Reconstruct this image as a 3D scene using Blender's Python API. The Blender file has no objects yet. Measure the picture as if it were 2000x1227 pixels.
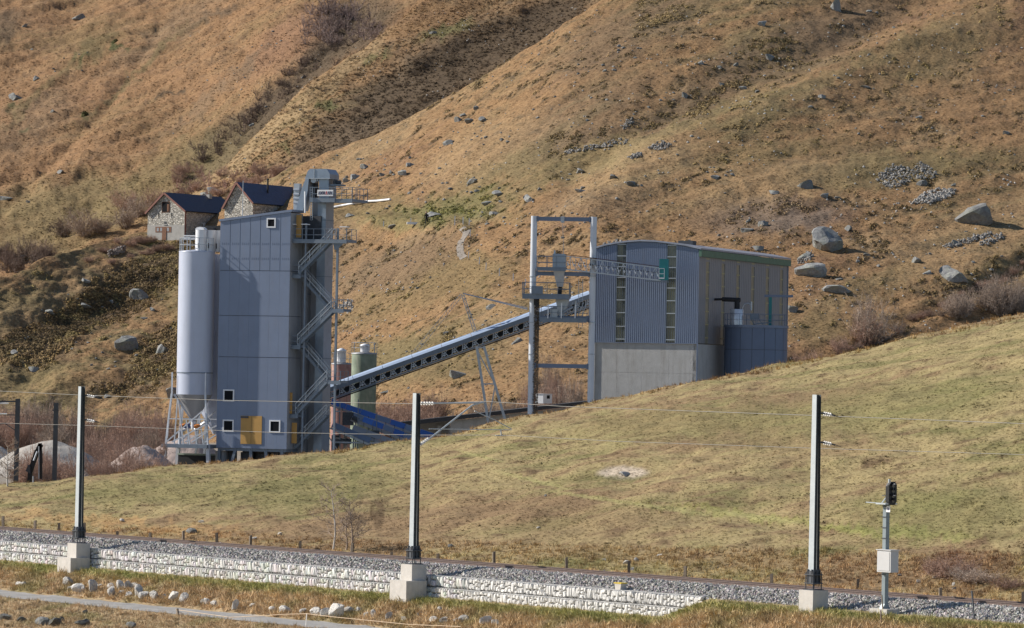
import bpy, math, random
import numpy as np
from mathutils import Vector, Matrix

random.seed(7)
rng = np.random.default_rng(7)
SC = bpy.context.scene
COL = SC.collection
R = math.radians
F = 8333.33            # focal length in photograph pixels (150 mm on a 36 mm sensor, 2000 px wide)
PITCH, ROLL = math.atan((740-613.5)/F), R(1.05)

# ---------------------------------------------------------------- camera, sky, sun, exposure
cam_data = bpy.data.cameras.new('camera')
cam_data.lens = 150; cam_data.sensor_width = 36; cam_data.clip_start = 1; cam_data.clip_end = 20000
cam = bpy.data.objects.new('camera', cam_data); COL.objects.link(cam)
CAMROT = (Matrix.Rotation(R(90)+PITCH, 3, 'X') @ Matrix.Rotation(ROLL, 3, 'Z'))
cam.matrix_world = CAMROT.to_4x4()
SC.camera = cam

SUN_EL, SUN_BACK = R(32), R(10)           # sun from the left, a little beyond the picture plane
to_sun = Vector((-math.cos(SUN_BACK)*math.cos(SUN_EL), math.sin(SUN_BACK)*math.cos(SUN_EL), math.sin(SUN_EL)))
world = bpy.data.worlds.new('World'); SC.world = world; world.use_nodes = True
wn = world.node_tree.nodes; wn.clear()
sky = wn.new('ShaderNodeTexSky'); sky.sky_type = 'NISHITA'; sky.sun_disc = False
sky.sun_elevation = SUN_EL; sky.sun_rotation = math.atan2(to_sun.x, to_sun.y)
sky.altitude = 1500; sky.air_density = 1.0; sky.dust_density = 0.6; sky.ozone_density = 1.5
bg = wn.new('ShaderNodeBackground'); bg.inputs['Strength'].default_value = 0.088
wo = wn.new('ShaderNodeOutputWorld')
world.node_tree.links.new(sky.outputs[0], bg.inputs[0]); world.node_tree.links.new(bg.outputs[0], wo.inputs[0])
sun_data = bpy.data.lights.new('sun', 'SUN'); sun_data.energy = 5.0; sun_data.angle = R(0.5); sun_data.color = (1.0, 0.93, 0.83)
sun = bpy.data.objects.new('sun', sun_data); COL.objects.link(sun)
sun.rotation_euler = to_sun.to_track_quat('Z', 'Y').to_euler()
SC.view_settings.view_transform = 'Standard'; SC.view_settings.look = 'None'
SC.view_settings.exposure = 0.42; SC.view_settings.gamma = 1.0; SC.view_settings.use_curve_mapping = False

# ---------------------------------------------------------------- picture <-> place
_RM = np.array(CAMROT)
def ray(px, py):
    """direction of the photograph's pixel, scaled so that y (depth) = 1"""
    px = np.asarray(px, float); py = np.asarray(py, float)
    d = np.stack([(px-1000)/F, (613.5-py)/F, -np.ones_like(px+py)], -1) @ _RM.T
    return d / d[..., 1:2]
def P(px, py, Y):
    d = ray(px, py)
    return Vector((float(d[0])*Y, Y, float(d[2])*Y))
def uv(px, py):
    d = ray(px, py)
    return 1000+F*d[..., 0], 740-F*d[..., 2]
def pix(X, Y, Z):
    p = np.stack([np.asarray(X, float), np.asarray(Y, float), np.asarray(Z, float)], -1) @ _RM
    return 1000-F*p[..., 0]/p[..., 2], 613.5+F*p[..., 1]/p[..., 2]

# ---------------------------------------------------------------- noise (vectorised gradient noise)
def _hash(ix, iy, seed):
    h = (ix.astype(np.int64)*374761393 + iy.astype(np.int64)*668265263 + seed*1442695041) & 0xffffffff
    h = ((h ^ (h >> 13))*1274126177) & 0xffffffff
    return ((h ^ (h >> 16)) & 0xffffff)/float(0x1000000)
def pn(x, y, seed=0):
    x = np.asarray(x, float); y = np.asarray(y, float)
    ix = np.floor(x); iy = np.floor(y); fx = x-ix; fy = y-iy
    ux = fx*fx*fx*(fx*(fx*6-15)+10); uy = fy*fy*fy*(fy*(fy*6-15)+10)
    def g(dx, dy):
        a = _hash(ix+dx, iy+dy, seed)*2*np.pi
        return np.cos(a)*(fx-dx)+np.sin(a)*(fy-dy)
    a = g(0, 0); b = g(1, 0); c = g(0, 1); d = g(1, 1)
    return ((a*(1-ux)+b*ux)*(1-uy)+(c*(1-ux)+d*ux)*uy)*1.5
def fbm(x, y, oct=4, seed=0, gain=.5):
    s = 0; a = 1; t = 0
    for i in range(oct):
        s = s+a*pn(x*2**i, y*2**i, seed+i*17); t += a; a *= gain
    return s/t
def sstep(a, b, x):
    t = np.clip((x-a)/(b-a), 0, 1); return t*t*(3-2*t)

# ---------------------------------------------------------------- materials
MATS = {}
def nodes_of(m):
    m.use_nodes = True; nt = m.node_tree; nt.nodes.clear()
    out = nt.nodes.new('ShaderNodeOutputMaterial'); b = nt.nodes.new('ShaderNodeBsdfPrincipled')
    nt.links.new(b.outputs[0], out.inputs[0]); return nt, b
def N(nt, t, **kw):
    n = nt.nodes.new(t)
    for k, v in kw.items():
        if k in n.inputs.keys(): n.inputs[k].default_value = v
        else: setattr(n, k, v)
    return n
def mat(name, col, rough=.6, metal=0, var=.18, scale=1.5, bump=0, bscale=20, dirt=0, dirtcol=(.12, .09, .06), stretch=(1, 1, 1), spec=.4, info=0):
    if name in MATS: return MATS[name]
    m = bpy.data.materials.new(name); MATS[name] = m
    nt, b = nodes_of(m); L = nt.links.new
    tc = N(nt, 'ShaderNodeTexCoord'); mp = N(nt, 'ShaderNodeMapping'); mp.inputs['Scale'].default_value = stretch
    L(tc.outputs['Object'], mp.inputs[0])
    n = N(nt, 'ShaderNodeTexNoise', Scale=scale, Detail=6, Roughness=.6); L(mp.outputs[0], n.inputs['Vector'])
    r = N(nt, 'ShaderNodeMapRange'); r.inputs['From Min'].default_value = .25; r.inputs['From Max'].default_value = .75
    r.inputs['To Min'].default_value = 1-var; r.inputs['To Max'].default_value = 1+var
    L(n.outputs['Fac'], r.inputs[0])
    mul = N(nt, 'ShaderNodeVectorMath', operation='SCALE'); mul.inputs[0].default_value = col
    L(r.outputs[0], mul.inputs['Scale']); src = mul.outputs[0]
    if info:
        oi = N(nt, 'ShaderNodeObjectInfo'); rr = N(nt, 'ShaderNodeMapRange'); rr.inputs['To Min'].default_value = 1-info; rr.inputs['To Max'].default_value = 1+info
        L(oi.outputs['Random'], rr.inputs[0]); m2 = N(nt, 'ShaderNodeVectorMath', operation='SCALE'); L(src, m2.inputs[0]); L(rr.outputs[0], m2.inputs['Scale']); src = m2.outputs[0]
    if dirt:
        mp2 = N(nt, 'ShaderNodeMapping'); mp2.inputs['Scale'].default_value = (1, 1, .12); L(tc.outputs['Object'], mp2.inputs[0])
        n2 = N(nt, 'ShaderNodeTexNoise', Scale=2.2, Detail=5, Roughness=.65); L(mp2.outputs[0], n2.inputs['Vector'])
        r2 = N(nt, 'ShaderNodeMapRange'); r2.inputs['From Min'].default_value = .5; r2.inputs['From Max'].default_value = .75; r2.inputs['To Max'].default_value = dirt
        L(n2.outputs['Fac'], r2.inputs[0])
        mx = N(nt, 'ShaderNodeMix', data_type='RGBA'); L(r2.outputs[0], mx.inputs[0]); L(src, mx.inputs[6]); mx.inputs[7].default_value = (*dirtcol, 1); src = mx.outputs[2]
    L(src, b.inputs['Base Color'])
    b.inputs['Roughness'].default_value = rough; b.inputs['Metallic'].default_value = metal
    b.inputs['Specular IOR Level'].default_value = spec
    if bump:
        n3 = N(nt, 'ShaderNodeTexNoise', Scale=bscale, Detail=5); L(mp.outputs[0], n3.inputs['Vector'])
        bp = N(nt, 'ShaderNodeBump', Strength=1.0, Distance=bump); L(n3.outputs['Fac'], bp.inputs['Height']); L(bp.outputs[0], b.inputs['Normal'])
    return m
def colmat(name, rough=.95, var=.25, scale=3.0, bump=.12, bscale=2.5, spec=.1, fine=25.0, trans=0):
    """base colour from the per-vertex ground-cover colour, broken up by noise"""
    if name in MATS: return MATS[name]
    m = bpy.data.materials.new(name); MATS[name] = m
    nt, b = nodes_of(m); L = nt.links.new
    at = N(nt, 'ShaderNodeAttribute'); at.attribute_name = 'Col'
    tc = N(nt, 'ShaderNodeTexCoord')
    n = N(nt, 'ShaderNodeTexNoise', Scale=scale, Detail=8, Roughness=.7); L(tc.outputs['Object'], n.inputs['Vector'])
    r = N(nt, 'ShaderNodeMapRange'); r.inputs['From Min'].default_value = .28; r.inputs['From Max'].default_value = .72
    r.inputs['To Min'].default_value = 1-var; r.inputs['To Max'].default_value = 1+var; L(n.outputs['Fac'], r.inputs[0])
    mul = N(nt, 'ShaderNodeVectorMath', operation='SCALE'); L(at.outputs['Color'], mul.inputs[0]); L(r.outputs[0], mul.inputs['Scale'])
    L(mul.outputs[0], b.inputs['Base Color'])
    b.inputs['Roughness'].default_value = rough; b.inputs['Specular IOR Level'].default_value = spec
    if bump:
        n3 = N(nt, 'ShaderNodeTexNoise', Scale=bscale, Detail=9, Roughness=.68); L(tc.outputs['Object'], n3.inputs['Vector'])
        bp = N(nt, 'ShaderNodeBump', Strength=1.0, Distance=bump); L(n3.outputs['Fac'], bp.inputs['Height']); L(bp.outputs[0], b.inputs['Normal'])
    return m

# ---------------------------------------------------------------- objects
def tag(o, label=None, cat=None, group=None, kind=None):
    if label: o['label'] = label
    if cat: o['category'] = cat
    if group: o['group'] = group
    if kind: o['kind'] = kind
    return o
def link(name, me, parent=None, loc=None, m=None):
    o = bpy.data.objects.new(name, me); COL.objects.link(o)
    if parent is not None: o.parent = parent
    if loc is not None: o.location = loc
    if m is not None and len(me.materials) == 0: me.materials.append(m)
    return o
def fastmesh(name, V, Fc, col=None, smooth=False):
    """V (n,3), Fc (m,k) all faces with k corners"""
    V = np.ascontiguousarray(V, dtype=np.float32); Fc = np.ascontiguousarray(Fc, dtype=np.int32)
    me = bpy.data.meshes.new(name); m, k = Fc.shape
    me.vertices.add(len(V)); me.vertices.foreach_set('co', V.ravel())
    me.loops.add(m*k); me.loops.foreach_set('vertex_index', Fc.ravel())
    me.polygons.add(m); me.polygons.foreach_set('loop_start', np.arange(0, m*k, k, dtype=np.int32))
    me.polygons.foreach_set('loop_total', np.full(m, k, dtype=np.int32))
    me.update(calc_edges=True)
    if col is not None:
        a = me.color_attributes.new('Col', 'FLOAT_COLOR', 'POINT')
        c = np.ones((len(V), 4), np.float32); c[:, :3] = col; a.data.foreach_set('color', c.ravel())
    me.polygons.foreach_set('use_smooth', np.full(m, smooth, dtype=bool))
    return me
def scatter(name, pts, scl, variants, m, col=None, rotz=None, tilt=0, kind='stuff', seed=1, parent=None, smooth=False):
    """many small pieces joined into one mesh of real geometry"""
    g = np.random.default_rng(seed); n = len(pts)
    pts = np.asarray(pts, float); scl = np.asarray(scl, float)
    if scl.ndim == 1: scl = np.repeat(scl[:, None], 3, 1)
    if rotz is None: rotz = g.uniform(0, 2*np.pi, n)
    tx = g.normal(0, 1, n)*tilt; ty = g.normal(0, 1, n)*tilt
    which = g.integers(0, len(variants), n); VV = []; FF = []; CC = []; off = 0
    for k, (bv, bf) in enumerate(variants):
        idx = np.where(which == k)[0]
        if len(idx) == 0: continue
        v = bv[None]*scl[idx][:, None, :]
        cx, sx = np.cos(tx[idx])[:, None], np.sin(tx[idx])[:, None]; cy, sy = np.cos(ty[idx])[:, None], np.sin(ty[idx])[:, None]
        x, y, z = v[..., 0], v[..., 1], v[..., 2]
        y, z = y*cx-z*sx, y*sx+z*cx; x, z = x*cy+z*sy, -x*sy+z*cy
        c, s = np.cos(rotz[idx])[:, None], np.sin(rotz[idx])[:, None]
        x, y = x*c-y*s, x*s+y*c
        v = np.stack([x, y, z], -1)+pts[idx][:, None, :]
        VV.append(v.reshape(-1, 3)); nb = len(bv)
        FF.append((bf[None]+(np.arange(len(idx))*nb)[:, None, None]+off).reshape(-1, bf.shape[1])); off += nb*len(idx)
        if col is not None: CC.append(np.repeat(np.asarray(col)[idx], nb, 0))
    me = fastmesh(name, np.concatenate(VV), np.concatenate(FF), np.concatenate(CC) if col is not None else None, smooth)
    o = link(name, me, parent, None, m)
    if kind: o['kind'] = kind
    return o

class MB:
    """collects faces for ONE mesh object"""
    def __init__(s): s.v = []; s.f = []; s.sm = []
    def add(s, vs, fs, smooth=False):
        o = len(s.v); s.v += [tuple(v) for v in vs]; s.f += [tuple(i+o for i in f) for f in fs]; s.sm += [smooth]*len(fs); return s
    def box(s, x0, x1, y0, y1, z0, z1):
        v = [(x, y, z) for x in (x0, x1) for y in (y0, y1) for z in (z0, z1)]
        return s.add(v, [(0, 1, 3, 2), (4, 6, 7, 5), (0, 4, 5, 1), (2, 3, 7, 6), (0, 2, 6, 4), (1, 5, 7, 3)])
    def beam(s, p, q, w, h=None, up=(0, 0, 1)):
        p = Vector(p); q = Vector(q); h = h or w; d = (q-p).normalized(); up = Vector(up)
        if abs(d.dot(up)) > .98: up = Vector((0, 1, 0))
        a = d.cross(up).normalized()*w/2; b = a.cross(d).normalized()*h/2
        v = [p-a-b, p+a-b, p+a+b, p-a+b, q-a-b, q+a-b, q+a+b, q-a+b]
        return s.add(v, [(3, 2, 1, 0), (4, 5, 6, 7), (0, 1, 5, 4), (1, 2, 6, 5), (2, 3, 7, 6), (3, 0, 4, 7)])
    def tube(s, p, q, r, n=10, r2=None, caps=True):
        p = Vector(p); q = Vector(q); r2 = r if r2 is None else r2; d = (q-p).normalized()
        up = Vector((0, 0, 1)) if abs(d.z) < .95 else Vector((1, 0, 0))
        a = d.cross(up).normalized(); b = a.cross(d)
        v = [p+(a*math.cos(t)+b*math.sin(t))*r for t in [2*math.pi*i/n for i in range(n)]]
        v += [q+(a*math.cos(t)+b*math.sin(t))*r2 for t in [2*math.pi*i/n for i in range(n)]]
        s.add(v, [(i, i+n, (i+1) % n+n, (i+1) % n) for i in range(n)], True)
        if caps:
            s.add(v[:n], [tuple(range(n))]); s.add(v[n:], [tuple(reversed(range(n)))])
        return s
    def path(s, pts, r, n=8):
        for a, b in zip(pts[:-1], pts[1:]): s.tube(a, b, r, n)
        return s
    def lathe(s, c, prof, n=32, caps=True):
        c = Vector(c); v = []
        for (r, z) in prof: v += [c+Vector((r*math.cos(2*math.pi*i/n), r*math.sin(2*math.pi*i/n), z)) for i in range(n)]
        f = []
        for k in range(len(prof)-1): f += [(k*n+i, k*n+(i+1) % n, (k+1)*n+(i+1) % n, (k+1)*n+i) for i in range(n)]
        s.add(v, f, True)
        if caps:
            s.add(v[:n], [tuple(reversed(range(n)))]); s.add(v[-n:], [tuple(range(n))])
        return s
    def prism(s, poly, y0, y1):
        """poly: [(x,z)] counter-clockwise seen from -y"""
        n = len(poly); v = [(x, y0, z) for x, z in poly]+[(x, y1, z) for x, z in poly]
        return s.add(v, [tuple(range(n)), tuple(reversed(range(n, 2*n)))]+[(i, i+n, (i+1) % n+n, (i+1) % n) for i in range(n)])
    def prism_x(s, poly, x0, x1):
        """poly: [(y,z)]"""
        n = len(poly); v = [(x0, y, z) for y, z in poly]+[(x1, y, z) for y, z in poly]
        return s.add(v, [tuple(range(n)), tuple(reversed(range(n, 2*n)))]+[(i, i+n, (i+1) % n+n, (i+1) % n) for i in range(n)])
    def mesh(s, name):
        me = bpy.data.meshes.new(name); me.from_pydata(s.v, [], s.f)
        me.polygons.foreach_set('use_smooth', s.sm); me.update(); return me
    def build(s, name, m, parent=None, label=None, fix=True):
        me = s.mesh(name)
        if fix:
            import bmesh
            b = bmesh.new(); b.from_mesh(me); bmesh.ops.recalc_face_normals(b, faces=b.faces); b.to_mesh(me); b.free()
        o = link(name, me, parent, None, m)
        if label: o['label'] = label
        return o
class Frame:
    """a thing's own axes: lx runs along its front to the right, ly away from the camera, z up"""
    def __init__(s, O, theta):
        s.O = Vector(O); s.t = theta
        s.lx = Vector((math.cos(theta), -math.sin(theta), 0)); s.ly = Vector((math.sin(theta), math.cos(theta), 0))
    def L(s, px, py, ly=0):
        d = Vector([float(t) for t in ray(px, py)]); k = (s.O.dot(s.ly)+ly)/d.dot(s.ly); w = d*k-s.O
        return Vector((w.dot(s.lx), ly, w.z))
    def W(s, x, y, z): return s.O+s.lx*x+s.ly*y+Vector((0, 0, z))
    def empty(s, name, label, cat, group=None, at=(0, 0, 0)):
        e = bpy.data.objects.new(name, None); COL.objects.link(e); e.empty_display_size = .3
        e.location = s.W(*at); e.rotation_euler = (0, 0, -s.t); tag(e, label, cat, group); return e
def copy_tree(o, parent=None):
    c = o.copy(); COL.objects.link(c)
    if parent is not None: c.parent = parent
    for ch in list(o.children): copy_tree(ch, c)
    return c
# ---------------------------------------------------------------- TERRAIN
# one sheet laid out by bearing (columns) and distance (rows): embankment, meadow hill, plant yard, hillside, two spurs, far slope
cu = np.concatenate([[-9000, -5000, -3000, -1800, -1100, -700, -450], np.arange(-300, 2301, 4), [2450, 2700, 3100, 4000, 6000, 10000]]).astype(float)
NC = len(cu); kk = (cu-1000)/F
def smu(a, sig):
    b = np.array(a, float); m = b[7:-6]; k = int(3*sig/4)+1; g = np.exp(-.5*(np.arange(-k, k+1)*4/sig)**2); g /= g.sum()
    lo, hi = m[0]+(m[1]-m[0])*np.arange(-k, 0), m[-1]+(m[-1]-m[-2])*np.arange(1, k+1)
    b[7:-6] = np.convolve(np.concatenate([lo, m, hi]), g, 'valid'); return b
def line(pts, sv=14, sd=70):
    """[(px,py,depth)] -> v(u), depth(u)"""
    a = np.array(pts, float); u, v = uv(a[:, 0], a[:, 1])
    return smu(np.interp(cu, u, v), sv), smu(np.interp(cu, u, a[:, 2]), sd)
def zof(v, d): return (740-v)/F*d
def Yq(q, k): return (115.62+q)/(.616+.788*k)
ck = np.clip(kk, -.16, .17)            # outside the view the embankment runs on parallel to the picture
zb = np.interp(cu, [1300, 1395], [-9.87, -8.98])
zf = np.interp(cu, [1250, 1500], [-11.1, -10.1])
rows = []                               # (depth array, z array, number of rows up to it)
def add(d, z, n): rows.append((np.broadcast_to(np.asarray(d, float), (NC,)).copy(), np.broadcast_to(np.asarray(z, float), (NC,)).copy(), n))
add(2, -2.2, 1); add(60, -8, 4); add(Yq(-40, ck), -14.5, 5); add(Yq(-14, ck), -12.15, 5)
add(Yq(-9, ck), -11.45, 10); add(Yq(-7, ck), -11.13, 8); add(Yq(-6.7, ck), -11.1, 2); add(Yq(-4.1, ck), -11.1, 6)
add(Yq(-3.7, ck), zf+.1, 2); add(Yq(-.6, ck), zb-.05, 12); add(Yq(0, ck), zb, 2); add(Yq(.6, ck), np.maximum(zb, -9.6), 2)
add(Yq(5.2, ck), -9.1, 3); add(Yq(5.8, ck), -8.75, 2); add(Yq(8.5, ck), -8.68, 6)
N_FORE = sum(r[2] for r in rows)
cr_pts = [(-300, 952), (0, 948), (100, 938), (200, 925), (340, 908), (500, 894), (640, 881), (800, 861), (900, 840), (1000, 815), (1160, 783), (1370, 735), (1540, 709), (1700, 677), (1850, 640), (2000, 607), (2300, 540)]
vc, _ = line([(a, b, 0) for a, b in cr_pts]); dc = np.interp(cu, [0, 1000, 2000], [258, 268, 285]); zc = zof(vc, dc)
d0 = Yq(8.5, ck)
for t, h in ((.25, .10), (.5, .16), (.75, .12)):
    add(d0+(dc-d0)*t, -8.68+(zc+8.68)*(t+h*.6), 42)
add(dc, zc, 42)
N_MEADOW = sum(r[2] for r in rows)
add(dc+14, zc-.9, 4); add(dc+45, np.minimum(zc-4, -9.2), 4)
zy = np.interp(cu, [900, 1300, 2000], [-9.2, -8.5, -6.0])
add(370, zy, 3); add(455, zy+.3, 4)
vf, df = line([(-300, 880, 560), (0, 872, 555), (340, 868, 540), (640, 850, 510), (800, 822, 490), (1000, 795, 480), (1150, 785, 478), (1540, 735, 480), (2000, 655, 500), (2300, 600, 520)])
add(df, zof(vf, df), 6)
N_YARD = sum(r[2] for r in rows)
v3, d3 = line([(-3000, 1000, 560), (-600, 690, 580), (0, 541, 600), (90, 505, 615), (170, 476, 628), (290, 447, 645), (350, 428, 650), (430, 395, 650), (560, 329, 645), (780, 240, 645), (1000, 110, 650), (1170, 0, 655), (1500, -230, 720), (2300, -700, 900), (9000, -1500, 1100)])
z3 = zof(v3, d3); zfoot = zof(vf, df)
for t, h in ((.2, -.02), (.4, -.03), (.6, -.02), (.8, 0)):
    add(df+(d3-df)*t, zfoot+(z3-zfoot)*(t+h), 70)
add(d3, z3, 70)
N_SLAB = sum(r[2] for r in rows)
off = smu(np.clip(22+.08*(cu-450), 22, 80), 60)
dg3 = d3+off
vg3 = v3+np.clip(26+0*(cu), 20, 40); zg3 = smu(np.minimum(z3-2.5, zof(vg3, dg3)), 30)
add(d3+9, z3-2.2, 4); add(dg3, zg3, 8)
v2, d2 = line([(-3000, 1100, 690), (0, 577, 700), (200, 500, 710), (300, 440, 715), (350, 400, 722), (450, 311, 735), (600, 160, 765), (720, 82, 780), (810, 8, 800), (900, -60, 825), (1100, -200, 900), (2300, -1100, 1400), (9000, -1900, 1700)])
d2 = np.maximum(d2, dg3+45); z2 = zof(v2, d2)
for t, h in ((.33, -.05), (.66, -.03)): add(dg3+(d2-dg3)*t, zg3+(z2-zg3)*(t+h), 50)
add(d2, z2, 50)
N_SPUR = sum(r[2] for r in rows)
dg2 = smu(np.maximum(d2+28, 800+0*cu), 60)
zg2 = np.minimum(z2-5, zof(v2+24, dg2))
lowleft = np.interp(cu, [0, 200, 350], [18.3, 20.5, 24.0]); wl = sstep(250, 420, cu); zg2 = smu(lowleft*(1-wl)+zg2*wl, 40)
add(d2+10, z2-3, 3); add(dg2, zg2, 8)
d1 = np.interp(cu, [-3000, 0, 600, 820, 2300], [1500, 1300, 1165, 1260, 1700]); d1 = smu(np.maximum(d1, dg2+120), 100)
v1 = np.interp(cu, [-300, 0, 820, 1100, 2300], [-150, -150, -150, -350, -1300]); z1 = zof(v1, d1)
for t, h in ((.25, .02), (.5, .03), (.75, .015)): add(dg2+(d1-dg2)*t, zg2+(z1-zg2)*(t+h), 60)
add(d1, z1, 60)
add(d1+500, z1+160, 5); add(d1+1500, z1+700, 5); add(d1+4000, z1+900, 3)
YG = [rows[0][0][None]]; ZG = [rows[0][1][None]]
for (da, za, _), (db, zb_, n) in zip(rows[:-1], rows[1:]):
    t = (np.arange(1, n+1)/n)[:, None]
    YG.append(da[None]*(1-t)+db[None]*t); ZG.append(za[None]*(1-t)+zb_[None]*t)
YG = np.concatenate(YG); ZG = np.concatenate(ZG); NR = len(YG)
s0 = N_FORE-4
for it in range(10):                   # round the creases, not the embankment
    Z = ZG.copy(); Z[s0+1:-1] = (ZG[s0:-2]+2*ZG[s0+1:-1]+ZG[s0+2:])/4; ZG = Z
XG = YG*kk[None]
PX, PY = pix(XG, YG, ZG)
ri = np.arange(NR)[:, None]+0*XG

def dist_poly(px, py, poly):
    d = np.full(px.shape, 1e9); side = np.zeros(px.shape)
    for (ax, ay), (bx, by) in zip(poly[:-1], poly[1:]):
        vx, vy = bx-ax, by-ay; L2 = vx*vx+vy*vy
        t = np.clip(((px-ax)*vx+(py-ay)*vy)/L2, 0, 1); ex, ey = px-ax-t*vx, py-ay-t*vy; dd = np.hypot(ex, ey)
        m = dd < d; d = np.where(m, dd, d); side = np.where(m, np.sign(vx*ey-vy*ex), side)
    return d, side
slab = (ri > N_YARD-6) & (ri <= N_SLAB); spur = (ri > N_SLAB+10) & (ri <= N_SPUR); farl = ri > N_SPUR
inview = (cu > -400) & (cu < 2400)
def crease(layer, poly, w, amp):
    d, s = dist_poly(PX, PY, poly)
    global ZG
    ZG = ZG+np.where(layer, amp*np.exp(-(d/w)**2), 0)
crease(slab, [(1150, 400), (1240, 330), (1400, 250), (1560, 170), (1760, 100), (2000, 10), (2300, -120)], 55, 1.3)
crease(slab, [(1120, 330), (1300, 225), (1450, 172), (1640, 80), (1900, -60)], 40, -1.5)
crease(slab, [(400, 470), (350, 540), (240, 590), (120, 615), (0, 640)], 26, -.7)
crease(slab, [(380, 600), (300, 640), (170, 720), (60, 800)], 40, 1.2)
crease(slab, [(330, 560), (200, 590), (60, 630)], 14, -.4)
crease(slab, [(640, 436), (760, 440), (900, 446)], 16, .9)
crease(slab, [(640, 560), (700, 500), (760, 470)], 20, -.7)
crease(slab, [(2010, 512), (1900, 570), (1780, 630), (1640, 690), (1560, 700)], 17, -1.0)
crease(slab, [(2050, 560), (1900, 610), (1760, 660)], 30, .8)
crease(slab, [(1180, 300), (1100, 290), (1000, 330), (900, 380)], 30, -.6)
crease(slab, [(1480, 400), (1400, 440), (1290, 450)], 26, -.8)
crease(slab, [(1000, 600), (860, 690), (760, 760)], 40, .8)
crease(spur, [(960, 90), (860, 130), (760, 190), (660, 250), (560, 320)], 55, -.5)
crease(spur, [(1010, 30), (900, 70), (800, 130)], 18, 1.2)
crease(farl, [(700, 20), (640, 90), (560, 180), (450, 260), (380, 330)], 30, -3.0)
crease(farl, [(310, 60), (260, 140), (190, 230), (120, 300), (0, 420)], 13, -.75)
crease(farl, [(420, 120), (330, 185), (220, 260), (100, 370)], 30, 1.2)
crease(farl, [(180, -20), (120, 60), (40, 130), (-40, 190)], 40, -1.5)
# relief: ribs down the fall line, hummocks, cattle terraces
pert = fbm(XG*.05, YG*.03, 3, 5)
al = .62
fx, fy = XG*math.cos(al)+YG*math.sin(al), -XG*math.sin(al)+YG*math.cos(al)
mt = sstep(N_YARD-2, N_YARD+12, ri)
far_amp = 1+1.0*farl
ZG = ZG+mt*far_amp*(.9*fbm(fx*.035, fy*.10, 4, 11)+.42*fbm(XG*.22, YG*.16, 4, 23)+.15*fbm(XG*.7, YG*.6, 3, 31)
         + .07*np.sin((ZG+2.2*pert)*4.2)*sstep(-.1, .25, fbm(XG*.03, YG*.02, 2, 91)))
_lm = slab*(1-sstep(330, 430, PX))*sstep(470, 520, PY); ZG = ZG+_lm*(.45*fbm(XG*.45, YG*.30, 3, 61)+.8*fbm(XG*.12, YG*.10, 2, 63))
md = sstep(N_FORE-2, N_FORE+30, ri)*(1-sstep(N_MEADOW+2, N_MEADOW+8, ri))
ZG = ZG+md*(.42*fbm(XG*.06, YG*.06, 3, 41)+.07*fbm(XG*.5, YG*.5, 2, 45)+.36*fbm(XG*.22, YG*.22, 3, 43)+.05*fbm(XG*.8, YG*.7, 3, 47))
fo = ((ri > 15) & (ri <= N_FORE))
qG = .788*XG+.616*YG-115.62
fmask = fo*(1-sstep(-7.1, -6.7, qG)*(1-sstep(-4.1, -3.7, qG)))*(1-sstep(-.9, -.5, qG)*(1-sstep(6.3, 7.5, qG)))
ZG = ZG+fmask*(.16*fbm(XG*.5, YG*.4, 3, 53)+.07*fbm(XG*1.6, YG*1.2, 2, 59))
PX, PY = pix(XG, YG, ZG)
VG = 740-F*ZG/YG

def ground(px, py, r0=0):
    """first ground point met by the photograph's pixel (from row r0 on)"""
    u, v = [float(t) for t in uv(px, py)]
    c = int(np.clip(np.searchsorted(cu, u)-1, 0, NC-2)); f = (u-cu[c])/(cu[c+1]-cu[c])
    V = VG[r0:, c]*(1-f)+VG[r0:, c+1]*f; hit = np.nonzero((V[1:] <= v) & (V[:-1] > v))[0]
    if len(hit) == 0: hit = [int(np.argmin(abs(V[:-1]-v)))]
    i = int(hit[0]); t = (V[i]-v)/max(V[i]-V[i+1], 1e-6); t = min(max(t, 0), 1)
    Yc = YG[r0:, c]*(1-f)+YG[r0:, c+1]*f; Y = Yc[i]*(1-t)+Yc[i+1]*t
    X = (u-1000)/F*Y
    return Vector((X, Y, zat(X, Y)))
def zat(X, Y):
    u = 1000+F*X/Y; c = int(np.clip(np.searchsorted(cu, u)-1, 0, NC-2)); f = min(max((u-cu[c])/(cu[c+1]-cu[c]), 0), 1)
    return float(np.interp(Y, YG[:, c], ZG[:, c])*(1-f)+np.interp(Y, YG[:, c+1], ZG[:, c+1])*f)
def zat_v(X, Y): return np.array([zat(float(x), float(y)) for x, y in zip(X, Y)])

# ground cover colours (albedo of the plants, from the photograph's patches)
C = lambda *a: np.array(a, float)
ORANGE, STRAW, OLIVE, HEATH, RUST, GREEN, EARTH = C(.247, .151, .077), C(.32, .228, .125), C(.168, .131, .065), C(.098, .072, .047), C(.205, .118, .074), C(.125, .13, .055), C(.17, .13, .10)
def mixc(c, col, w): w = np.clip(w, 0, 1)[..., None]; return c*(1-w)+col*w
n1 = fbm(XG*.02, YG*.015, 4, 101); n2 = fbm(XG*.10, YG*.10, 4, 103); n3 = fbm(XG*.45, YG*.45, 3, 107)
n4 = fbm(fx*.05, fy*.25, 4, 109); n5 = fbm(XG*1.0, YG*1.0, 2, 113)
CG = np.broadcast_to(ORANGE, XG.shape+(3,)).copy()
CG = mixc(CG, STRAW, .5*sstep(.0, .5, n2+.3*n1)+.25*sstep(.1, .5, n5)); CG = mixc(CG, OLIVE, .8*sstep(-.05, .40, n1*.8+n4*.6+.25*n3))
CG = mixc(CG, RUST, .6*sstep(.1, .5, n4*.7-n1*.5+.3*n3)); CG = mixc(CG, HEATH, .85*sstep(.12, .36, n3*.7+n5*.45+n2*.35))
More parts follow.
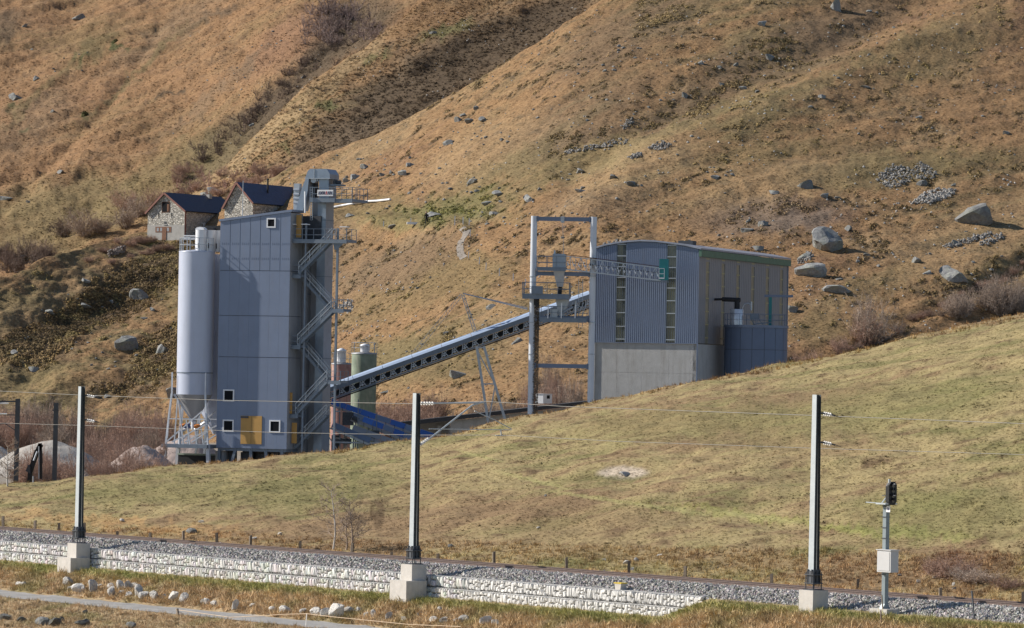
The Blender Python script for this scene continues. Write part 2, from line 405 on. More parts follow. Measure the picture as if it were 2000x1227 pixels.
wx, wy = 26*fbm(PX*.02, PY*.02, 3, 121)+9*pn(PX*.1, PY*.1, 5), 26*fbm(PX*.02, PY*.02, 3, 123)+9*pn(PX*.1, PY*.1, 6)
def blob(cx, cy, rx, ry, ang, col, s, layer=None, soft=.55, wob=1):
    global CG
    a = math.radians(ang); dx, dy = PX+wx*wob-cx, PY+wy*wob-cy
    ex = (dx*math.cos(a)-dy*math.sin(a))/rx; ey = (dx*math.sin(a)+dy*math.cos(a))/ry   # ang: counter-clockwise tilt
    r = np.sqrt(ex*ex+ey*ey); w = s*(1-sstep(1-soft, 1+soft*.4, r))
    if layer is not None: w = w*layer
    CG = mixc(CG, col, w)
# right-hand big slope
for a in [(1230, 60, 200, 60, 28, HEATH*1.3, .6), (1560, 90, 260, 60, 22, HEATH*1.35, .65), (1130, 230, 200, 55, 28, HEATH*1.5, .45), (1330, 215, 150, 30, 25, HEATH*1.3, .6),
          (1100, 290, 170, 25, 20, HEATH*1.3, .6), (980, 330, 130, 30, 22, OLIVE, .7), (1130, 320, 150, 28, 18, OLIVE*1.1, .7), (1300, 265, 230, 18, 24, OLIVE*1.15, .6), (1650, 140, 260, 20, 24, OLIVE*1.15, .55),
          (1500, 420, 170, 45, 4, EARTH*.75, .75), (1570, 430, 90, 22, 0, EARTH*1.2, .5), (1720, 330, 220, 40, 6, OLIVE, .75), (1500, 300, 200, 20, 8, OLIVE, .5), (1790, 220, 60, 16, 30, HEATH*1.2, .7),
          (1850, 90, 150, 60, 30, OLIVE*1.1, .5), (1900, 460, 200, 60, 20, STRAW, .35), (1700, 560, 130, 30, 20, OLIVE*1.2, .4), (1240, 330, 170, 50, 20, STRAW, .4), (1500, 360, 220, 40, 14, STRAW*.9, .35),
          (820, 425, 200, 26, 2, GREEN*1.1, .5), (700, 400, 120, 22, 4, OLIVE, .6), (900, 400, 120, 30, 10, GREEN, .6), (770, 520, 160, 50, 20, HEATH*1.5, .6), (900, 540, 120, 50, 10, OLIVE, .6), (740, 600, 110, 40, 15, OLIVE, .5),
          (860, 700, 180, 60, 10, OLIVE*.95, .75), (1000, 640, 100, 60, 0, STRAW, .3), (1060, 690, 90, 50, 0, ORANGE*1.1, .5), (760, 690, 120, 40, 10, OLIVE, .7), (1090, 590, 110, 40, 0, OLIVE*1.1, .5),
          (1600, 640, 80, 40, 0, OLIVE*.9, .6), (1750, 640, 70, 26, 25, ORANGE*.8, .6), (930, 300, 150, 60, 30, STRAW*.95, .4), (700, 300, 160, 30, 30, STRAW*.85, .5),
          (1180, 400, 150, 40, 10, HEATH*1.8, .35), (650, 470, 60, 60, 0, HEATH*1.6, .5)]:
    blob(*a[:7], layer=slab)
# left lower slope: orange band, dark dwarf-shrub heath below it
for a in [(90, 620, 260, 55, 26, STRAW*.95, .55), (60, 660, 200, 40, 28, ORANGE*1.1, .6),
          (250, 560, 220, 60, 26, HEATH*1.0, .85), (330, 520, 90, 50, 40, HEATH*1.05, .85), (120, 640, 190, 34, 16, HEATH*.9, .85), (40, 690, 140, 40, 10, HEATH*1.1, .8),
          (200, 730, 200, 28, 18, ORANGE*.95, .7), (330, 690, 120, 60, 30, HEATH*.95, .9), (190, 770, 200, 30, 14, HEATH*1.25, .7), (60, 760, 120, 30, 10, OLIVE*1.1, .6), (360, 600, 50, 70, 30, OLIVE*.8, .6),
          (330, 455, 60, 14, 20, GREEN, .9), (60, 790, 200, 20, 5, OLIVE, .7), (300, 800, 160, 30, 0, ORANGE*1.1, .5)]:
    blob(*a[:7], layer=slab)
_lw = (slab & (PX < 400) & (PY > 480)); CG = mixc(CG, OLIVE*1.05, .65*sstep(-.05, .3, n2*.6+n3*.6)*_lw)
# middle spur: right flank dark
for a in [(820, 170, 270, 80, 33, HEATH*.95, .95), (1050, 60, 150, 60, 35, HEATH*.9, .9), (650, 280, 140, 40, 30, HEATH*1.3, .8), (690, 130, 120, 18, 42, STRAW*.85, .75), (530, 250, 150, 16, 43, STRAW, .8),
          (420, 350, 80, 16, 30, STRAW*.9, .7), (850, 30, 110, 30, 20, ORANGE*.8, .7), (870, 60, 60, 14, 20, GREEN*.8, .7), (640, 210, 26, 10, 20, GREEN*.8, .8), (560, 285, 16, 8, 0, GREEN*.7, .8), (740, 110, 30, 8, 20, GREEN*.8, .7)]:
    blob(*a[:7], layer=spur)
# far slope
CG = np.where(farl[..., None], mixc(CG, ORANGE*C(1.05, .95, .98), .35+0*PX), CG)
for a in [(560, 190, 260, 40, 46, HEATH*.9, .95), (690, 60, 120, 60, 30, HEATH*1.0, .9), (440, 285, 140, 44, 40, HEATH*.9, .95), (560, 80, 120, 50, 40, RUST, .6), (330, 350, 200, 60, 30, OLIVE*1.1, .6),
          (120, 400, 200, 60, 10, OLIVE*1.15, .7), (60, 480, 120, 40, 5, OLIVE*1.1, .7), (190, 90, 60, 24, 35, OLIVE*.9, .7), (160, 112, 18, 9, 20, GREEN*.6, .95), (235, 97, 18, 8, 20, GREEN*.6, .95), (172, 234, 14, 7, 10, GREEN*.6, .95),
          (28, 210, 22, 8, 20, GREEN*.55, .95), (50, 258, 16, 7, 10, GREEN*.8, .9), (60, 240, 120, 50, 35, HEATH*1.9, .35), (330, 60, 160, 26, 35, HEATH*1.9, .4), (260, 150, 170, 8, 45, OLIVE*.8, .75), (400, 200, 160, 12, 40, HEATH*1.6, .5),
          (330, 190, 36, 5, 28, HEATH*.9, .95), (420, 30, 60, 8, 25, HEATH*1.2, .7), (90, 170, 140, 12, 42, OLIVE, .6), (0, 60, 60, 30, 40, HEATH*1.2, .7), (480, 120, 60, 10, 25, HEATH*1.3, .6)]:
    blob(*a[:7], layer=farl)
# meadow hill in front of the plant
MST, MGR, MBR = C(.30, .238, .12), C(.158, .15, .06), C(.23, .155, .088)
m1 = fbm(XG*.05, YG*.035, 4, 201); m2 = fbm(XG*.13, YG*.2, 4, 203); m3 = fbm(XG*.45, YG*.6, 3, 205); m4 = fbm(XG*1.3, YG*1.2, 2, 207)
CM = np.broadcast_to(MST, XG.shape+(3,)).copy()
CM = mixc(CM, MGR, .75*sstep(.0, .45, m2+.5*m1)); CM = mixc(CM, MBR, .9*sstep(-.1, .3, -m1*.7+m3*.5-m2*.3)); CM = mixc(CM, MBR*.5, .8*sstep(.12, .4, m3*.6+m4*.5)); CM = mixc(CM, MST*1.25, .6*sstep(.1, .5, -m3*.5-m4*.4+.2*m1))
meadow = (ri >= N_FORE-3) & (ri <= N_YARD-4)
CG = np.where(meadow[..., None], CM, CG)
for a in [(1700, 800, 340, 60, 8, MGR*1.15, .5), (1300, 830, 260, 40, 6, MGR*1.25, .4), (1500, 1012, 280, 9, -7, C(.28, .27, .085), .6), (1760, 1040, 180, 12, -4, C(.24, .25, .075), .6),
          (1850, 1000, 220, 60, 5, MGR*1.1, .6), (1100, 1010, 260, 50, -3, MBR*.9, .5), (620, 960, 200, 40, 4, MGR, .55), (300, 960, 240, 30, 0, MGR, .5), (820, 1000, 160, 50, 0, MBR, .4),
          (900, 1060, 700, 18, -5, MBR*1.1, .5), (250, 1025, 300, 14, -5, C(.36, .22, .10), .6), (1600, 1105, 500, 18, -6, MBR*1.05, .6), (1900, 1100, 120, 30, 0, RUST*.8, .7), (1400, 900, 300, 30, 5, MST*1.1, .4), (740, 1010, 14, 40, 0, MBR*.5, .8), (690, 930, 20, 30, -10, MGR*.9, .5)]:
    blob(*a[:7], layer=meadow)
blob(1216, 924, 54, 14, 1, C(.40, .335, .26), 1, meadow, .3, .12); blob(1190, 936, 90, 7, 2, MGR*.8, .7, meadow, .5, .3)
for (a_, b_, r_, h_) in ((940, 892, 60, 3), (1040, 938, 80, 4), (1160, 972, 90, 4), (1320, 996, 110, 5), (1480, 1010, 110, 6)): blob(a_, b_, r_, h_, -14 if a_ < 1100 else -8, C(.33, .30, .13), .75, meadow, .5, .1)
# crest fringe a little browner
CG = mixc(CG, MBR*1.1, .5*np.exp(-((ri-N_MEADOW)/6.)**2)*meadow)
# yard
yard = (ri > N_MEADOW+4) & (ri <= N_YARD-2)
CG = np.where(yard[..., None], mixc(np.broadcast_to(C(.26, .235, .2), CG.shape), C(.2, .14, .08), .5*sstep(-.2, .4, n2)), CG)
# foreground verges
f1 = fbm(XG*.4, YG*.3, 4, 301); f2 = fbm(XG*1.5, YG*1.2, 3, 303)
CF = mixc(np.broadcast_to(C(.35, .26, .155), CG.shape), MGR*1.1, .6*sstep(.0, .4, f1)); CF = mixc(CF, C(.36, .27, .14), .6*sstep(.0, .4, f2-.3*f1)); CF = mixc(CF, C(.10, .075, .045), .7*sstep(.15, .45, f2))
CF = mixc(CF, C(.17, .19, .05), .7*np.exp(-((qG+.9)/.6)**2)); CF = mixc(CF, C(.37, .24, .11), .6*(qG > 5.5))
CG = np.where((ri < N_FORE-3)[..., None], CF, CG)
CG = np.clip(CG*(1+.10*n5[..., None]), .01, .8)

M_GROUND = colmat('grassland', var=.6, scale=2.4, bump=.17, bscale=2.0)
M_MEADOW = colmat('meadow_grass', var=.5, scale=4.5, bump=.028, bscale=5)
def sheet(name, r0, r1, m):
    n = r1-r0+1; V = np.stack([XG[r0:r1+1], YG[r0:r1+1], ZG[r0:r1+1]], -1).reshape(-1, 3)
    a = np.arange(NC-1)[None]+np.arange(n-1)[:, None]*NC
    Q = np.stack([a, a+1, a+1+NC, a+NC], -1).reshape(-1, 4)
    o = link(name, fastmesh(name, V, Q, CG[r0:r1+1].reshape(-1, 3), True), None, None, m); o['kind'] = 'structure'; return o
sheet('meadow', 0, N_MEADOW+6, M_MEADOW)
sheet('yard_ground', N_MEADOW+6, N_YARD, M_MEADOW)
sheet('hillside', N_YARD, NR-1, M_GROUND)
# ---------------------------------------------------------------- shared small shapes
def rock_variant(seed, sub=1, flat=.75, cuts=5):
    import bmesh
    g = np.random.default_rng(seed); b = bmesh.new(); bmesh.ops.create_icosphere(b, subdivisions=sub, radius=1)
    v = np.array([p.co[:] for p in b.verts]); f = np.array([[q.index for q in p.verts] for p in b.faces]); b.free()
    for _ in range(cuts):                     # plane cuts give the broken faces
        n = g.normal(size=3); n /= np.linalg.norm(n); d = g.uniform(.45, .85); t = v@n; v -= np.outer(np.maximum(t-d, 0), n)
    v *= 1+.08*g.normal(size=(len(v), 1)); v[:, 2] *= flat; return v, f
STONES = [rock_variant(900+i, 1, .85, 6) for i in range(8)]
def oct_variant(seed):
    g = np.random.default_rng(seed); v = np.array([[1, 0, 0], [-1, 0, 0], [0, 1, 0], [0, -1, 0], [0, 0, 1], [0, 0, -1]], float)+g.normal(0, .22, (6, 3))
    return v, np.array([[0, 2, 4], [2, 1, 4], [1, 3, 4], [3, 0, 4], [2, 0, 5], [1, 2, 5], [3, 1, 5], [0, 3, 5]])
CHIPS = [oct_variant(i) for i in range(8)]
def block_variant(seed):
    v, f = rock_variant(seed, 1, 1, 0); g = np.random.default_rng(seed); v = np.sign(v)*np.abs(v)**.68
    for _ in range(4):
        n = g.normal(size=3); n[1] *= .4; n /= np.linalg.norm(n); d = g.uniform(.8, 1.15); t = v@n; v -= np.outer(np.maximum(t-d, 0), n)
    v = v*(1+.05*g.normal(size=(len(v), 1))); return v/abs(v).max(0), f
GST = [block_variant(950+i) for i in range(10)]
M_BALLAST = colmat('ballast_stone', rough=.9, var=.12, scale=30, bump=0)
M_STEELRUST = mat('rail_steel', (.17, .125, .11), rough=.5, metal=.3, var=.25, scale=8)
M_CONC = mat('pale_concrete', (.52, .49, .45), rough=.85, var=.12, scale=3, bump=.01, bscale=30, dirt=.35, dirtcol=(.3, .26, .2))
M_MAST = mat('galvanised_mast', (.46, .50, .52), rough=.4, metal=.1, var=.12, scale=4)
M_WEB = mat('shaded_mast_web', (.06, .07, .075), rough=.6, var=.25, scale=4)  # dark copy of the mast steel: shade of web and rear flange painted in
M_DARKSTEEL = mat('dark_steel', (.07, .075, .085), rough=.6, metal=.2, var=.25, scale=5)
M_GABION = mat('gabion_stone', (.68, .665, .64), rough=.85, var=.16, scale=6, bump=.012, bscale=25, info=.16)
M_WIRE = mat('galvanised_wire', (.42, .42, .42), rough=.5, metal=.5)
M_CERAMIC = mat('white_insulator', (.75, .74, .72), rough=.3)
M_TIMBER = mat('weathered_timber', (.20, .165, .13), rough=.9, var=.3, scale=9, info=.35)

RF = Frame((0, 187.7, -8.36), R(52))          # along the railway; ly = distance behind the row of masts
def rf_zb(lx, q=0):
    p = RF.W(lx, q, 0); return zat(p.x, p.y)

# track bed: solid shoulder with loose stones on it
M_BED = mat('ballast_core', (.15, .145, .14), rough=1, var=.2, scale=8)
bed = MB(); prof = [(.35, -9.9), (.35, -9.02), (1.65, -8.58), (4.9, -8.58), (6.0, -8.95), (6.0, -9.9)]
pts = [RF.W(x, q, 0) for x in (-75, 75) for q, _ in prof]
bed.add([(p.x, p.y, z) for p, (q, z) in zip(pts, prof+prof)], [(i, (i+1) % 6, (i+1) % 6+6, i+6) for i in range(6)]+[(5, 4, 3, 2, 1, 0), (6, 7, 8, 9, 10, 11)])
tag(bed.build('railway_trackbed', M_BED), kind='structure')
g = np.random.default_rng(3); n = 30000
lx = g.uniform(-50, 38, n); q = g.uniform(.28, 2.2, n); n2_ = 7000
lx = np.concatenate([lx, g.uniform(-50, 38, n2_)]); q = np.concatenate([q, g.uniform(2.2, 5.4, n2_)])
zz = np.interp(q, [.3, 1.65, 4.9, 5.6], [-9.02, -8.56, -8.56, -8.8])+g.uniform(-.02, .05, n+n2_)
W = np.stack([.616*lx+.788*q, 187.7-.788*lx+.616*q, zz], -1)
tone = g.choice([.24, .34, .45, .58], n+n2_, p=[.3, .35, .25, .1])[:, None]*np.array([1, .95, .90])+g.normal(0, .015, (n+n2_, 3))
scatter('ballast', W, g.uniform(.035, .075, n+n2_), CHIPS, M_BALLAST, tone, tilt=1.0)

# the two rails of the track
tr = RF.empty('railway_track', 'single metre gauge railway track of two brown rails on grey ballast', 'railway track')
rail_pts = [(-.07, 0), (.07, 0), (.07, .015), (.012, .03), (.012, .11), (.036, .12), (.036, .15), (-.036, .15), (-.036, .12), (-.012, .11), (-.012, .03), (-.07, .015)]
for q0 in (2.5, 3.5):
    m = MB(); m.prism_x([(q0+a, -.17+b) for a, b in rail_pts], -75, 75); m.build('rail', M_STEELRUST, tr)
sl = MB().box(-.13, .13, 2.0, 4.0, -.26, -.175).mesh('sleeper'); sl.materials.append(M_STEELRUST)
for i in range(120):
    s = link('sleeper', sl, tr, (-45+i*.65, 0, 0))

# gabion wall: two courses of baskets packed with pale stones
gw = RF.empty('gabion_wall', 'long low retaining wall of pale stones in wire baskets below the ballast', 'gabion wall')
X0, X1 = -50.0, 13.0
def course_core(q0, q1, z0, z1, name='fill'):
    m = MB(); m.box(X0, X1, q0+.06, q1, z0+8.36, z1+8.36); return m.build(name, mat('gabion_core', (.30, .29, .275), rough=1, var=.3, scale=8), gw)
course_core(.0, .62, -9.93, -9.43); course_core(.12, .62, -9.43, -8.90)
g = np.random.default_rng(11); placed = []
for (qf, z0, z1) in ((.0, -9.93, -9.425), (.10, -9.425, -8.89)):
    x = X0
    while x < X1:
        w = g.uniform(.12, .28); k = g.choice([1, 2, 3], p=[.32, .50, .18]); h = z1-z0
        cuts = np.sort(np.concatenate([[0], (np.arange(1, k)+g.uniform(-.22, .22, k-1))/k, [1]]))
        lean = g.normal(0, .13)
        for a, b in zip(cuts[:-1], cuts[1:]):
            placed.append((x+w/2+g.normal(0, .012), qf+.05+g.normal(0, .012), z0+h*(a+b)/2, w*.53, .12, h*(b-a)*.52, lean*.6+g.normal(0, .07)))
        x += w
placed.sort(key=lambda t: -t[0])
bases = []
for i, (v, f) in enumerate(GST[:8]):
    vv = v; me = fastmesh('gabion_stone', vv, f); me.materials.append(M_GABION); bases.append(me)
for (x, y, z, a, b, c, ln) in placed[:298]:
    s = link('stone', bases[int(g.integers(0, 8))], gw, (x, y, z+8.36)); s.scale = (a, b, c); s.rotation_euler = (0, ln, g.uniform(-.15, .15)+math.pi*int(g.integers(0, 2)))
rest = np.array(placed[298:])
which = g.integers(0, 8, len(rest)); VV = []; FF = []; CC = []; off_ = 0
for k in range(8):
    r_ = rest[which == k]; v = GST[k][0]
    p = v[None]*r_[:, None, 3:6]; cs, sn = np.cos(r_[:, 6])[:, None], np.sin(r_[:, 6])[:, None]
    p = np.stack([p[..., 0]*cs+p[..., 2]*sn, p[..., 1], -p[..., 0]*sn+p[..., 2]*cs], -1)+r_[:, None, :3]+np.array([0, 0, 8.36])
    VV.append(p.reshape(-1, 3)); FF.append((GST[k][1][None]+(np.arange(len(r_))*len(v))[:, None, None]+off_).reshape(-1, 3)); off_ += len(v)*len(r_)
    CC.append(np.repeat(np.array([.68, .665, .64])*g.uniform(.70, 1.12, (len(r_), 1))*(1+g.normal(0, .03, (len(r_), 3))), len(v), 0))
o = link('stone_fill', fastmesh('stone_fill', np.concatenate(VV), np.concatenate(FF), np.concatenate(CC)), gw, None, colmat('gabion_fill', var=.14, scale=8, bump=.012, bscale=25)); o['kind'] = 'stuff'
m = MB()
for qf, z in ((-.07, -9.44), (.05, -8.90), (-.07, -9.92)): m.beam((X0, qf, z+8.36), (X1, qf, z+8.36), .022)
x = X0
while x < X1: m.beam((x, -.075, -9.93+8.36), (x, -.075, -9.44+8.36), .012); m.beam((x, .045, -9.42+8.36), (x, .045, -8.90+8.36), .012); x += 1.0
m.build('wire_edge', M_WIRE, gw)

# catenary masts
def lathe_along(m, p, q, n=5, r=.07):
    p = Vector(p); q = Vector(q)
    m.tube(p, q, r*.35, 6)
    for i in range(n):
        a = p.lerp(q, (i+.25)/n); b = p.lerp(q, (i+.75)/n); m.tube(a, b, r, 10, r*.75)
def mast(px_base, py_flange, py_top, label, lower=True):
    O = RF.L(px_base, py_flange, -.45); at = (O.x, -.45, O.z)
    e = RF.empty('catenary_mast', label, 'catenary mast', 'overhead line masts beside the railway', at)
    top = RF.L(px_base+ (8 if px_base < 1500 else 3), py_top, -.45); H = top.z-O.z
    w, w2 = .16, .125                                        # tapering H section: front flange, web, rear flange
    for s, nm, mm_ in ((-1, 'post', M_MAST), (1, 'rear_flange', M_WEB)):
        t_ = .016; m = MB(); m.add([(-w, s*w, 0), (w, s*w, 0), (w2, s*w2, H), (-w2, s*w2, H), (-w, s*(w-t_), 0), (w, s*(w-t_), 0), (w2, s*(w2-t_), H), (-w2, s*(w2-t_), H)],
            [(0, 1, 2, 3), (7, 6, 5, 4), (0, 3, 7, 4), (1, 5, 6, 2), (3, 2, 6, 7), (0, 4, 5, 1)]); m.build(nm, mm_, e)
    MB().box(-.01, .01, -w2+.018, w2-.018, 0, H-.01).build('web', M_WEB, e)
    m = MB()
    for z in (.36, .02): m.box(-.27, .27, -.27, .27, z-.04, z)
    for sx in (-.22, .22):
        for sy in (-.22, .22): m.tube((sx, sy, -.25), (sx, sy, .44), .022, 8)
    m.box(-.30, .30, -.30, .30, -.28, -.24)
    for s in (-1, 1): m.box(s*.12-.015, s*.12+.015, -.24, .24, -.05, .55)
    for s in (-.2, 0, .2): m.box(-.18, .18, s-.014, s+.014, .0, .5)
    m.build('anchor_bracket', M_DARKSTEEL, e)
    f = MB().box(-.42, .42, -.40, .42, -1.0, -.28); f.build('footing', M_CONC, e, 'pale concrete upper footing')
    if lower: f = MB().box(-.62, .62, -.85, .30, -1.95, -1.0); f.build('footing', M_CONC, e, 'wider concrete lower footing')
    else: MB().box(-.42, .42, -.40, .42, -1.6, -1.002).build('footing', M_CONC, e)
    return e, O, H
def mast_local(O, px, py, y=0):
    p = RF.L(px, py, -.45+y); return (p.x-O.x, y, p.z-O.z)
ma, OA, HA = mast(154, 1050, 755, 'galvanised overhead line mast on stepped concrete blocks, leftmost of the three tall ones')
mb, OB, HB = mast(808, 1090, 768, 'galvanised overhead line mast with the long cantilever arm, middle of the three')
mc, OC, HC = mast(1589, 1139, 771, 'galvanised overhead line mast between the stone walled meadow and the railway signal', False)
XF = Frame(RF.W(OB.x, -.45, OB.z), R(-38))       # plane square to the track through the middle mast
def arm(e, pts_px, r, name, m=None, frame=XF):
    loc_ = [frame.L(a, b, 0) for a, b in pts_px]
    mm = MB(); w = [frame.W(p.x, p.y, p.z) for p in loc_]
    l = [Vector(((p-e.location).dot(RF.lx), (p-e.location).dot(RF.ly), (p-e.location).z)) for p in w]
    for a, b in zip(l[:-1], l[1:]): mm.tube(a, b, r, 8)
    return mm.build(name, m or M_MAST, e), l
arm(mb, [(845, 788), (945, 787)], .035, 'top_tube')
arm(mb, [(822, 868), (835, 860), (922, 792), (945, 785)], .04, 'cantilever_arm')
arm(mb, [(927, 803), (965, 820), (999, 838)], .022, 'stay_rod'); arm(mb, [(838, 838), (1000, 840)], .018, 'registration_arm')
arm(mb, [(978, 840), (979, 850)], .03, 'wire_clamp'); arm(mb, [(968, 851), (985, 851)], .02, 'steady_arm')
arm(mb, [(829, 863), (915, 797)], .012, 'stay_rod')
for (a, b) in (((822, 788), (848, 788)), ((820, 869), (838, 856))):
    p = [XF.L(*a), XF.L(*b)]; w = [XF.W(t.x, t.y, t.z) for t in p]; l = [Vector(((t-mb.location).dot(RF.lx), (t-mb.location).dot(RF.ly), (t-mb.location).z)) for t in w]
    mm = MB(); lathe_along(mm, l[0], l[1], 5, .085); mm.build('insulator', M_CERAMIC, mb)
def stubs(e, O, ys, px):
    F2 = Frame(RF.W(O.x, -.45, O.z), R(-38))
    for y in ys:
        l = []
        for (a, b) in ((px, y), (px+10, y+1), (px+28, y+5), (px+40, y+9)):
            t = F2.L(a, b); w = F2.W(t.x, t.y, t.z)-e.location; l.append(Vector((w.dot(RF.lx), w.dot(RF.ly), w.z)))
        mm = MB(); mm.tube(l[0], l[1], .04); mm.build('arm_bracket', M_DARKSTEEL, e)
        mm = MB(); lathe_along(mm, l[0].lerp(l[1], .6), l[2].lerp(l[1], .4), 4, .075); mm.build('insulator', M_CERAMIC, e)
        mm = MB(); mm.tube(l[2].lerp(l[1], .4), l[2], .03); mm.tube(l[2], l[3], .012); mm.build('arm_end', M_DARKSTEEL, e)
stubs(ma, OA, (772, 820), 164); stubs(mc, OC, (807, 864), 1603)
M_CABLE = mat('bronze_wire', (.22, .21, .19), rough=.5, metal=.3, var=.05)
def cable(name, pts, q, label, r=.013, cat='wire', m=None):
    l = [RF.L(a, b, q) for a, b in pts]; out = []
    for a, b in zip(l[:-1], l[1:]):
        for i in range(8): out.append(a.lerp(b, i/8))
    out.append(l[-1]); mm = MB()
    for a, b in zip(out[:-1], out[1:]): mm.tube(RF.W(*a), RF.W(*b), r, 5, caps=False)
    return tag(mm.build(name, m or M_CABLE, None, None, False), label, cat)
cable('messenger_wire', [(-60, 761), (160, 772), (430, 782), (815, 789), (945, 784), (1100, 794), (1597, 812), (2060, 830)], 3.0, 'upper overhead wire running past all three masts above the track')
cable('contact_wire', [(-60, 825), (160, 831), (540, 845), (830, 850), (978, 850), (1200, 862), (1600, 876), (2060, 890)], 3.0, 'lower overhead contact wire running past all three masts above the track', .011)

# railway signal
so = RF.L(1728, 1180, -.1); sg = RF.empty('railway_signal', 'railway signal with black oval head and grey cabinet on its post', 'railway signal', None, (so.x, -.1, so.z))
def sl_(px, py, y=0): p = RF.L(px, py, -.1+y); return (p.x-so.x, y, p.z-so.z)
M_SIG = mat('blue_grey_steel', (.22, .26, .275), rough=.5, metal=.2); M_BLACK = mat('black_paint', (.012, .012, .014), rough=.5)
M_CAB = mat('cabinet_grey', (.50, .50, .50), rough=.55, var=.06); M_WHITE = mat('white_paint', (.78, .78, .77), rough=.5, var=.05)
t = sl_(1727, 985); Hs = t[2]
MB().box(-.095, .095, -.095, .095, 0, Hs).build('post', M_SIG, sg)
for i in range(6): MB().beam((-.13, -.11, Hs*.30+i*.42+(1.0 if i > 0 else 0)), (.13, -.11, Hs*.30+i*.42+(1.0 if i > 0 else 0)), .03).build('step_rung', M_DARKSTEEL, sg)
MB().box(-.5, .5, -.35, .35, -.85, -.18).build('footing', M_CONC, sg); MB().prism_x([(-.2, -.18), (.2, -.18), (.09, 0.02), (-.09, .02)], -.1, .1).build('post_foot', M_SIG, sg)
cz = sl_(1728, 1117)[2]
cab = MB().box(-.16, .62, -.30, .12, cz, cz+.86).build('cabinet', M_CAB, sg); MB().box(-.20, .66, -.34, .16, cz+.86, cz+.89).build('cabinet_roof', M_CAB, cab)
MB().box(-.10, .56, -.315, -.30, cz+.06, cz+.80).build('cabinet_door', M_CAB, cab)
pl = MB(); pl.box(-.28, .28, -.32, .32, Hs, Hs+.05); pl.beam((-.1, 0, Hs+.03), (-1.05, -.1, Hs+.05), .09, .03); pl.beam((-.15, -.1, Hs+.05), (.25, 0, Hs+.55), .04); pl.tube((.15, 0, Hs), (.15, 0, Hs+1.0), .05); pl.build('head_bracket', M_MAST, sg)
hd = MB(); oct_ = [(.20*math.cos(a)*1.0, (.18 if True else 0)*math.sin(a)) for a in [math.pi/8+i*math.pi/4 for i in range(8)]]
poly = [(-.17, .14), (-.08, 0), (.08, 0), (.17, .14), (.17, .78), (.08, .92), (-.08, .92), (-.17, .78)]
def yz(poly, dx, x0, x1, mm): return mm.prism_x([(a, b) for a, b in poly], x0, x1)
h0 = Hs-.02
hm = MB(); hm.prism_x([(a*1.25+.02, h0+b) for a, b in poly], .24, .34); hm.prism_x([(a*.9+.02, h0+.04+b*.9) for a, b in poly], .08, .24); head = hm.build('signal_head', M_BLACK, sg)
M_LENS = mat('dark_lens', (.05, .05, .055), rough=.1)
for i, z in enumerate((.16, .36, .56, .76)):
    MB().tube((.34, .02, h0+z), (.36, .02, h0+z), .075, 14).build('lens', M_LENS, head)
    MB().lathe((.34, .02, h0+z), [(.001, 0)], 3, False) if False else MB().tube((.34, .02, h0+z+.075), (.50, .02, h0+z+.06), .05, 6).build('lens_hood', M_BLACK, head)
MB().tube((.2, 0, h0+.75), (.62, -.1, h0+.83), .02).tube((.2, 0, h0+.38), (.64, -.1, h0+.38), .02).tube((.45, -.06, h0+.8), (.45, -.06, h0+.38), .012).build('sight_bracket', M_DARKSTEEL, sg)
np_ = MB().box(.10, .32, -.10, -.085, Hs-.30, Hs-.06).build('number_plate', M_WHITE, sg)
def text(s, size, m, parent, loc_, rot, ext=.004, bold=0, name='lettering', sx=1):
    cu_ = bpy.data.curves.new(name, 'FONT'); cu_.body = s; cu_.size = size; cu_.extrude = ext; cu_.align_x = 'CENTER'; cu_.align_y = 'CENTER'; cu_.offset = bold
    tmp = bpy.data.objects.new('tmp', cu_); COL.objects.link(tmp); dg = bpy.context.evaluated_depsgraph_get()
    me = bpy.data.meshes.new_from_object(tmp.evaluated_get(dg)); bpy.data.objects.remove(tmp)
    o = link(name, me, parent, loc_, None); me.materials.clear(); me.materials.append(m); o.rotation_euler = rot; o.scale = (sx, 1, 1); return o
M_INK = mat('navy_ink', (.02, .02, .12), rough=.6)
text('B', .15, M_INK, np_, (.21, -.104, Hs-.18), (R(90), 0, 0), .002, .002)

# yellow topped marker block on the ballast edge, slanting pegs, dark stake
o_ = RF.L(1212, 1151, .35); mk = RF.empty('marker_block', 'small concrete marker block with yellow lid on the ballast edge', 'marker', None, (o_.x, .35, o_.z))
MB().prism([(-.17, -.02), (.17, -.02), (.22, .24), (-.22, .24)], -.16, .16).build('block', M_CONC, mk)
MB().box(-.25, .25, -.18, .18, .242, .285).build('lid', mat('yellow_paint', (.62, .45, .05), rough=.5), mk)
def stake(px, py, pytop, label, q=.2, lean=0, w=.05, m=None, cat='stake'):
    a = RF.L(px, py, q); b = RF.L(px+lean, pytop, q); O = RF.W(a.x, q, a.z)
    mm = MB(); mm.beam((0, 0, -.2), (b.x-a.x, 0, b.z-a.z), w); o = mm.build('stake', m or M_TIMBER, None); o.location = O; o.rotation_euler = (0, 0, -RF.t)
    return tag(o, label, cat)
stake(1903, 1198, 1154, 'dark metal stake leaning in the ballast right of the signal', .3, -5, .05, M_DARKSTEEL)
stake(1725, 1186, 1162, 'thin pale stake beside the foot of the signal', -.4, -3, .04, M_TIMBER)
stake(1722, 1226, 1192, 'short rusty stake in the grass below the signal', -1.5, -2, .04, M_STEELRUST)

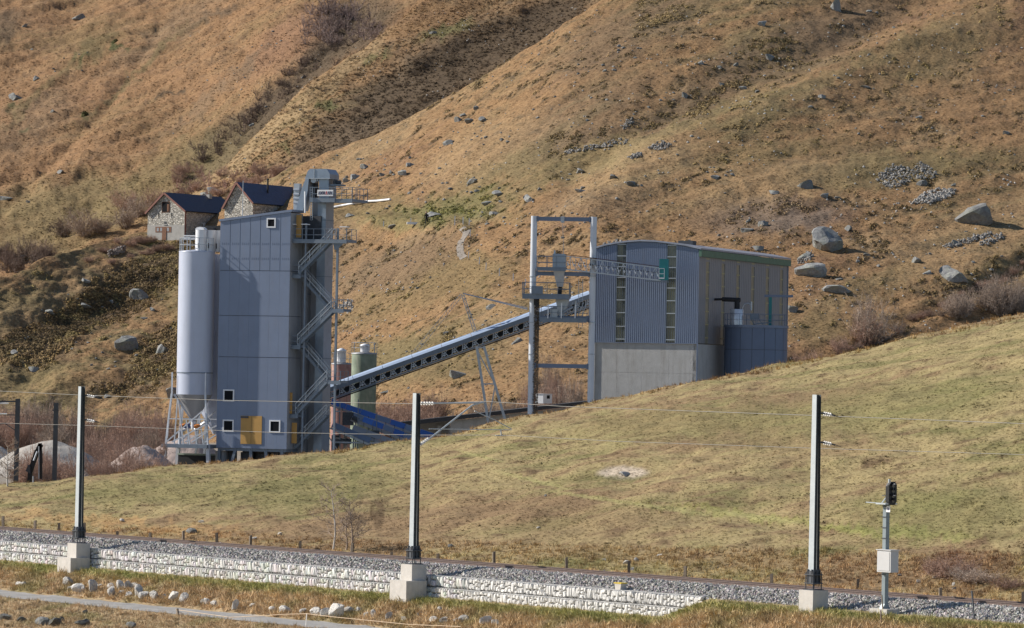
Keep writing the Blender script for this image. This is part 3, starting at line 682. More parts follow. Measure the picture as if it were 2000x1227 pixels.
# fence posts behind the track
fp = [(6, 1033, 1008), (68, 1036, 1016), (115, 1039, 1021), (166, 1042, 1021), (230, 1047, 1037), (294, 1051, 1040), (358, 1057, 1036), (424, 1060, 1040), (489, 1065, 1045), (586, 1071, 1056), (687, 1078, 1060),
      (764, 1084, 1077), (856, 1093, 1081), (965, 1100, 1077), (1107, 1111, 1088), (1228, 1120, 1095), (1338, 1128, 1105), (1508, 1142, 1120), (1675, 1153, 1130), (1837, 1168, 1147), (1998, 1180, 1155)]
fl = ['at the left edge of the view, left of the first mast', 'second from the left edge behind the track', 'just left of the first tall mast', 'half hidden by the foot of the first tall mast', 'short, first one right of the first mast', 'short, second one right of the first mast',
      'beside the low dark boulder right of the first mast', 'pale and slim, right of the low dark boulder', 'grey, midway between the boulder and the bare birch', 'short and dark, left of the bare birch trunks', 'with pale cap, right of the bare birch trunks', 'very short dark stump left of the middle mast',
      'tiny, just right of the middle mast', 'between the middle mast and the sandy scar', 'pale, straight below the sandy scar', 'dark, beside the scattered white stones', 'dark, right of the yellow lidded marker', 'leaning slim, left of the rightmost mast', 'pale, between rightmost mast and signal', 'pale, right of the signal', 'at the right edge of the view']
for (px, yb, yt), lb in zip(fp, fl):
    q = 7.0; a = RF.L(px, yb+2, q); W_ = RF.W(a.x, q, 0); z = zat(W_.x, W_.y); b = RF.L(px, yt, q)
    mm = MB(); h = max(b.z-8.36-z, .25); w = .06; ln = random.uniform(-.04, .04)
    mm.add([(-w, -w, -.2), (w, -w, -.2), (w, w, -.2), (-w, w, -.2), (-w+ln, -w, h-.03), (w+ln, -w, h), (w+ln, w, h), (-w+ln, w, h-.05)], [(3, 2, 1, 0), (4, 5, 6, 7), (0, 1, 5, 4), (1, 2, 6, 5), (2, 3, 7, 6), (3, 0, 4, 7)])
    o = mm.build('fence_post', M_TIMBER, None); o.location = (W_.x, W_.y, z); o.rotation_euler = (0, 0, random.uniform(-.5, .5))
    tag(o, 'wooden fence post '+lb, 'fence post', 'fence posts behind the railway')

# lane and rope fence below the wall
V = []; nq = 7; n_ = 400
for i in range(n_):
    lx_ = -62+i*.25
    for j in range(nq):
        q = -6.75+j*(2.75/(nq-1))+.10*pn(lx_*.5, j*3.1, 77)*(1 if j in (0, nq-1) else 0); p = RF.W(lx_, q, 0); V.append((p.x, p.y, max(zat(p.x, p.y), -11.1)+.012+(.03 if j in (2, 3, 4) else 0)))
a = (np.arange(n_-1)[:, None]*nq+np.arange(nq-1)[None]).ravel(); Q = np.stack([a, a+nq, a+nq+1, a+1], -1)
M_LANE = mat('worn_asphalt', (.30, .29, .275), rough=.9, var=.25, scale=1.2, bump=.02, bscale=12, stretch=(1, 1, 1))
tag(link('lane', fastmesh('lane', V, Q, None, True), None, None, M_LANE), kind='structure')
M_ROPE = mat('pale_rope', (.62, .48, .34), rough=.8)
rp = MB(); pts_ = [RF.L(a, b, -3.6) for a, b in ((-20, 1150), (40, 1154), (100, 1162), (160, 1163), (205, 1177), (250, 1190), (300, 1194), (342, 1191))]; pts_ += [RF.L(a, b, -6.9) for a, b in ((345, 1191), (450, 1206), (560, 1200), (600, 1199), (650, 1205), (800, 1220), (900, 1224))]
for a, b in zip(pts_[:-1], pts_[1:]): rp.tube(RF.W(*a), RF.W(*b), .014, 5, caps=False)
tag(rp.build('electric_fence_rope', M_ROPE, None, None, False), 'pale thin fence rope sagging along the lane below the gabion wall', 'rope')
stake(352, 1219, 1189, 'dark wooden stake leaning left at the near edge of the lane', -7.2, -6, .09)
stake(598, 1217, 1199, 'pale thin stake holding the rope beside the lane', -6.9, 1, .035, M_CERAMIC)
# ---------------------------------------------------------------- THE PLANT
M_CLAD = mat('blue_grey_sheet', (.18, .22, .31), rough=.42, metal=.15, var=.07, scale=.6, dirt=.28, dirtcol=(.2, .2, .22), info=.03)
M_CLADS = mat('grey_sheet', (.30, .31, .33), rough=.5, metal=.1, var=.06, scale=.5, dirt=.15, dirtcol=(.25, .22, .18))
M_STEEL = mat('blue_grey_steelwork', (.17, .205, .25), rough=.5, metal=.25, var=.12, scale=2)
M_GALV = mat('galvanised_steel', (.40, .43, .47), rough=.4, metal=.5, var=.12, scale=3)
M_DUCT = mat('steel_duct', (.26, .31, .38), rough=.35, metal=.45, var=.12, scale=1.5)
M_SILO = mat('silo_paint', (.47, .51, .62), rough=.35, metal=.05, var=.05, scale=.6, dirt=.22, dirtcol=(.35, .34, .34))
M_OCHRE = mat('ochre_paint', (.48, .275, .08), rough=.55, var=.08, scale=2, dirt=.3, dirtcol=(.3, .2, .08))
M_FRAMEW = mat('white_frame', (.75, .76, .78), rough=.4, var=.04)
M_DGLASS = mat('dark_opening', (.008, .009, .012), rough=.6, var=.1, spec=.1)
M_DARK = mat('black_rubber', (.02, .021, .024), rough=.7)
M_JOINT = mat('sheet_backing', (.10, .12, .155), rough=.7, var=.05)
M_WCOR = mat('white_corrugated', (.72, .73, .76), rough=.45, metal=.1, var=.06, scale=2, dirt=.3, dirtcol=(.45, .35, .28))
M_CONCG = mat('grey_concrete', (.41, .405, .395), rough=.85, var=.10, scale=1.2, bump=.02, bscale=14, dirt=.5, dirtcol=(.24, .22, .195))
YT = 417.0
TF = Frame(P(422, 875, YT), R(20)); zT = TF.O.z
gz = zat(TF.O.x+3, YT)-zT              # yard level in the tower's axes
tw = TF.empty('mixing_tower', 'tall blue grey sheet clad mixing tower with yellow double door and dark square windows', 'mixing tower', None, (0, 0, gz))
def L(px, py, ly=0): p = TF.L(px, py, ly); return Vector((p.x, p.y, p.z-gz))
x1 = L(564, 640).x; zl = L(431, 433).z; zr = L(570, 414).z; zb0 = -gz
def roofz(x): return zl+(zr-zl)*x/x1
D1, D2 = 3.0, 7.6
m = MB(); m.add([(0.05, .06, zb0), (x1-.05, .06, zb0), (x1-.05, D1, zb0), (.05, D1, zb0), (.05, .06, zl-.15), (x1-.05, .06, zr-.15), (x1-.05, D1, zr-.15), (.05, D1, zl-.15)], [(3, 2, 1, 0), (4, 5, 6, 7), (0, 1, 5, 4), (1, 2, 6, 5), (2, 3, 7, 6), (3, 0, 4, 7)])
m.build('inner_wall', M_JOINT, tw)
zj = [zb0]+[L(500, y).z for y in (783, 698, 617, 529)]
NCOL = 7
for i in range(NCOL):
    xa, xb = x1*i/NCOL+.004, x1*(i+1)/NCOL-.004
    for j in range(5):
        za = zj[j]+.03; top = j == 4
        z0_, z1_ = (zj[j+1]-.03, zj[j+1]-.03) if not top else (roofz(xa), roofz(xb))
        m = MB(); gp = .006 if j == 4 else 0
        m.add([(xa+gp, 0, za), (xb-gp, 0, za), (xb-gp, 0, z1_), (xa+gp, 0, z0_), (xa+gp, .08, za), (xb-gp, .08, za), (xb-gp, .08, z1_), (xa+gp, .08, z0_)], [(0, 1, 2, 3), (7, 6, 5, 4), (0, 3, 7, 4), (1, 5, 6, 2), (3, 2, 6, 7), (0, 4, 5, 1)])
        if top: m.box(xb-gp-.03, xb-gp, -.012, -.001, za, z1_-.2)
        m.build('cladding_panel', M_CLAD, tw)
m = MB()
for zc_ in (L(500, 476).z, L(500, 505).z):
    for i in range(NCOL):
        for k in range(4): xx = x1*(i+.2+.2*k)/NCOL; m.box(xx-.04, xx+.04, -.014, -.001, zc_-.09, zc_+.09)
m.build('bolt_plate', M_CLAD, tw)
for j in range(4):                                             # side sheets
    MB().box(x1-.05, x1+.02, .02, D1, zj[j]+.03, zj[j+1]-.03).build('side_panel', M_CLADS, tw)
MB().box(x1-.05, x1+.02, .02, D1, zj[4]+.03, zr-.1).build('side_panel', M_CLADS, tw)
MB().box(-.02, .05, .05, D1, zb0, zl-.1).build('side_panel', M_CLADS, tw)
m = MB(); m.add([(-.12, -.10, zl), (x1+.14, -.10, zr+.02), (x1+.14, D1+.1, zr+.02), (-.12, D1+.1, zl), (-.12, -.10, zl+.22), (x1+.14, -.10, zr+.24), (x1+.14, D1+.1, zr+.24), (-.12, D1+.1, zl+.22)], [(3, 2, 1, 0), (4, 5, 6, 7), (0, 1, 5, 4), (1, 2, 6, 5), (2, 3, 7, 6), (3, 0, 4, 7)])
m.build('roof', M_CLAD, tw)
m = MB(); m.tube((1.9, 1.0, zl), (1.9, 1.0, L(500, 356).z+.2), .035); m.build('flag_pole', M_GALV, tw)
def window(a, b, c, d):
    p, q = L(a, d), L(c, b); w = MB(); t = .13
    w.box(p.x, p.x+t, -.07, -.002, p.z, q.z); w.box(q.x-t, q.x, -.07, -.002, p.z, q.z); w.box(p.x+t, q.x-t, -.07, -.002, q.z-t, q.z); w.box(p.x+t, q.x-t, -.07, -.002, p.z, p.z+t)
    f = w.build('window', M_FRAMEW, tw); MB().box(p.x+t, q.x-t, -.02, -.003, p.z+t, q.z-t).build('pane', M_DGLASS, f)
for r_ in ((521, 426, 539, 445), (436, 761, 458, 784), (435, 820, 457, 843), (526, 821, 548, 845)): window(*r_)
p, q = L(470, 867), L(512, 813); xm = (p.x+q.x)/2
for a, b in ((p.x, xm-.015), (xm+.015, q.x)):
    d = MB().box(a, b, -.06, -.002, p.z, q.z).build('door', M_OCHRE, tw)
    hx = b-.12 if b < xm+.01 else a+.06
    MB().box(hx, hx+.05, -.11, -.061, p.z+1.1, p.z+1.25).build('handle', M_DARKSTEEL, d)
MB().box(p.x, p.x+.8, -.13, -.062, q.z-.22, q.z-.04).build('door_lintel_box', M_DARKSTEEL, tw)
for xx in (.25, 1.7, 3.6, 5.2, 6.9):                            # legs under the tower
    for yy in (.3, 3.4):
        mm = MB(); mm.beam((xx+(.3 if xx == 1.7 else 0), yy, zb0), (xx-(.2 if xx == 1.7 else 0), yy, 0), .28); mm.build('leg', M_STEEL, tw)
MB().box(.1, x1-.1, .2, 3.5, zb0-.25, zb0-.005).build('floor_beam', M_STEEL, tw)
mm = MB(); mm.box(.4, 1.2, 1.4, 2.4, .2, 1.5); mm.box(2.1, 3.1, 1.2, 2.6, .1, 1.35); mm.box(4.0, 4.9, 1.5, 2.6, .1, 1.2); mm.box(5.6, 6.1, 1, 2, 0, 1.3); mm.build('lower_machinery', M_DARKSTEEL, tw)

# rear annex, lower
zA = L(600, 452, 4).z
an = TF.empty('tower_annex', 'plain grey annex behind the mixing tower, below the top landing', 'annex', None, (x1-6.0, D1+.1, gz))
m = MB(); m.box(0, 6.6, 0, 4.6, 0, zA); m.build('wall', M_CLADS, an)
for z in [L(600, y, 4).z for y in (575, 655, 755)]: MB().box(6.601, 6.66, -.02, 4.6, z-.05, z+.05).build('joint_strip', M_STEEL, an)
MB().box(-.05, 6.7, -.05, 4.65, zA+.002, zA+.15).build('roof', M_STEEL, an)

# ochre doors on the side landings
def slab_door(a, b, c, d, ly, label):
    p, q = L(a, d, ly), L(c, b, ly); e = TF.empty('access_door', label, 'door', None, (p.x, ly, p.z+gz))
    MB().box(0, q.x-p.x, 0, .06, 0, q.z-p.z).build('leaf', M_OCHRE, e); MB().box(-.06, 0-.002, -.02, .08, 0, q.z-p.z+.06).build('frame', M_STEEL, e); MB().box(.06, .12, -.04, -.002, (q.z-p.z)*.45, (q.z-p.z)*.52).build('handle', M_DARKSTEEL, e)
MB().box(x1+.021, x1+1.9, 3.0, 3.75, L(600, 470, 3).z, L(600, 422, 3).z).build('landing_cabin', M_DARKSTEEL, tw)
slab_door(578, 420, 589, 464, .95, 'tall narrow ochre door at the top landing of the tower')
slab_door(562, 767, 571, 808, .55, 'narrow ochre door on the third landing from the ground beside the tower')
slab_door(569, 826, 580, 866, .95, 'ochre door at the foot of the outside stairs')

# elevator shaft with head and chute
ev = TF.empty('bucket_elevator', 'steel bucket elevator shaft with hooded head and slanting chute rising above the tower', 'bucket elevator', None, (x1, 0, gz))
def LE(px, py, ly=0): p = L(px, py, ly); return Vector((p.x-x1, ly, p.z))
a, b = LE(617, 600, 3.2), LE(633, 600, 3.2); zt = LE(630, 392, 3.2).z
m = MB(); m.box(a.x, b.x, 3.2, 5.2, 0, zt); m.build('shaft', M_DUCT, ev)
for y in (430, 470, 540, 620, 700): z = LE(620, y, 3.2).z; MB().box(a.x-.04, b.x+.04, 3.16, 5.24, z-.04, z+.04).build('shaft_flange', M_STEEL, ev)
c_ = LE(608, 600, 3.8); MB().box(c_.x-.2, a.x-.25, 3.9, 5.0, 0, LE(610, 390, 3.8).z).build('return_shaft', M_CLADS, ev)
def pxprism(pts, y0, y1): return [(LE(u_, v_, y0).x, LE(u_, v_, y0).z) for u_, v_ in pts]
m = MB(); m.prism(pxprism([(596, 348), (601, 334), (606, 330), (638, 330), (644, 340), (644, 348)], 3.0, 5.4), 3.0, 5.4); hood = m.build('head_hood', M_DUCT, ev)
MB().box(LE(614, 340, 3).x-.03, LE(614, 340, 3).x+.03, 2.95, 2.999, LE(614, 348, 3).z, LE(614, 330, 3).z).build('seam', M_GALV, hood)
MB().box(LE(596, 340, 3).x-.05, LE(644, 340, 3).x+.05, 2.93, 5.45, LE(614, 348, 3).z-.08, LE(614, 348, 3).z-.003).build('flange', M_GALV, hood)
m = MB(); m.prism(pxprism([(578, 412), (583, 390), (590, 366), (597, 349), (603, 349), (601, 372), (592, 412)], 2.9, 4.2), 2.9, 4.2); m.build('chute', M_DUCT, ev)
m = MB(); m.prism(pxprism([(602, 349), (616, 349), (616, 388), (602, 388)], 4.2, 5.0), 4.2, 5.0); m.build('head_interior', M_DARKSTEEL, ev)
m = MB(); m.prism(pxprism([(623, 349), (642, 349), (642, 388), (623, 388)], 3.3, 5.2), 3.3, 5.2); m.build('head_casing', M_DUCT, ev)
m = MB(); p = LE(612, 352, 3.1); m.tube((p.x, 3.1, p.z), (p.x, 3.8, p.z), .28, 14); m.tube((p.x+.35, 3.2, p.z), (p.x+.5, 3.9, p.z), .12); m.build('head_pulley', M_GALV, ev)
p = LE(645, 358, 3.6); m = MB(); m.box(p.x, p.x+1.15, 3.4, 4.8, p.z-.25, p.z-.1); m.build('motor_platform', M_STEEL, ev)
m = MB(); m.tube((p.x+.2, 4, p.z+.1), (p.x+.95, 4, p.z+.1), .2, 12); m.box(p.x+.3, p.x+.5, 3.7, 4.3, p.z-.1, p.z+.4); m.build('drive_motor', M_DARKSTEEL, ev)
m = MB(); m.box(LE(577, 360, 3.6).x, LE(588, 360, 3.6).x, 3.2, 3.8, LE(577, 412, 3.6).z, LE(577, 359, 3.6).z)
for y in (371, 380, 388, 396): z = LE(577, y, 3.3).z; m.tube((LE(577, y, 3.3).x-.1, 3.1, z), (LE(577, y, 3.3).x+.5, 3.1, z), .12)
m.build('vent_pipe', M_GALV, ev)
m = MB(); m.tube((LE(596, 414, 1.5).x, 1.5, LE(596, 416, 1.5).z), (LE(596, 375, 1.5).x, 1.5, LE(596, 374, 1.5).z), .09); m.build('exhaust_pipe', M_FRAMEW, ev)
m = MB()
for dx in (606, 610): m.beam((LE(dx, 430, 2.2).x, 2.2, LE(dx, 430, 2.2).z), (LE(dx, 365, 2.2).x, 2.2, LE(dx, 365, 2.2).z), .05)
for k in range(14): z = LE(608, 430-k*4.5, 2.2).z; m.beam((LE(606, 400, 2.2).x, 2.2, z), (LE(610, 400, 2.2).x, 2.2, z), .035)
m.build('ladder', M_GALV, ev)

def railing(m, p, q, h=1.05, w=.045, n=None, mid=2):
    """posts and rails between two floor points"""
    p = Vector(p); q = Vector(q); n = n or max(1, round((q-p).length/1.1))
    for i in range(n+1): c = p.lerp(q, i/n); m.beam(c, c+Vector((0, 0, h)), w)
    for k in range(1, mid+1): z = Vector((0, 0, h*k/mid)); m.beam(p+z, q+z, w)
    m.beam(p+Vector((0, 0, .07)), q+Vector((0, 0, .07)), .02, .13)
def platform(parent, x0, x1_, y0, y1, z, name='platform', rails='fblr', m_=None, t=.12, h=1.05):
    d = MB().box(x0, x1_, y0, y1, z-t, z).box(x0, x1_, y0-.002, y0+.06, z-t-.12, z-t-.002).build(name, m_ or M_STEEL, parent)
    for k, (p, q) in {'f': ((x0, y0+.03, z), (x1_, y0+.03, z)), 'b': ((x0, y1-.03, z), (x1_, y1-.03, z)), 'l': ((x0+.03, y0, z), (x0+.03, y1, z)), 'r': ((x1_-.03, y0, z), (x1_-.03, y1, z))}.items():
        if k in rails: r_ = MB(); railing(r_, p, q, h); r_.build('railing', M_STEEL, d)
    return d
# service platform at the head, with the maker's sign
pf = L(605, 391, 1.8); pe = L(688, 391, 1.8)
sp = TF.empty('head_platform', 'railed service platform round the elevator head with the white maker sign', 'platform', None, (0, 0, gz))
platform(sp, pf.x, pe.x, 1.8, 5.8, pf.z, h=1.25)
MB().box(pf.x, pe.x-1.8, 1.72, 1.796, pf.z-.2, pf.z+.22).build('fascia', M_STEEL, sp)
a, b = L(620, 383, 1.7), L(651, 371, 1.7)
sign = MB().box(a.x, b.x, 1.66, 1.70, a.z, b.z).build('sign_board', mat('sign_white', (.80, .80, .80), rough=.4, var=.02), sp)
M_RED = mat('sign_red', (.5, .03, .03), rough=.5, var=.02); M_NAVY = mat('sign_navy', (.02, .022, .07), rough=.5, var=.02)
cx = (a.x+b.x)/2; cz_ = (a.z+b.z)/2; hgt = (b.z-a.z)*.56; wl_ = (b.x-a.x)*.128
def glyph(ch, x, z, w, h, t):
    o = []
    if ch == 'A': o = [[(x, z), (x+t*1.1, z), (x+w*.5+t*.1, z+h*.72), (x+w-t*1.1, z), (x+w, z), (x+w*.5+t*.55, z+h), (x+w*.5-t*.55, z+h)]]
    if ch == 'M': o = [[(x, z), (x+t, z), (x+t, z+h), (x, z+h)], [(x+w-t, z), (x+w, z), (x+w, z+h), (x+w-t, z+h)], [(x+w*.5-t*.5, z+h*.18), (x+w*.5+t*.5, z+h*.18), (x+t*1.0, z+h), (x+t*.1, z+h)], [(x+w*.5-t*.5, z+h*.18), (x+w*.5+t*.5, z+h*.18), (x+w-t*.1, z+h), (x+w-t, z+h)]]
    if ch == 'N': o = [[(x, z), (x+t, z), (x+t, z+h), (x, z+h)], [(x+w-t, z), (x+w, z), (x+w, z+h), (x+w-t, z+h)], [(x+w-t*1.0, z), (x+w-.02*t, z), (x+t*1.0, z+h), (x+.02*t, z+h)]]
    return o
xs = cx-wl_*3.50
for i, ch in enumerate('AMMANN'):
    w_ = wl_*(1.12 if ch == 'M' else 1.02); mm = MB()
    for k, poly in enumerate(glyph(ch, xs, cz_-hgt/2, w_*.88, hgt, w_*.20)): mm.prism(poly, 1.64-.002*k, 1.659)
    mm.build('letter', M_RED if i == 3 else M_NAVY, sign); xs += w_*1.13

# outside stairs
st = TF.empty('outside_stairs', 'zigzag steel stair tower beside the clad mixing tower', 'stair tower', None, (x1, 0, gz))
def S(px, py, ly): p = L(px, py, ly); return Vector((p.x-x1, ly, p.z))
m = MB()
for px_ in (590, 652):
    for ly in (.75, 2.35):
        a = S(px_, 875, ly); b = S(px_, 446 if px_ > 600 else 436, ly); m = MB(); m.beam((a.x, ly, 0), (a.x, ly, b.z), .20 if px_ > 600 else .16); m.build('post', M_STEEL, st)
for k, (pa, pb) in enumerate([((651, 466), (586, 533)), ((588, 537), (648, 603)), ((651, 607), (584, 674)), ((587, 676), (643, 741)), ((641, 744), (580, 809)), ((640, 810), (578, 874))]):
    ly = .95 if k % 2 == 0 else 1.95; a = S(*pa, ly); b = S(*pb, ly); m = MB()
    if k == 5: b.z = max(b.z, .1)
    for o_ in (-.38, .38): m.beam((a.x, ly+o_, a.z-.1), (b.x, ly+o_, b.z-.1), .05, .24)
    n = max(8, int(abs(a.z-b.z)/.2))
    for i in range(n): c = a.lerp(b, (i+.5)/n); m.box(c.x-.13, c.x+.13, ly-.36, ly+.36, c.z-.02, c.z+.02)
    fl_ = m.build('stair_flight', M_STEEL, st); r_ = MB()
    for o_ in (-.38, .38):
        A = a+Vector((0, o_, 0)); B = b+Vector((0, o_, 0))
        for h in (.5, 1.0): r_.beam(A+Vector((0, 0, h)), B+Vector((0, 0, h)), .065)
        for i in range(4): c = A.lerp(B, i/3); r_.beam(c, c+Vector((0, 0, 1.0)), .045)
    r_.build('handrail', M_GALV, fl_)
for (xa, xb, y) in ((566, 587, 539), (647, 671, 606), (562, 586, 677), (640, 665, 746), (560, 581, 812)):
    a, b = S(xa, y, .5), S(xb, y, .5); platform(st, a.x, b.x, .5, 2.5, a.z, 'landing', 'fblr' if xa < 600 else 'fbr')
a, b = S(569, 470, .4), S(677, 470, .4); platform(st, a.x, b.x, .4, 3.0, a.z, 'top_landing', 'fr', h=1.15)
for (xa, xb, y) in ((566, 576, 438), (589, 601, 438), (664, 678, 443)):
    a, b = S(xa, y, .5), S(xb, y, .5); MB().box(a.x, b.x, .4, 1.1, a.z-.05, a.z+.03).build('lamp_canopy', M_FRAMEW, st)
a = S(651, 470, .5); m = MB(); m.prism([(a.x-.1, a.z-.1), (a.x+.1, a.z-.9), (a.x+.3, a.z-.9), (a.x+1.2, a.z-.1)][::1], .6, .7); m.build('gusset', M_STEEL, st)

# ---- silo
sf = L(356.5, 494, 1.0); se = L(421, 494, 1.0); rs = (se.x-sf.x)/2/1.0; cxs = (sf.x+se.x)/2; cys = .55
si = TF.empty('cement_silo', 'tall pale blue cylindrical silo on a braced steel frame left of the tower', 'silo', None, (cxs, cys, gz))
zt = L(388, 493, cys).z; zc1 = L(388, 771, cys).z; zring = L(388, 728, cys).z; zp = L(388, 868, cys).z
MB().lathe((0, 0, 0), [(rs, zring), (rs, zt)], 48).build('shell', M_SILO, si)
MB().lathe((0, 0, 0), [(rs-.02, zc1), (rs-.02, zring-.002)], 48).build('skirt', M_SILO, si)
MB().lathe((0, 0, 0), [(rs+.03, zring-.06), (rs+.03, zring+.03)], 48).build('ring', M_STEEL, si)
MB().lathe((0, 0, 0), [(rs+.02, zt+.002), (rs+.02, zt+.08), (.3, zt+.25)], 48).build('roof', M_SILO, si)
zc2 = L(388, 822, cys).z
MB().lathe((0, 0, 0), [(.25, zc2), (rs-.03, zc1-.004)], 40).build('cone', M_CLADS, si)
m = MB()
for i in range(12):
    a0 = 2*math.pi*i/12; p = Vector((rs*math.cos(a0)*.96, rs*math.sin(a0)*.96, zt+.08)); a1 = 2*math.pi*(i+1)/12; q = Vector((rs*math.cos(a1)*.96, rs*math.sin(a1)*.96, zt+.08))
    m.beam(p, p+Vector((0, 0, 1.3)), .07)
    for h in (.65, 1.3): m.beam(p+Vector((0, 0, h)), q+Vector((0, 0, h)), .05)
m.build('railing', M_GALV, si)
M_FRM = mat('pale_frame_steel', (.56, .58, .62), rough=.4, metal=.2, var=.1)
legs = [(-rs-.05, -rs*.75), (rs+.0, -rs*.75), (-rs-.05, rs*.75), (rs+.0, rs*.75)]
for (a, b) in legs:
    s_ = 1 if a > 0 else -1
    m = MB(); m.beam((a, b, zring), (a, b, zc1+.0), .12); m.beam((a, b, zc1+.05), (a+s_*.45, b-.2 if b < 0 else b+.2, zp), .17); m.beam((a+s_*.45, b-.2 if b < 0 else b+.2, zp), (a+s_*.6, b-.25 if b < 0 else b+.25, 0), .34); m.build('leg', M_FRM, si)
m = MB()
for yy in (-rs*.9, rs*.9):
    m.beam((-rs-.4, yy, zp+.2), (rs*.9, yy, zc1-1.6), .11); m.beam((-rs+.2, yy, zp+.2), (rs+.2, yy, zc1-2.9), .12); m.beam((rs*.3, yy, zp+.2), (rs+.3, yy, zp+1.2), .11)
    m.beam((-rs-.2, yy, zc1-2.4), (rs+.3, yy, zc1-2.4), .09); m.beam((-rs*.2, yy, zp), (-rs*.55, yy, zc1-.6), .12); m.beam((-rs*.75, yy, zp), (-rs*.6, yy, zc1-.4), .11); m.beam((-rs-.1, yy, zc1-1.2), (-rs-.3, yy, zp+.6), .08); m.beam((rs*.2, yy, zp), (-rs*.05, yy, zc1-2.5), .11)
m.beam((-rs, -rs*.5, zc1), (0, -rs*.1, zc2-.1), .2); m.build('bracing', M_FRM, si)
m = MB(); m.box(-rs-.75, rs+.6, -rs-.3, rs+.3, zp-.35, zp); m.build('base_platform', M_STEEL, si)
m = MB(); m.tube((0, 0, zc2), (0, 0, zc2-.9), .28, 14); m.tube((-.1, 0, zc2-.5), (-rs*.75, -.3, zc2-1.1), .14); m.tube((-rs*.75, -.3, zc2-1.1), (-rs*.75, -.3, zp), .14); m.tube((.3, -.3, zc2-.9), (rs, -.3, zc2+.1), .2); m.build('discharge_pipe', M_FRM, si)
M_ORV = mat('orange_valve', (.55, .18, .03), rough=.5); M_BLV = mat('blue_motor', (.03, .08, .25), rough=.5)
for (xx, mm_) in ((-.75, M_ORV), (-.3, M_BLV), (.75, M_ORV)): m = MB(); m.tube((xx-.25, -rs*.5, zc2-.55), (xx+.25, -rs*.5, zc2-.5), .22, 12); m.build('valve', mm_, si)
for i, (px_, r_, yy) in enumerate(((393, .53, -.2), (412, .5, .6), (427, .45, 1.2))):
    p = L(px_, 450, cys+yy); zt2 = L(px_, 449+i*.5, cys+yy).z; prof = []
    z = zt+.1
    while z < zt2: prof += [(r_, z), (r_+.035, z+.06)]; z += .12
    e = TF.empty('silo_filter', ['white corrugated filter drum on the silo top, nearest and widest', 'white corrugated filter drum on the silo top, middle one', 'white corrugated filter drum on the silo top, next to the tower wall'][i], 'filter', 'filter drums on the silo', (p.x, cys+yy, gz))
    MB().lathe((0, 0, 0), prof, 28).build('drum', M_WCOR, e); MB().tube((0, -r_-.02, zt+.4), (0, -r_-.02, zt+.9), .06).build('outlet', M_DARKSTEEL, e)
    arc = [(0+.95*r_*math.cos(a), zt2+.28*math.sin(a)) for a in [math.pi*k/8 for k in range(9)]]
    MB().prism(arc, -.35, .35).build('cap', M_WCOR if i == 0 else M_DARK, e)
p, q = L(398, 441, 2.2), L(430, 449, 2.2); MB().box(p.x, q.x, 2.1, 3.0, q.z, p.z).build('filter_cowl', M_DARK, None)
o = bpy.context.scene.objects['filter_cowl']; o.location = TF.W(0, 0, gz); o.rotation_euler = (0, 0, -TF.t); tag(o, 'black rounded cowl lying across the filter drums beside the tower', 'cowl')
s2 = TF.empty('rear_silo', 'pale cylindrical silo mostly hidden behind the front silo', 'silo', None, (cxs+.6, cys+4.0, gz))
MB().lathe((0, 0, 0), [(.3, 3), (rs, 5.5), (rs, zt-.1)], 40).build('shell', M_SILO, s2)
for (a, b) in ((-rs*.8, -rs*.5), (rs*.8, -rs*.5), (-rs*.8, rs*.5), (rs*.8, rs*.5)): MB().beam((a, b, 5.4), (a*1.2, b*1.2, 0), .2).build('leg', M_GALV, s2)
# low hopper trough and shed under the silo
hb = TF.empty('loading_trough', 'low green rimmed trough under the silo frame', 'trough', None, (cxs, cys, gz))
MB().box(-rs-.3, rs*.8, 1.0, 2.4, .0, zp-1.1).build('trough_wall', M_DARK, hb); MB().box(-rs-.35, rs*.85, .95, 2.45, zp-1.098, zp-.95).build('rim', mat('grey_green', (.3, .36, .3)), hb)
MB().tube((rs+1.0, .6, 0), (rs+1.0, .6, zp-.6), .62, 20).build('side_drum', M_CLADS, hb)

# ---- main conveyor
CF_ = Frame(P(640, 760, 428), R(0))
cv = CF_.empty('inclined_conveyor', 'long inclined belt conveyor with pale blue cover rising from the tower to the gantry', 'conveyor')
def K(px, py, ly=0): p = CF_.L(px, py, ly); return Vector((p.x, ly, p.z))
A0, A1 = K(630, 755), K(1150, 568)                                # top edge line
dirv = (A1-A0).normalized(); nrm = Vector((-dirv.z, 0, dirv.x))
def at_(s, off, y=0): return A0+dirv*s+nrm*off+Vector((0, y, 0))
Ln = (A1-A0).length
def bar(name, o0, o1, y0, y1, m_, s0=0, s1=None, parent=None, label=None):
    s1 = Ln if s1 is None else s1; v = [at_(s0, o0, y0), at_(s1, o0, y0), at_(s1, o0, y1), at_(s0, o0, y1), at_(s0, o1, y0), at_(s1, o1, y0), at_(s1, o1, y1), at_(s0, o1, y1)]
    return MB().add(v, [(3, 2, 1, 0), (4, 5, 6, 7), (0, 1, 5, 4), (1, 2, 6, 5), (2, 3, 7, 6), (3, 0, 4, 7)]).build(name, m_, parent or cv, label)
M_SKYB = mat('pale_blue_cover', (.38, .47, .62), rough=.35, metal=.1, var=.05)
seg = 9
for i in range(seg):
    s0_, s1_ = Ln*i/seg+.02, Ln*(i+1)/seg-.02; m = MB(); prof = [(-.9, -.22), (-.7, .0), (-.3, .14), (.3, .14), (.7, 0), (.9, -.22)]
    n = len(prof); v = [at_(s0_, b-.12, .9+a) for a, b in prof]+[at_(s1_, b-.12, .9+a) for a, b in prof]
    m.add(v, [(i2, i2+1, n+i2+1, n+i2) for i2 in range(n-1)]+[tuple(range(n))[::-1], tuple(range(n, 2*n))]); m.build('cover', M_SKYB, cv)
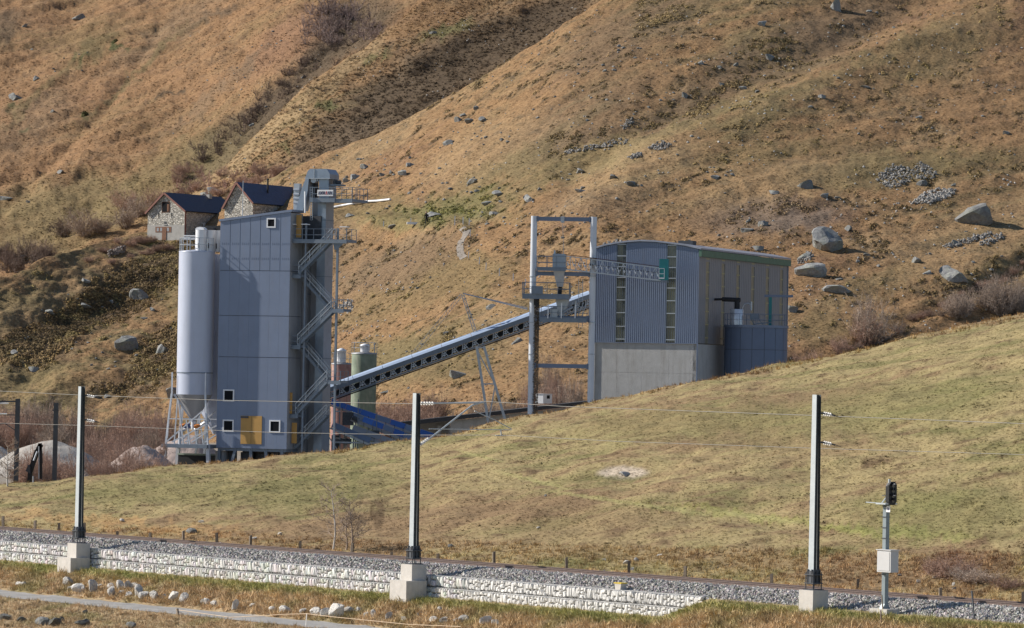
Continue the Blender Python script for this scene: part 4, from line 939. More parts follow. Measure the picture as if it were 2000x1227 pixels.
bar('side_plate', -.78, -.345, .02, .06, M_STEEL); bar('side_plate', -.78, -.345, 1.74, 1.78, M_STEEL)
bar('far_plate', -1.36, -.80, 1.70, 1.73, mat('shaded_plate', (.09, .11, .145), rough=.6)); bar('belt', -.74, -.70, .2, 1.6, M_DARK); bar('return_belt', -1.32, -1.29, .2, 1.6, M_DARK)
bar('bottom_chord', -1.56, -1.40, -.02, .16, M_STEEL); bar('bottom_chord', -1.56, -1.40, 1.64, 1.82, M_STEEL)
bar('lower_pipe', -1.72, -1.60, .0, .12, M_DARK)
ni = 26
for i in range(ni):
    s = Ln*(i+.5)/ni; m = MB(); y = .05
    m.beam(at_(s-.34, -1.40, y), at_(s-.08, -.8, y), .07); m.beam(at_(s+.34, -1.40, y), at_(s+.08, -.8, y), .07); m.tube(at_(s, -1.22, 0), at_(s, -1.22, 1.7), .10); m.tube(at_(s, -1.0, .1), at_(s, -1.0, 1.7), .07); m.beam(at_(s-.25, -1.2, y-.03), at_(s+.25, -1.2, y-.03), .06)
    m.beam(at_(s+.34, -1.40, 1.72), at_(s+.08, -.8, 1.72), .07); m.build('idler_frame', M_GALV, cv)
m = MB()
for i in range(ni): m.beam(at_(Ln*i/ni+.1, -1.38, .12), at_(Ln*(i+1)/ni-.1, -.80, .12), .045)
m.build('lattice_bracing', M_GALV, cv)
# A frame with stay mast
af = CF_.empty('conveyor_trestle', 'slanting steel trestle carrying the inclined conveyor with a stayed mast above it', 'trestle')
gy = zat(-6, 428)-CF_.O.z
for ly in (0, 1.8):
    m = MB(); a, b, c, d = K(931, 676, ly), K(953, 822, ly), K(945, 676, ly), K(987, 822, ly)
    m.beam(a, a.lerp(b, 1.25), .26); m.beam(c, c.lerp(d, 1.25), .26); m.build('leg', M_GALV, af)
m = MB()
for (p_, q_) in (((930, 679), (946, 679)), ((943, 750), (967, 750)), ((935, 690), (965, 747)), ((967, 752), (956, 815)), ((950, 752), (947, 752))):
    m.beam(K(*p_, 0), K(*q_, 0), .12); m.beam(K(*p_, 1.8), K(*q_, 1.8), .12)
m.build('cross_brace', M_GALV, af)
m = MB(); a, b = K(901, 575, .9), K(927, 655, .9); a2, b2 = K(906, 575, .9), K(933, 653, .9)
for ly in (.55, 1.25):
    o_ = Vector((0, ly-.9, 0)); m.beam(a+o_, b+o_, .06); m.beam(a2+o_, b2+o_, .06)
for i in range(12): m.beam(a.lerp(b, i/12), a2.lerp(b2, (i+1)/12), .035); m.beam(a2.lerp(b2, i/12), a.lerp(b, (i+1)/12), .035)
m.build('stay_mast', M_GALV, af)
m = MB(); a, b = K(899, 574, .9), K(802, 692, .9); a2, b2 = K(903, 578, .9), K(812, 692, .9); m.beam(a, b, .04); m.beam(a2, b2, .04)
for i in range(22): m.beam(a.lerp(b, i/22), a2.lerp(b2, (i+1)/22), .022)
m.build('lattice_stay', M_GALV, af)
m = MB(); m.tube(K(904, 573, .9), K(1030, 604, .9), .06); m.tube(K(904, 573, .9), K(1030, 601, 1.1), .03); m.build('stay_rod', M_GALV, af)

# ---- gantry frame
GF = Frame(P(1040, 780, 413), R(4)); gzg = zat(GF.O.x, 413)-GF.O.z-.5
gt = GF.empty('gantry_frame', 'tall frame of two round steel posts and cross beams beside the hall', 'gantry', None, (0, 0, gzg))
def G(px, py, ly=0): p = GF.L(px, py, ly); return Vector((p.x, ly, p.z-gzg))
zt1 = G(1044, 422).z
M_POST = mat('pale_round_post', (.55, .58, .63), rough=.4, var=.05, scale=1)
for (px_, rr) in ((1036.5, .30), (1153, .31)):
    b = G(px_+ (0 if px_ < 1100 else 0), 800); t = Vector((b.x+ .0, 0, zt1)); m = MB(); m.tube((b.x, 0, 0), (b.x, 0, zt1), rr, 28); m.build('post', M_POST, gt)
    m = MB()
    for y_ in (540, 630, 692): z = G(px_, y_).z; m.tube((b.x, 0, z-.05), (b.x, 0, z+.05), rr+.06, 28)
    m.build('post_flange', M_GALV, gt)
xa, xb = G(1036.5, 800).x+.3, G(1153, 800).x-.31
M_BEAM = mat('blue_beam', (.15, .185, .26), rough=.45, metal=.15, var=.06)
for (y0_, y1_) in ((424, 432), (531, 539), (617, 627), (711, 719)):
    z0_, z1_ = G(1095, y1_).z, G(1095, y0_).z
    MB().box(xa, xb, -.15, .15, z0_, z1_).build('cross_beam', M_BEAM, gt)
    for xx in (xa, xb-.14): MB().box(xx, xx+.14, -.22, .22, z0_-.08, z1_+.06).build('beam_flange', M_BEAM, gt)
m = MB(); a = G(1099, 425); m.box(a.x-.18, a.x+.18, -.25, .25, G(1099, 435).z, a.z+.1); b = G(1102, 530); m.tube((a.x, -.1, a.z-.3), (b.x, -.1, b.z), .02, 5); m.build('hoist_rope', M_GALV, gt)
MB().tube((a.x, -.1, b.z), (a.x+.0, -.1, b.z-.3), .08).build('hoist_hook', M_DARKSTEEL, gt)
# upper hopper, deck and lower deck
hp = GF.empty('weigh_hopper', 'grey box hopper with funnel on the gantry mid beam', 'hopper', None, (0, 0, gzg))
a, b = G(1079, 523, -.6), G(1104, 496, -.6); MB().box(a.x, b.x, -.6, .8, a.z, b.z).build('bin', M_DUCT, hp)
c, d = G(1084, 560, -.6), G(1104, 560, -.6); zc_ = c.z
m = MB(); v = [(a.x, -.6, a.z), (b.x, -.6, a.z), (b.x, .8, a.z), (a.x, .8, a.z), (a.x+.45, -.2, zc_), (b.x-.2, -.2, zc_), (b.x-.2, .4, zc_), (a.x+.45, .4, zc_)]
m.add([(x, y, z-.003) for x, y, z in v], [(0, 1, 5, 4), (1, 2, 6, 5), (2, 3, 7, 6), (3, 0, 4, 7), (4, 5, 6, 7), (3, 2, 1, 0)]); m.build('funnel', M_GALV, hp)
MB().tube((a.x+.75, .1, zc_), (a.x+.7, .1, zc_-.7), .2, 12).build('spout', M_DARK, hp)
MB().tube((a.x+.15, 0, b.z), (a.x+.15, 0, b.z+.35), .09).build('vent', M_GALV, hp)
a, b = G(1048, 524, -.9), G(1105, 524, -.9); dk = platform(gt, a.x, b.x, -.9, 1.0, a.z, 'upper_deck', 'fb', h=1.2)
a, b = G(1020, 576, -1.3), G(1112, 576, -1.3); platform(gt, a.x, b.x, -1.3, 1.3, a.z, 'middle_deck', 'fblr', h=1.25, t=.25)
a, b = G(1022, 590, -1.2), G(1085, 588, -1.2)
m = MB(); p_ = G(1038, 574, -1.35); m.box(p_.x, p_.x+1.1, -1.45, -1.36, p_.z, p_.z+.75); m.build('deck_cabinet', M_STEEL, gt)
a, b = G(1054, 622, -.8), G(1146, 622, -.8); platform(gt, a.x, b.x, -.8, 1.6, a.z, 'lower_deck', 'fb', h=1.2, t=.22)
m = MB(); 
for (px_, y0_, y1_) in ((1070, 594, 622), (1096, 592, 622), (1123, 596, 622)): p_ = G(px_, y1_, -.9); q_ = G(px_+1, y0_, -.9); m.beam(p_, q_, .08)
m.build('deck_post', M_FRAMEW, gt)
m = MB(); p_ = G(1075, 608, -.2); m.box(p_.x, p_.x+.7, -.3, .6, p_.z-.6, p_.z+.2); p_ = G(1100, 600, 0); m.tube((p_.x, 0, p_.z-.5), (p_.x+.9, .3, p_.z), .14); m.prism([(p_.x-.8, p_.z+.9), (p_.x-.4, p_.z-.9), (p_.x+.1, p_.z-.9), (p_.x+.6, p_.z+.9)], .1, .8); m.tube((p_.x+1.2, 0, p_.z+.6), (p_.x+1.2, 0, p_.z-.8), .1)
for i in range(5): m.beam((p_.x+.4+i*.35, .5, p_.z-.8), (p_.x+.9+i*.35, .5, p_.z+.5), .06)
m.build('drive_unit', M_GALV, gt)
m = MB()
for px_ in (1130, 1138): m.beam(G(px_, 640, 1.0), G(px_, 545, 1.0), .05)
for i in range(20): z = G(1134, 640-i*4.6, 1).z; m.beam((G(1130, 600, 1).x, 1, z), (G(1138, 600, 1).x, 1, z), .03)
m.build('ladder', M_GALV, gt)
# dark discharge hose column under the deck: falling gravel
g = np.random.default_rng(21); n = 9000; a = G(1048.5, 582, -.1)
t = g.power(.75, n) if False else g.random(n)**1.5; zz = (a.z-.1)-t*(a.z-1.5); sp_ = .19+.05*t
X_ = np.stack([a.x+g.uniform(-1, 1, n)*sp_*1.3, a.y+g.normal(0, 1, n)*sp_*.6, zz], -1)
tone = g.choice([.11, .16, .22], n)[:, None]*np.array([1, .8, .62])
fs = scatter('falling_gravel', X_, g.uniform(.02, .045, n), CHIPS, M_BALLAST, tone, tilt=1.0); fs.location = GF.W(0, 0, gzg); fs.rotation_euler = (0, 0, -GF.t)
a = G(1047.5, 600, -.2); MB().tube((a.x, -.2, G(1047, 577, -.2).z), (a.x, -.2, a.z), .26, 14).build('drop_pipe', M_DARK, gt)
# upper conveyor to the hall
UF = Frame(P(1104, 512, 412), R(6)); uc = UF.empty('transfer_conveyor', 'short lattice conveyor from the gantry ending in a teal cabinet before the hall', 'conveyor')
def U(px, py, ly=0): p = UF.L(px, py, ly); return Vector((p.x, ly, p.z))
for ly in (0, 1.0):
    m = MB(); m.beam(U(1104, 500, ly), U(1290, 524, ly), .08); m.beam(U(1104, 526, ly), U(1290, 548, ly), .12)
    for i in range(18):
        f0, f1 = i/18, (i+1)/18; T0, T1 = U(1104, 500, ly), U(1290, 524, ly); B0, B1 = U(1104, 526, ly), U(1290, 548, ly)
        m.beam(T0.lerp(T1, f0), B0.lerp(B1, f0), .05); m.beam(T0.lerp(T1, f0 if i % 2 else f1), B0.lerp(B1, f1 if i % 2 else f0), .04)
    m.build('side_truss', M_GALV, uc)
m = MB(); v = [U(1104, 513, 0)+Vector((0, .1, 0)), U(1290, 536, 0)+Vector((0, .1, 0))]; m.beam(v[0]+Vector((0, .4, .12)), v[1]+Vector((0, .4, .12)), .7, .04); m.build('belt', M_DARK, uc)
m = MB(); m.beam(U(1104, 499, .0)+Vector((0, .5, .1)), U(1290, 523, .0)+Vector((0, .5, .1)), .8, .05); m.build('belt_cover', mat('brown_cover', (.10, .055, .05), rough=.6), uc)
for i in range(17):
    c = v[0].lerp(v[1], (i+.5)/17); mm = MB(); mm.tube(c+Vector((0, -.1, -.12)), c+Vector((0, .9, -.12)), .08); mm.beam(c+Vector((-.12, -.1, .15)), c+Vector((.05, -.1, -.3)), .05); mm.build('idler', M_FRAMEW, uc)
a, b = U(1287, 547, -.15), U(1305, 506, -.15); M_TEAL = mat('teal_paint', (.02, .20, .21), rough=.45, var=.08)
cb = MB().box(a.x, b.x, -.2, 1.1, a.z, b.z).build('end_cabinet', M_TEAL, uc); m = MB(); w_ = b.x-a.x
railing(m, (a.x, -.26, a.z+.1), (a.x+w_*.6, -.26, a.z+.1), 1.0, .05, 1); m.build('guard_rail', M_FRAMEW, cb)
MB().beam(U(1262, 549, .5), U(1306, 551, .5), .9, .08).build('end_deck', M_STEEL, uc)

# ---- hall
HF = Frame(P(1362, 672, 414), R(20)); gh = -6.0
hl = HF.empty('aggregate_hall', 'large barrel roofed blue grey hall with ribbed sheets, glazed strips and concrete base', 'hall', None, (0, 0, gh))
def H_(px, py, ly=0): p = HF.L(px, py, ly); return Vector((p.x, ly, p.z-gh))
W_ = -H_(1160, 670).x; zc0 = H_(1362, 671).z; DEP = 24.0
arc_px = [(1163, 486), (1183, 480.5), (1204, 476.5), (1228, 473.5), (1251, 472), (1279, 473), (1306, 476.2), (1338, 480.5), (1369, 487)]
arc = [H_(*t) for t in arc_px]; ax = np.array([a.x for a in arc]); az = np.array([a.z for a in arc]); ax[0] = -W_; ax[-1] = 0
def az_(x): return float(np.interp(x, ax, az))
# inner dark volume
m = MB(); poly = [(-W_+.25, zc0+.1)]+[(-.25, zc0+.1)]+[(float(x)*.985-.1, float(z)-.12) for x, z in zip(ax[::-1], az[::-1])]
MB().prism(poly, .5, DEP-.3).build('inner_wall', mat('hall_interior', (.05, .055, .06), rough=.9), hl)
sx = [H_(p_, 600).x for p_ in (1202.5, 1222, 1300.5, 1320)]
def ribbed(xa, xb, name='cladding_panel'):
    pitch = .205; n = max(2, round((xb-xa)/pitch)); p_ = (xb-xa)/n; prof = []
    for i in range(n): s = xa+i*p_; prof += [(s, .0), (s+p_*.52, .0), (s+p_*.60, .05), (s+p_*.92, .05)]
    prof.append((xb, 0)); v = []; f = []
    for (x, y) in prof: v += [(x, y, zc0+.02), (x, y, az_(x)-.02)]
    for i in range(len(prof)-1): f.append((2*i, 2*i+2, 2*i+3, 2*i+1))
    return MB().add(v, f).build(name, M_CLAD, hl, None, False)
ribbed(-W_, sx[0]); ribbed(sx[1], sx[2]); ribbed(sx[3], -.02)
M_GLAZE = mat('dusty_glazing', (.075, .08, .065), rough=.12, var=.5, scale=.7, spec=.6, dirt=.7, dirtcol=(.16, .15, .07), info=.45)
def strip(xa, xb):
    n = 9; zt_ = min(az_(xa), az_(xb))-.06; fr = MB()
    w = link('glazed_strip', MB().box(xa, xa+.06, .0, .10, zc0+.03, zt_+.02).box(xb-.06, xb, .0, .10, zc0+.03, zt_+.02).mesh('glazed_strip'), hl, None, M_STEEL)
    cuts = [zc0+.03+(zt_-zc0)*t for t in (0, .03, .16, .30, .43, .56, .66, .77, .88, 1.0)]
    for i, (c0, c1) in enumerate(zip(cuts[:-1], cuts[1:])):
        MB().box(xa+.061, xb-.061, .12, .14, c0+.05, c1-.05).build('pane', M_GLAZE, w)
        MB().box(xa+.06, xb-.06, .01, .12, c1-.045, c1+.045).build('transom', M_GALV, w)
    nm = MB()
    for k in range(1, 5): x = xa+(xb-xa)*k/5; nm.box(x-.012, x+.012, .095, .119, zc0+.05, zt_)
    nm.build('mullion', M_STEEL, w)
strip(sx[0]+.0, sx[1]); strip(sx[2], sx[3])
# side wall
M_HSIDE = mat('hall_side_sheet', (.245, .245, .26), rough=.5, metal=.1, var=.06, scale=.6, dirt=.2, dirtcol=(.2, .18, .15))
ztop = az_(0)-.25
M_YGLZ = mat('yellowed_rooflight_sheet', (.24, .225, .17), rough=.3, var=.2, scale=1.5)
def side_y(px):                                                   # depth along the side plane lx = 0 of a pixel column
    d = Vector([float(t) for t in ray(px, 600)]); k = HF.O.dot(HF.lx)/d.dot(HF.lx); return (d*k-HF.O).dot(HF.ly)
ys = [side_y(p_) for p_ in (1381, 1411.5, 1440.5, 1469.5, 1498, 1525.5)]; DEP2 = side_y(1537)
prev = .02
for y in ys+[DEP2+.55]:
    MB().box(-.08, .0, prev, y-.55, zc0+.02, ztop).build('side_panel', M_HSIDE, hl)
    m = MB(); yy = prev
    while yy < y-.6: m.box(.0, .012, yy, yy+.12, zc0+.02, ztop-.02); yy += .62
    m.build('side_rib', M_HSIDE, hl)
    if y < DEP2:
        w = MB().box(-.10, -.04, y-.549, y+.549, zc0+.02, ztop-.9).build('side_rooflight_strip', M_YGLZ, hl)
        for k in range(7): z = zc0+.6+(ztop-1.2-zc0)*k/6; MB().box(-.035, .01, y-.5, y+.5, z-.06, z+.06).build('transom', mat('cream_bar', (.42, .36, .2)), w)
        MB().box(-.08, .0, y-.549, y+.549, ztop-.898, ztop).build('head_panel', M_HSIDE, hl)
    prev = y+.55
# roof shell with eaves
m = MB(); rp_ = [(float(x)+(.25 if i == len(ax)-1 else (-.15 if i == 0 else 0)), float(z)+.02-(.05 if i in (0, len(ax)-1) else 0)) for i, (x, z) in enumerate(zip(ax, az))]
n = len(rp_); v = []
for (y) in (-.18, DEP2+.3):
    v += [(x, y, z) for x, z in rp_]+[(x, y, z+.16) for x, z in rp_]
f = []
for i in range(n-1): f += [(i, i+1, 2*n+i+1, 2*n+i), (n+i, 3*n+i, 3*n+i+1, n+i+1), (i, n+i, n+i+1, i+1), (2*n+i, 2*n+i+1, 3*n+i+1, 3*n+i)]
f += [(0, 2*n, 3*n, n), (n-1, 2*n-1, 4*n-1, 3*n-1)]
MB().add(v, f).build('roof', mat('roof_sheet', (.30, .32, .38), rough=.4, metal=.2), hl)
MB().box(.02, .30, -.10, DEP2+.25, ztop-.45, ztop-.003+.18).build('gutter', mat('green_fascia', (.09, .17, .12), rough=.5, metal=.1), hl)
MB().box(-.06, .05, -.06, .05, 1, ztop).build('corner_post', M_BEAM, hl); MB().box(-.10, .06, DEP2, DEP2+.2, 1, ztop).build('corner_post', M_BEAM, hl)
MB().box(-3.1, -1.6, 3.0, 4.2, az_(-2.4)+.1, az_(-2.4)+.5).build('roof_hatch', M_DARKSTEEL, hl)
MB().box(-W_-.1, -.2, DEP2, DEP2+.1, 1, az_(-W_)).build('rear_wall', M_HSIDE, hl); MB().box(-W_-.08, -W_, 0, DEP2, 1, az_(-W_)-.1).build('side_panel', M_HSIDE, hl)
# concrete base in board marked bays
bx = [-W_, H_(1204, 700).x, H_(1253, 700).x, H_(1305, 700).x, H_(1347, 700).x, 0]
zm = H_(1300, 729).z
for i in range(5):
    for (z0_, z1_) in ((0, zm-.008), (zm+.008, zc0-.06)):
        MB().box(bx[i]+.005, bx[i+1]-.005, .12, .6, z0_, z1_).build('concrete_panel', M_CONCG, hl)
MB().box(-W_+.1, -.1, .25, 3, 0, zc0-.08).build('base_core', M_CONCG, hl)
MB().box(-W_-.05, .03, -.05, .2, zc0-.058, zc0+.018).build('drip_sill', M_BEAM, hl)
MB().box(-.5, .02, .12, DEP2, 0, zc0-.07).build('side_base', M_CONCG, hl)
MB().box(-W_-.02, -W_+.12, .0, .119, 0, zc0-.06).build('base_corner', M_CONC, hl)
# tank before the side wall
TK = Frame(P(1469, 640, 417), R(10)); gtk = -5.2
tk = TK.empty('round_tank', 'wide dark blue round tank with railed deck in front of the hall side', 'tank', None, (0, 0, gtk))
def T_(px, py, ly=0): p = TK.L(px, py, ly); return Vector((p.x, ly, p.z-gtk))
r_ = (T_(1531, 700).x-T_(1408, 700).x)/2; cxt = (T_(1531, 700).x+T_(1408, 700).x)/2; ztk = T_(1469, 640).z
M_TANK = mat('tank_blue', (.115, .15, .225), rough=.5, metal=.1, var=.06)
na = 16
for i in range(na):
    for (z0_, z1_) in ((0, T_(1469, 683).z-.02), (T_(1469, 683).z+.02, ztk)):
        a0, a1 = 2*math.pi*i/na+.006, 2*math.pi*(i+1)/na-.006; m = MB(); arcp = [a0+(a1-a0)*k/4 for k in range(5)]
        v = [(cxt+r_*math.cos(a), 2.6+r_*math.sin(a), z) for z in (z0_, z1_) for a in arcp]
        m.add(v, [(k, k+1, k+6, k+5) for k in range(4)], True); m.build('shell_plate', M_TANK, tk)
MB().lathe((cxt, 2.6, 0), [(r_-.04, 0), (r_-.04, ztk-.05)], 48).build('shell_liner', M_DARKSTEEL, tk)
MB().lathe((cxt, 2.6, 0), [(r_+.1, ztk+.002), (r_+.1, ztk+.25)], 48).build('deck', M_BEAM, tk)
m = MB()
for i in range(22):
    a0, a1 = 2*math.pi*i/22, 2*math.pi*(i+1)/22; p_ = Vector((cxt+r_*math.cos(a0), 2.6+r_*math.sin(a0), ztk+.25)); q_ = Vector((cxt+r_*math.cos(a1), 2.6+r_*math.sin(a1), ztk+.25)); m.beam(p_, p_+Vector((0, 0, 1.1)), .04)
    for h in (.55, 1.1): m.beam(p_+Vector((0, 0, h)), q_+Vector((0, 0, h)), .035)
m.build('railing', M_BEAM, tk)
p_ = T_(1439, 634, 1.0); vs = MB().lathe((p_.x, 1.0, ztk+.25), [(.66, 0), (.66, 1.45), (.6, 1.55)], 28).build('vessel', mat('vessel_steel', (.55, .56, .60), rough=.3, metal=.4), tk)
m = MB(); z = ztk+1.8; m.tube((p_.x, 1.0, z), (p_.x, 1.0, z+.85), .27, 14); m.tube((p_.x+.3, 1.0, z+.9), (p_.x-1.5, 1.2, z+.95), .22, 14); m.tube((p_.x-1.5, 1.2, z+.95), (p_.x-3.1, 1.6, z+.9), .12, 12); m.build('vessel_pipe', M_DARK, tk)
m = MB(); m.path([(p_.x+.5, .9, z), (p_.x+.7, .9, z+.45), (p_.x+1.1, .9, z+.6), (p_.x+1.4, .9, z+.4)], .07); m.tube((p_.x+1.4, .9, z+.75), (p_.x+1.4, .9, z-.1), .10); m.build('bent_pipe', M_GALV, tk)
m = MB(); m.box(p_.x+1.3, p_.x+2.2, .8, 1.6, ztk+.8, ztk+1.4); m.beam((p_.x+1.4, 1, ztk+.8), (p_.x+1.8, 1, ztk+.25), .08); m.beam((p_.x+2.2, 1, ztk+.8), (p_.x+2.6, 1, ztk+.3), .07); m.beam((p_.x+1.9, 1, ztk+.4), (p_.x+3.4, 1, ztk+.55), .1); m.build('pump_unit', M_STEEL, tk)
m = MB(); a, b = T_(1504, 640, 2.5), T_(1504, 577, 2.5); m.box(a.x-.14, a.x+.14, 2.4, 2.6, a.z, b.z); m.build('jib_post', M_TEAL, tk)
m = MB(); a, b = T_(1493, 578, 2.5), T_(1549, 578, 2.5); m.box(a.x, b.x, 2.35, 2.65, a.z-.12, a.z+.12); m.build('jib_beam', M_BEAM, tk)

# ---- rear silos
def small_silo(px0, px1, pytop, Y, label, m_, cap, h=None, rust=False):
    Fq = Frame(P((px0+px1)/2, pytop, Y), 0); r = (px1-px0)/2/F*Y; g0 = zat(Fq.O.x, Y)-Fq.O.z-.3
    e = Fq.empty('small_silo', label, 'silo', None, (0, 0, g0)); z = -g0; n = 28
    MB().lathe((0, 0, 0), [(r*.9, 0), (r, .4), (r, z)], n).build('shell', m_, e); MB().lathe((0, 0, 0), [(r+.04, z+.002), (r+.04, z+.12), (.2, z+.25)], n).build('roof', M_CLADS, e)
    cx0, cr, ch = cap; MB().lathe((cx0, 0, 0), [(cr, z+.25), (cr, z+.1+ch*.9), (cr+.04, z+.1+ch*.9), (cr+.04, z+.2+ch*.93), (.1, z+.3+ch)], 20).build('filter_cap', M_WCOR, e)
    m = MB()
    for i in range(10):
        a0, a1 = 2*math.pi*i/10, 2*math.pi*(i+1)/10; p = Vector((r*math.cos(a0), r*math.sin(a0), z+.1)); q = Vector((r*math.cos(a1), r*math.sin(a1), z+.1)); m.beam(p, p+Vector((0, 0, 1.1)), .04)
        for h_ in (.55, 1.1): m.beam(p+Vector((0, 0, h_)), q+Vector((0, 0, h_)), .035)
    m.build('railing', M_GALV, e); return e
M_RED_ = mat('faded_red_paint', (.31, .17, .155), rough=.8, var=.3, scale=2, dirt=1, dirtcol=(.42, .33, .28))
M_GRN = mat('faded_green_paint', (.20, .24, .18), rough=.8, var=.3, scale=1.2, dirt=1, dirtcol=(.34, .33, .27))
small_silo(648, 687, 712, 445, 'faded red silo with white filter cap between stairs and green silo', M_RED_, (-.05, .48, 1.4))
small_silo(687, 736, 692, 438, 'weathered green silo with round filter cap behind the long conveyor', M_GRN, (.05, .5, .8))

# ---- blue covered feeder conveyors low down
FF_ = Frame(P(650, 800, 424), 0)
def feeder(pa, pb, th, ly, m_list, label, wd=1.0, body=M_CLADS):
    e = FF_.empty('feeder_conveyor', label, 'conveyor'); A = FF_.L(*pa, ly); B = FF_.L(*pb, ly); A.y = B.y = ly; d = (B-A).normalized(); up = Vector((-d.z, 0, d.x)); up = up if up.z > 0 else -up
    n = len(m_list)
    for i, mm_ in enumerate(m_list):
        a, b = A.lerp(B, i/n)+d*.02, A.lerp(B, (i+1)/n)-d*.02; v = []
        for s in (a, b): v += [s+Vector((0, -wd/2, 0))-up*.42, s+Vector((0, -wd*.2, 0))+up*.12, s+Vector((0, wd*.2, 0))+up*.12, s+Vector((0, wd/2, 0))-up*.42]
        MB().add(v, [(0, 1, 5, 4), (1, 2, 6, 5), (2, 3, 7, 6), (3, 0, 4, 7), (3, 2, 1, 0), (4, 5, 6, 7)]).build('cover', mm_, e)
    for s in (-1, 1): MB().beam(A+Vector((0, s*wd/2, 0))-up*(.46+th/2), B+Vector((0, s*wd/2, 0))-up*(.46+th/2), .06, th).build('side_plate', body, e)
    m = MB(); k = max(3, int((B-A).length/.9))
    for i in range(k): c = A.lerp(B, (i+.5)/k)-up*(.45+th); m.tube(c+Vector((0, -wd/2, 0)), c+Vector((0, wd/2, 0)), .07, 6); m.beam(c+Vector((0, -wd/2-.03, 0)), c+Vector((.0, -wd/2-.03, .3)), .05)
    m.build('rollers', M_DARKSTEEL, e)
    for f_ in (.25, .6): c = A.lerp(B, f_)-up*(.4+th); MB().beam(c, (c.x, c.y, zat(FF_.O.x, 424)-FF_.O.z), .12).build('leg', M_STEEL, e)
M_BLUE = mat('blue_cover', (.06, .15, .44), rough=.4, var=.06, info=.25); M_GBLUE = mat('grey_blue_cover', (.17, .215, .30), rough=.5, var=.08)
feeder((648, 782), (850, 850), .14, 2.2, [M_BLUE, M_BLUE, M_BLUE, M_GBLUE, M_BLUE, M_GBLUE, M_BLUE], 'upper low conveyor under blue covers running down to the bunker wall')
feeder((690, 808), (830, 862), .3, .6, [M_GBLUE, M_BLUE, M_BLUE, M_GBLUE, M_BLUE, M_GBLUE, M_BLUE], 'middle low conveyor under bright blue and grey covers')
feeder((650, 826), (725, 858), .2, -.8, [M_GBLUE, M_GBLUE, M_GBLUE], 'short grey inclined chute conveyor beside the stair foot', .9, M_GALV)
feeder((690, 832), (800, 872), .3, -.3, [M_CLADS]*4, 'plain light grey low conveyor beneath the blue covered ones', .9, M_CLADS)
ck_ = FF_.empty('conveyor_support_frame', 'cluttered blue grey steel frame with pipes under the low conveyors', 'support frame', None, (0, 0, zat(FF_.O.x, 424)-FF_.O.z)); zo = -(zat(FF_.O.x, 424)-FF_.O.z)
def Q_(px, py, ly): p = FF_.L(px, py, ly); return Vector((p.x, ly, p.z+zo))
m = MB()
for px_ in (654, 664, 700, 736): a = Q_(px_, 780 if px_ != 736 else 806, -.2); m.beam((a.x, -.2, 0), a, .1)
m.build('post', M_STEEL, ck_)
m = MB(); m.beam(Q_(655, 864, -1), Q_(760, 866, -1), .16); m.beam(Q_(640, 850, -1), Q_(660, 880, -1), .1); railing(m, Q_(654, 805, -.3), Q_(664, 805, -.3), 1); m.build('beam', M_GALV, ck_)
m = MB(); p = Q_(675, 815, .5); m.box(p.x-.3, p.x+.8, .2, 1, p.z-.8, p.z+.5); m.tube((p.x+.7, 0, p.z), (p.x+1.3, 0, p.z-.3), .25); m.build('gearbox', M_DARKSTEEL, ck_); m = MB(); p = Q_(735, 845, 0); m.box(p.x-.5, p.x+.3, -.3, .5, p.z-.6, p.z+.2); m.build('gearbox', M_DARKSTEEL, ck_); m = MB(); p = Q_(655, 860, -.6); m.tube((p.x, -.6, p.z), (p.x+1.6, -.6, p.z-.1), .3); m.box(p.x-.4, p.x+.4, -.4, .4, 0, p.z+.5); m.build('gearbox', M_DARKSTEEL, ck_)
MB().box(Q_(671, 860, 0).x, Q_(678, 860, 0).x, .1, .4, 0, Q_(671, 842, 0).z).build('ochre_post', M_CONC, ck_)

# ---- bunker wall with roof, white cabin
BF = Frame(P(830, 830, 436), R(-2)); gb = zat(BF.O.x+8, 436)-BF.O.z-1
bk = BF.empty('aggregate_bunker', 'low concrete bunker with flat dark roof edge behind the meadow crest', 'bunker', None, (0, 0, gb))
def B_(px, py, ly=0): p = BF.L(px, py, ly); return Vector((p.x, ly, p.z-gb))
a, b, c, d = B_(770, 826), B_(1150, 783), B_(1150, 790), B_(770, 834)
m = MB(); m.prism([(d.x, d.z), (c.x, c.z), (b.x, b.z), (a.x, a.z)], -.6, 5); m.build('roof_slab', mat('dark_slab', (.05, .052, .058), rough=.8), bk)
x0_, xm_ = B_(880, 830, 0).x, B_(1152, 800, 0).x
m = MB(); m.prism([(x0_, 0), (xm_, 0), (xm_, c.z-.1), (x0_, d.z+(c.z-d.z)*(x0_-d.x)/(c.x-d.x)-.05)], .2, .6); m.build('front_wall', M_CONCG, bk)
m = MB(); m.prism([(d.x, 0), (x0_, 0), (x0_, d.z+(c.z-d.z)*(x0_-d.x)/(c.x-d.x)-.05), (d.x, d.z-.02)], 4.2, 4.5); m.build('rear_wall', M_CONCG, bk)
for px_ in (858, 879): x = B_(px_, 840).x; MB().box(x-.15, x+.15, 1, 1.3, 0, B_(px_, 832).z).build('pillar', M_CONCG, bk)
cb_ = Frame(P(1046, 788, 438), R(25)); e = cb_.empty('site_container', 'small pale box cabin standing on the bunker roof behind the gantry', 'container')
MB().box(0, 1.0, 0, 1.0, 0, .95).build('body', M_FRAMEW, e) if False else None
MB().box(-.0, .85, 0, 2.2, 0, .95).build('body', M_FRAMEW, e); MB().box(-.06, .91, -.06, 2.26, .952, 1.0).build('roof', M_FRAMEW, e); MB().box(.855, .875, .9, 1.6, .5, .85).build('window', M_DGLASS, e)
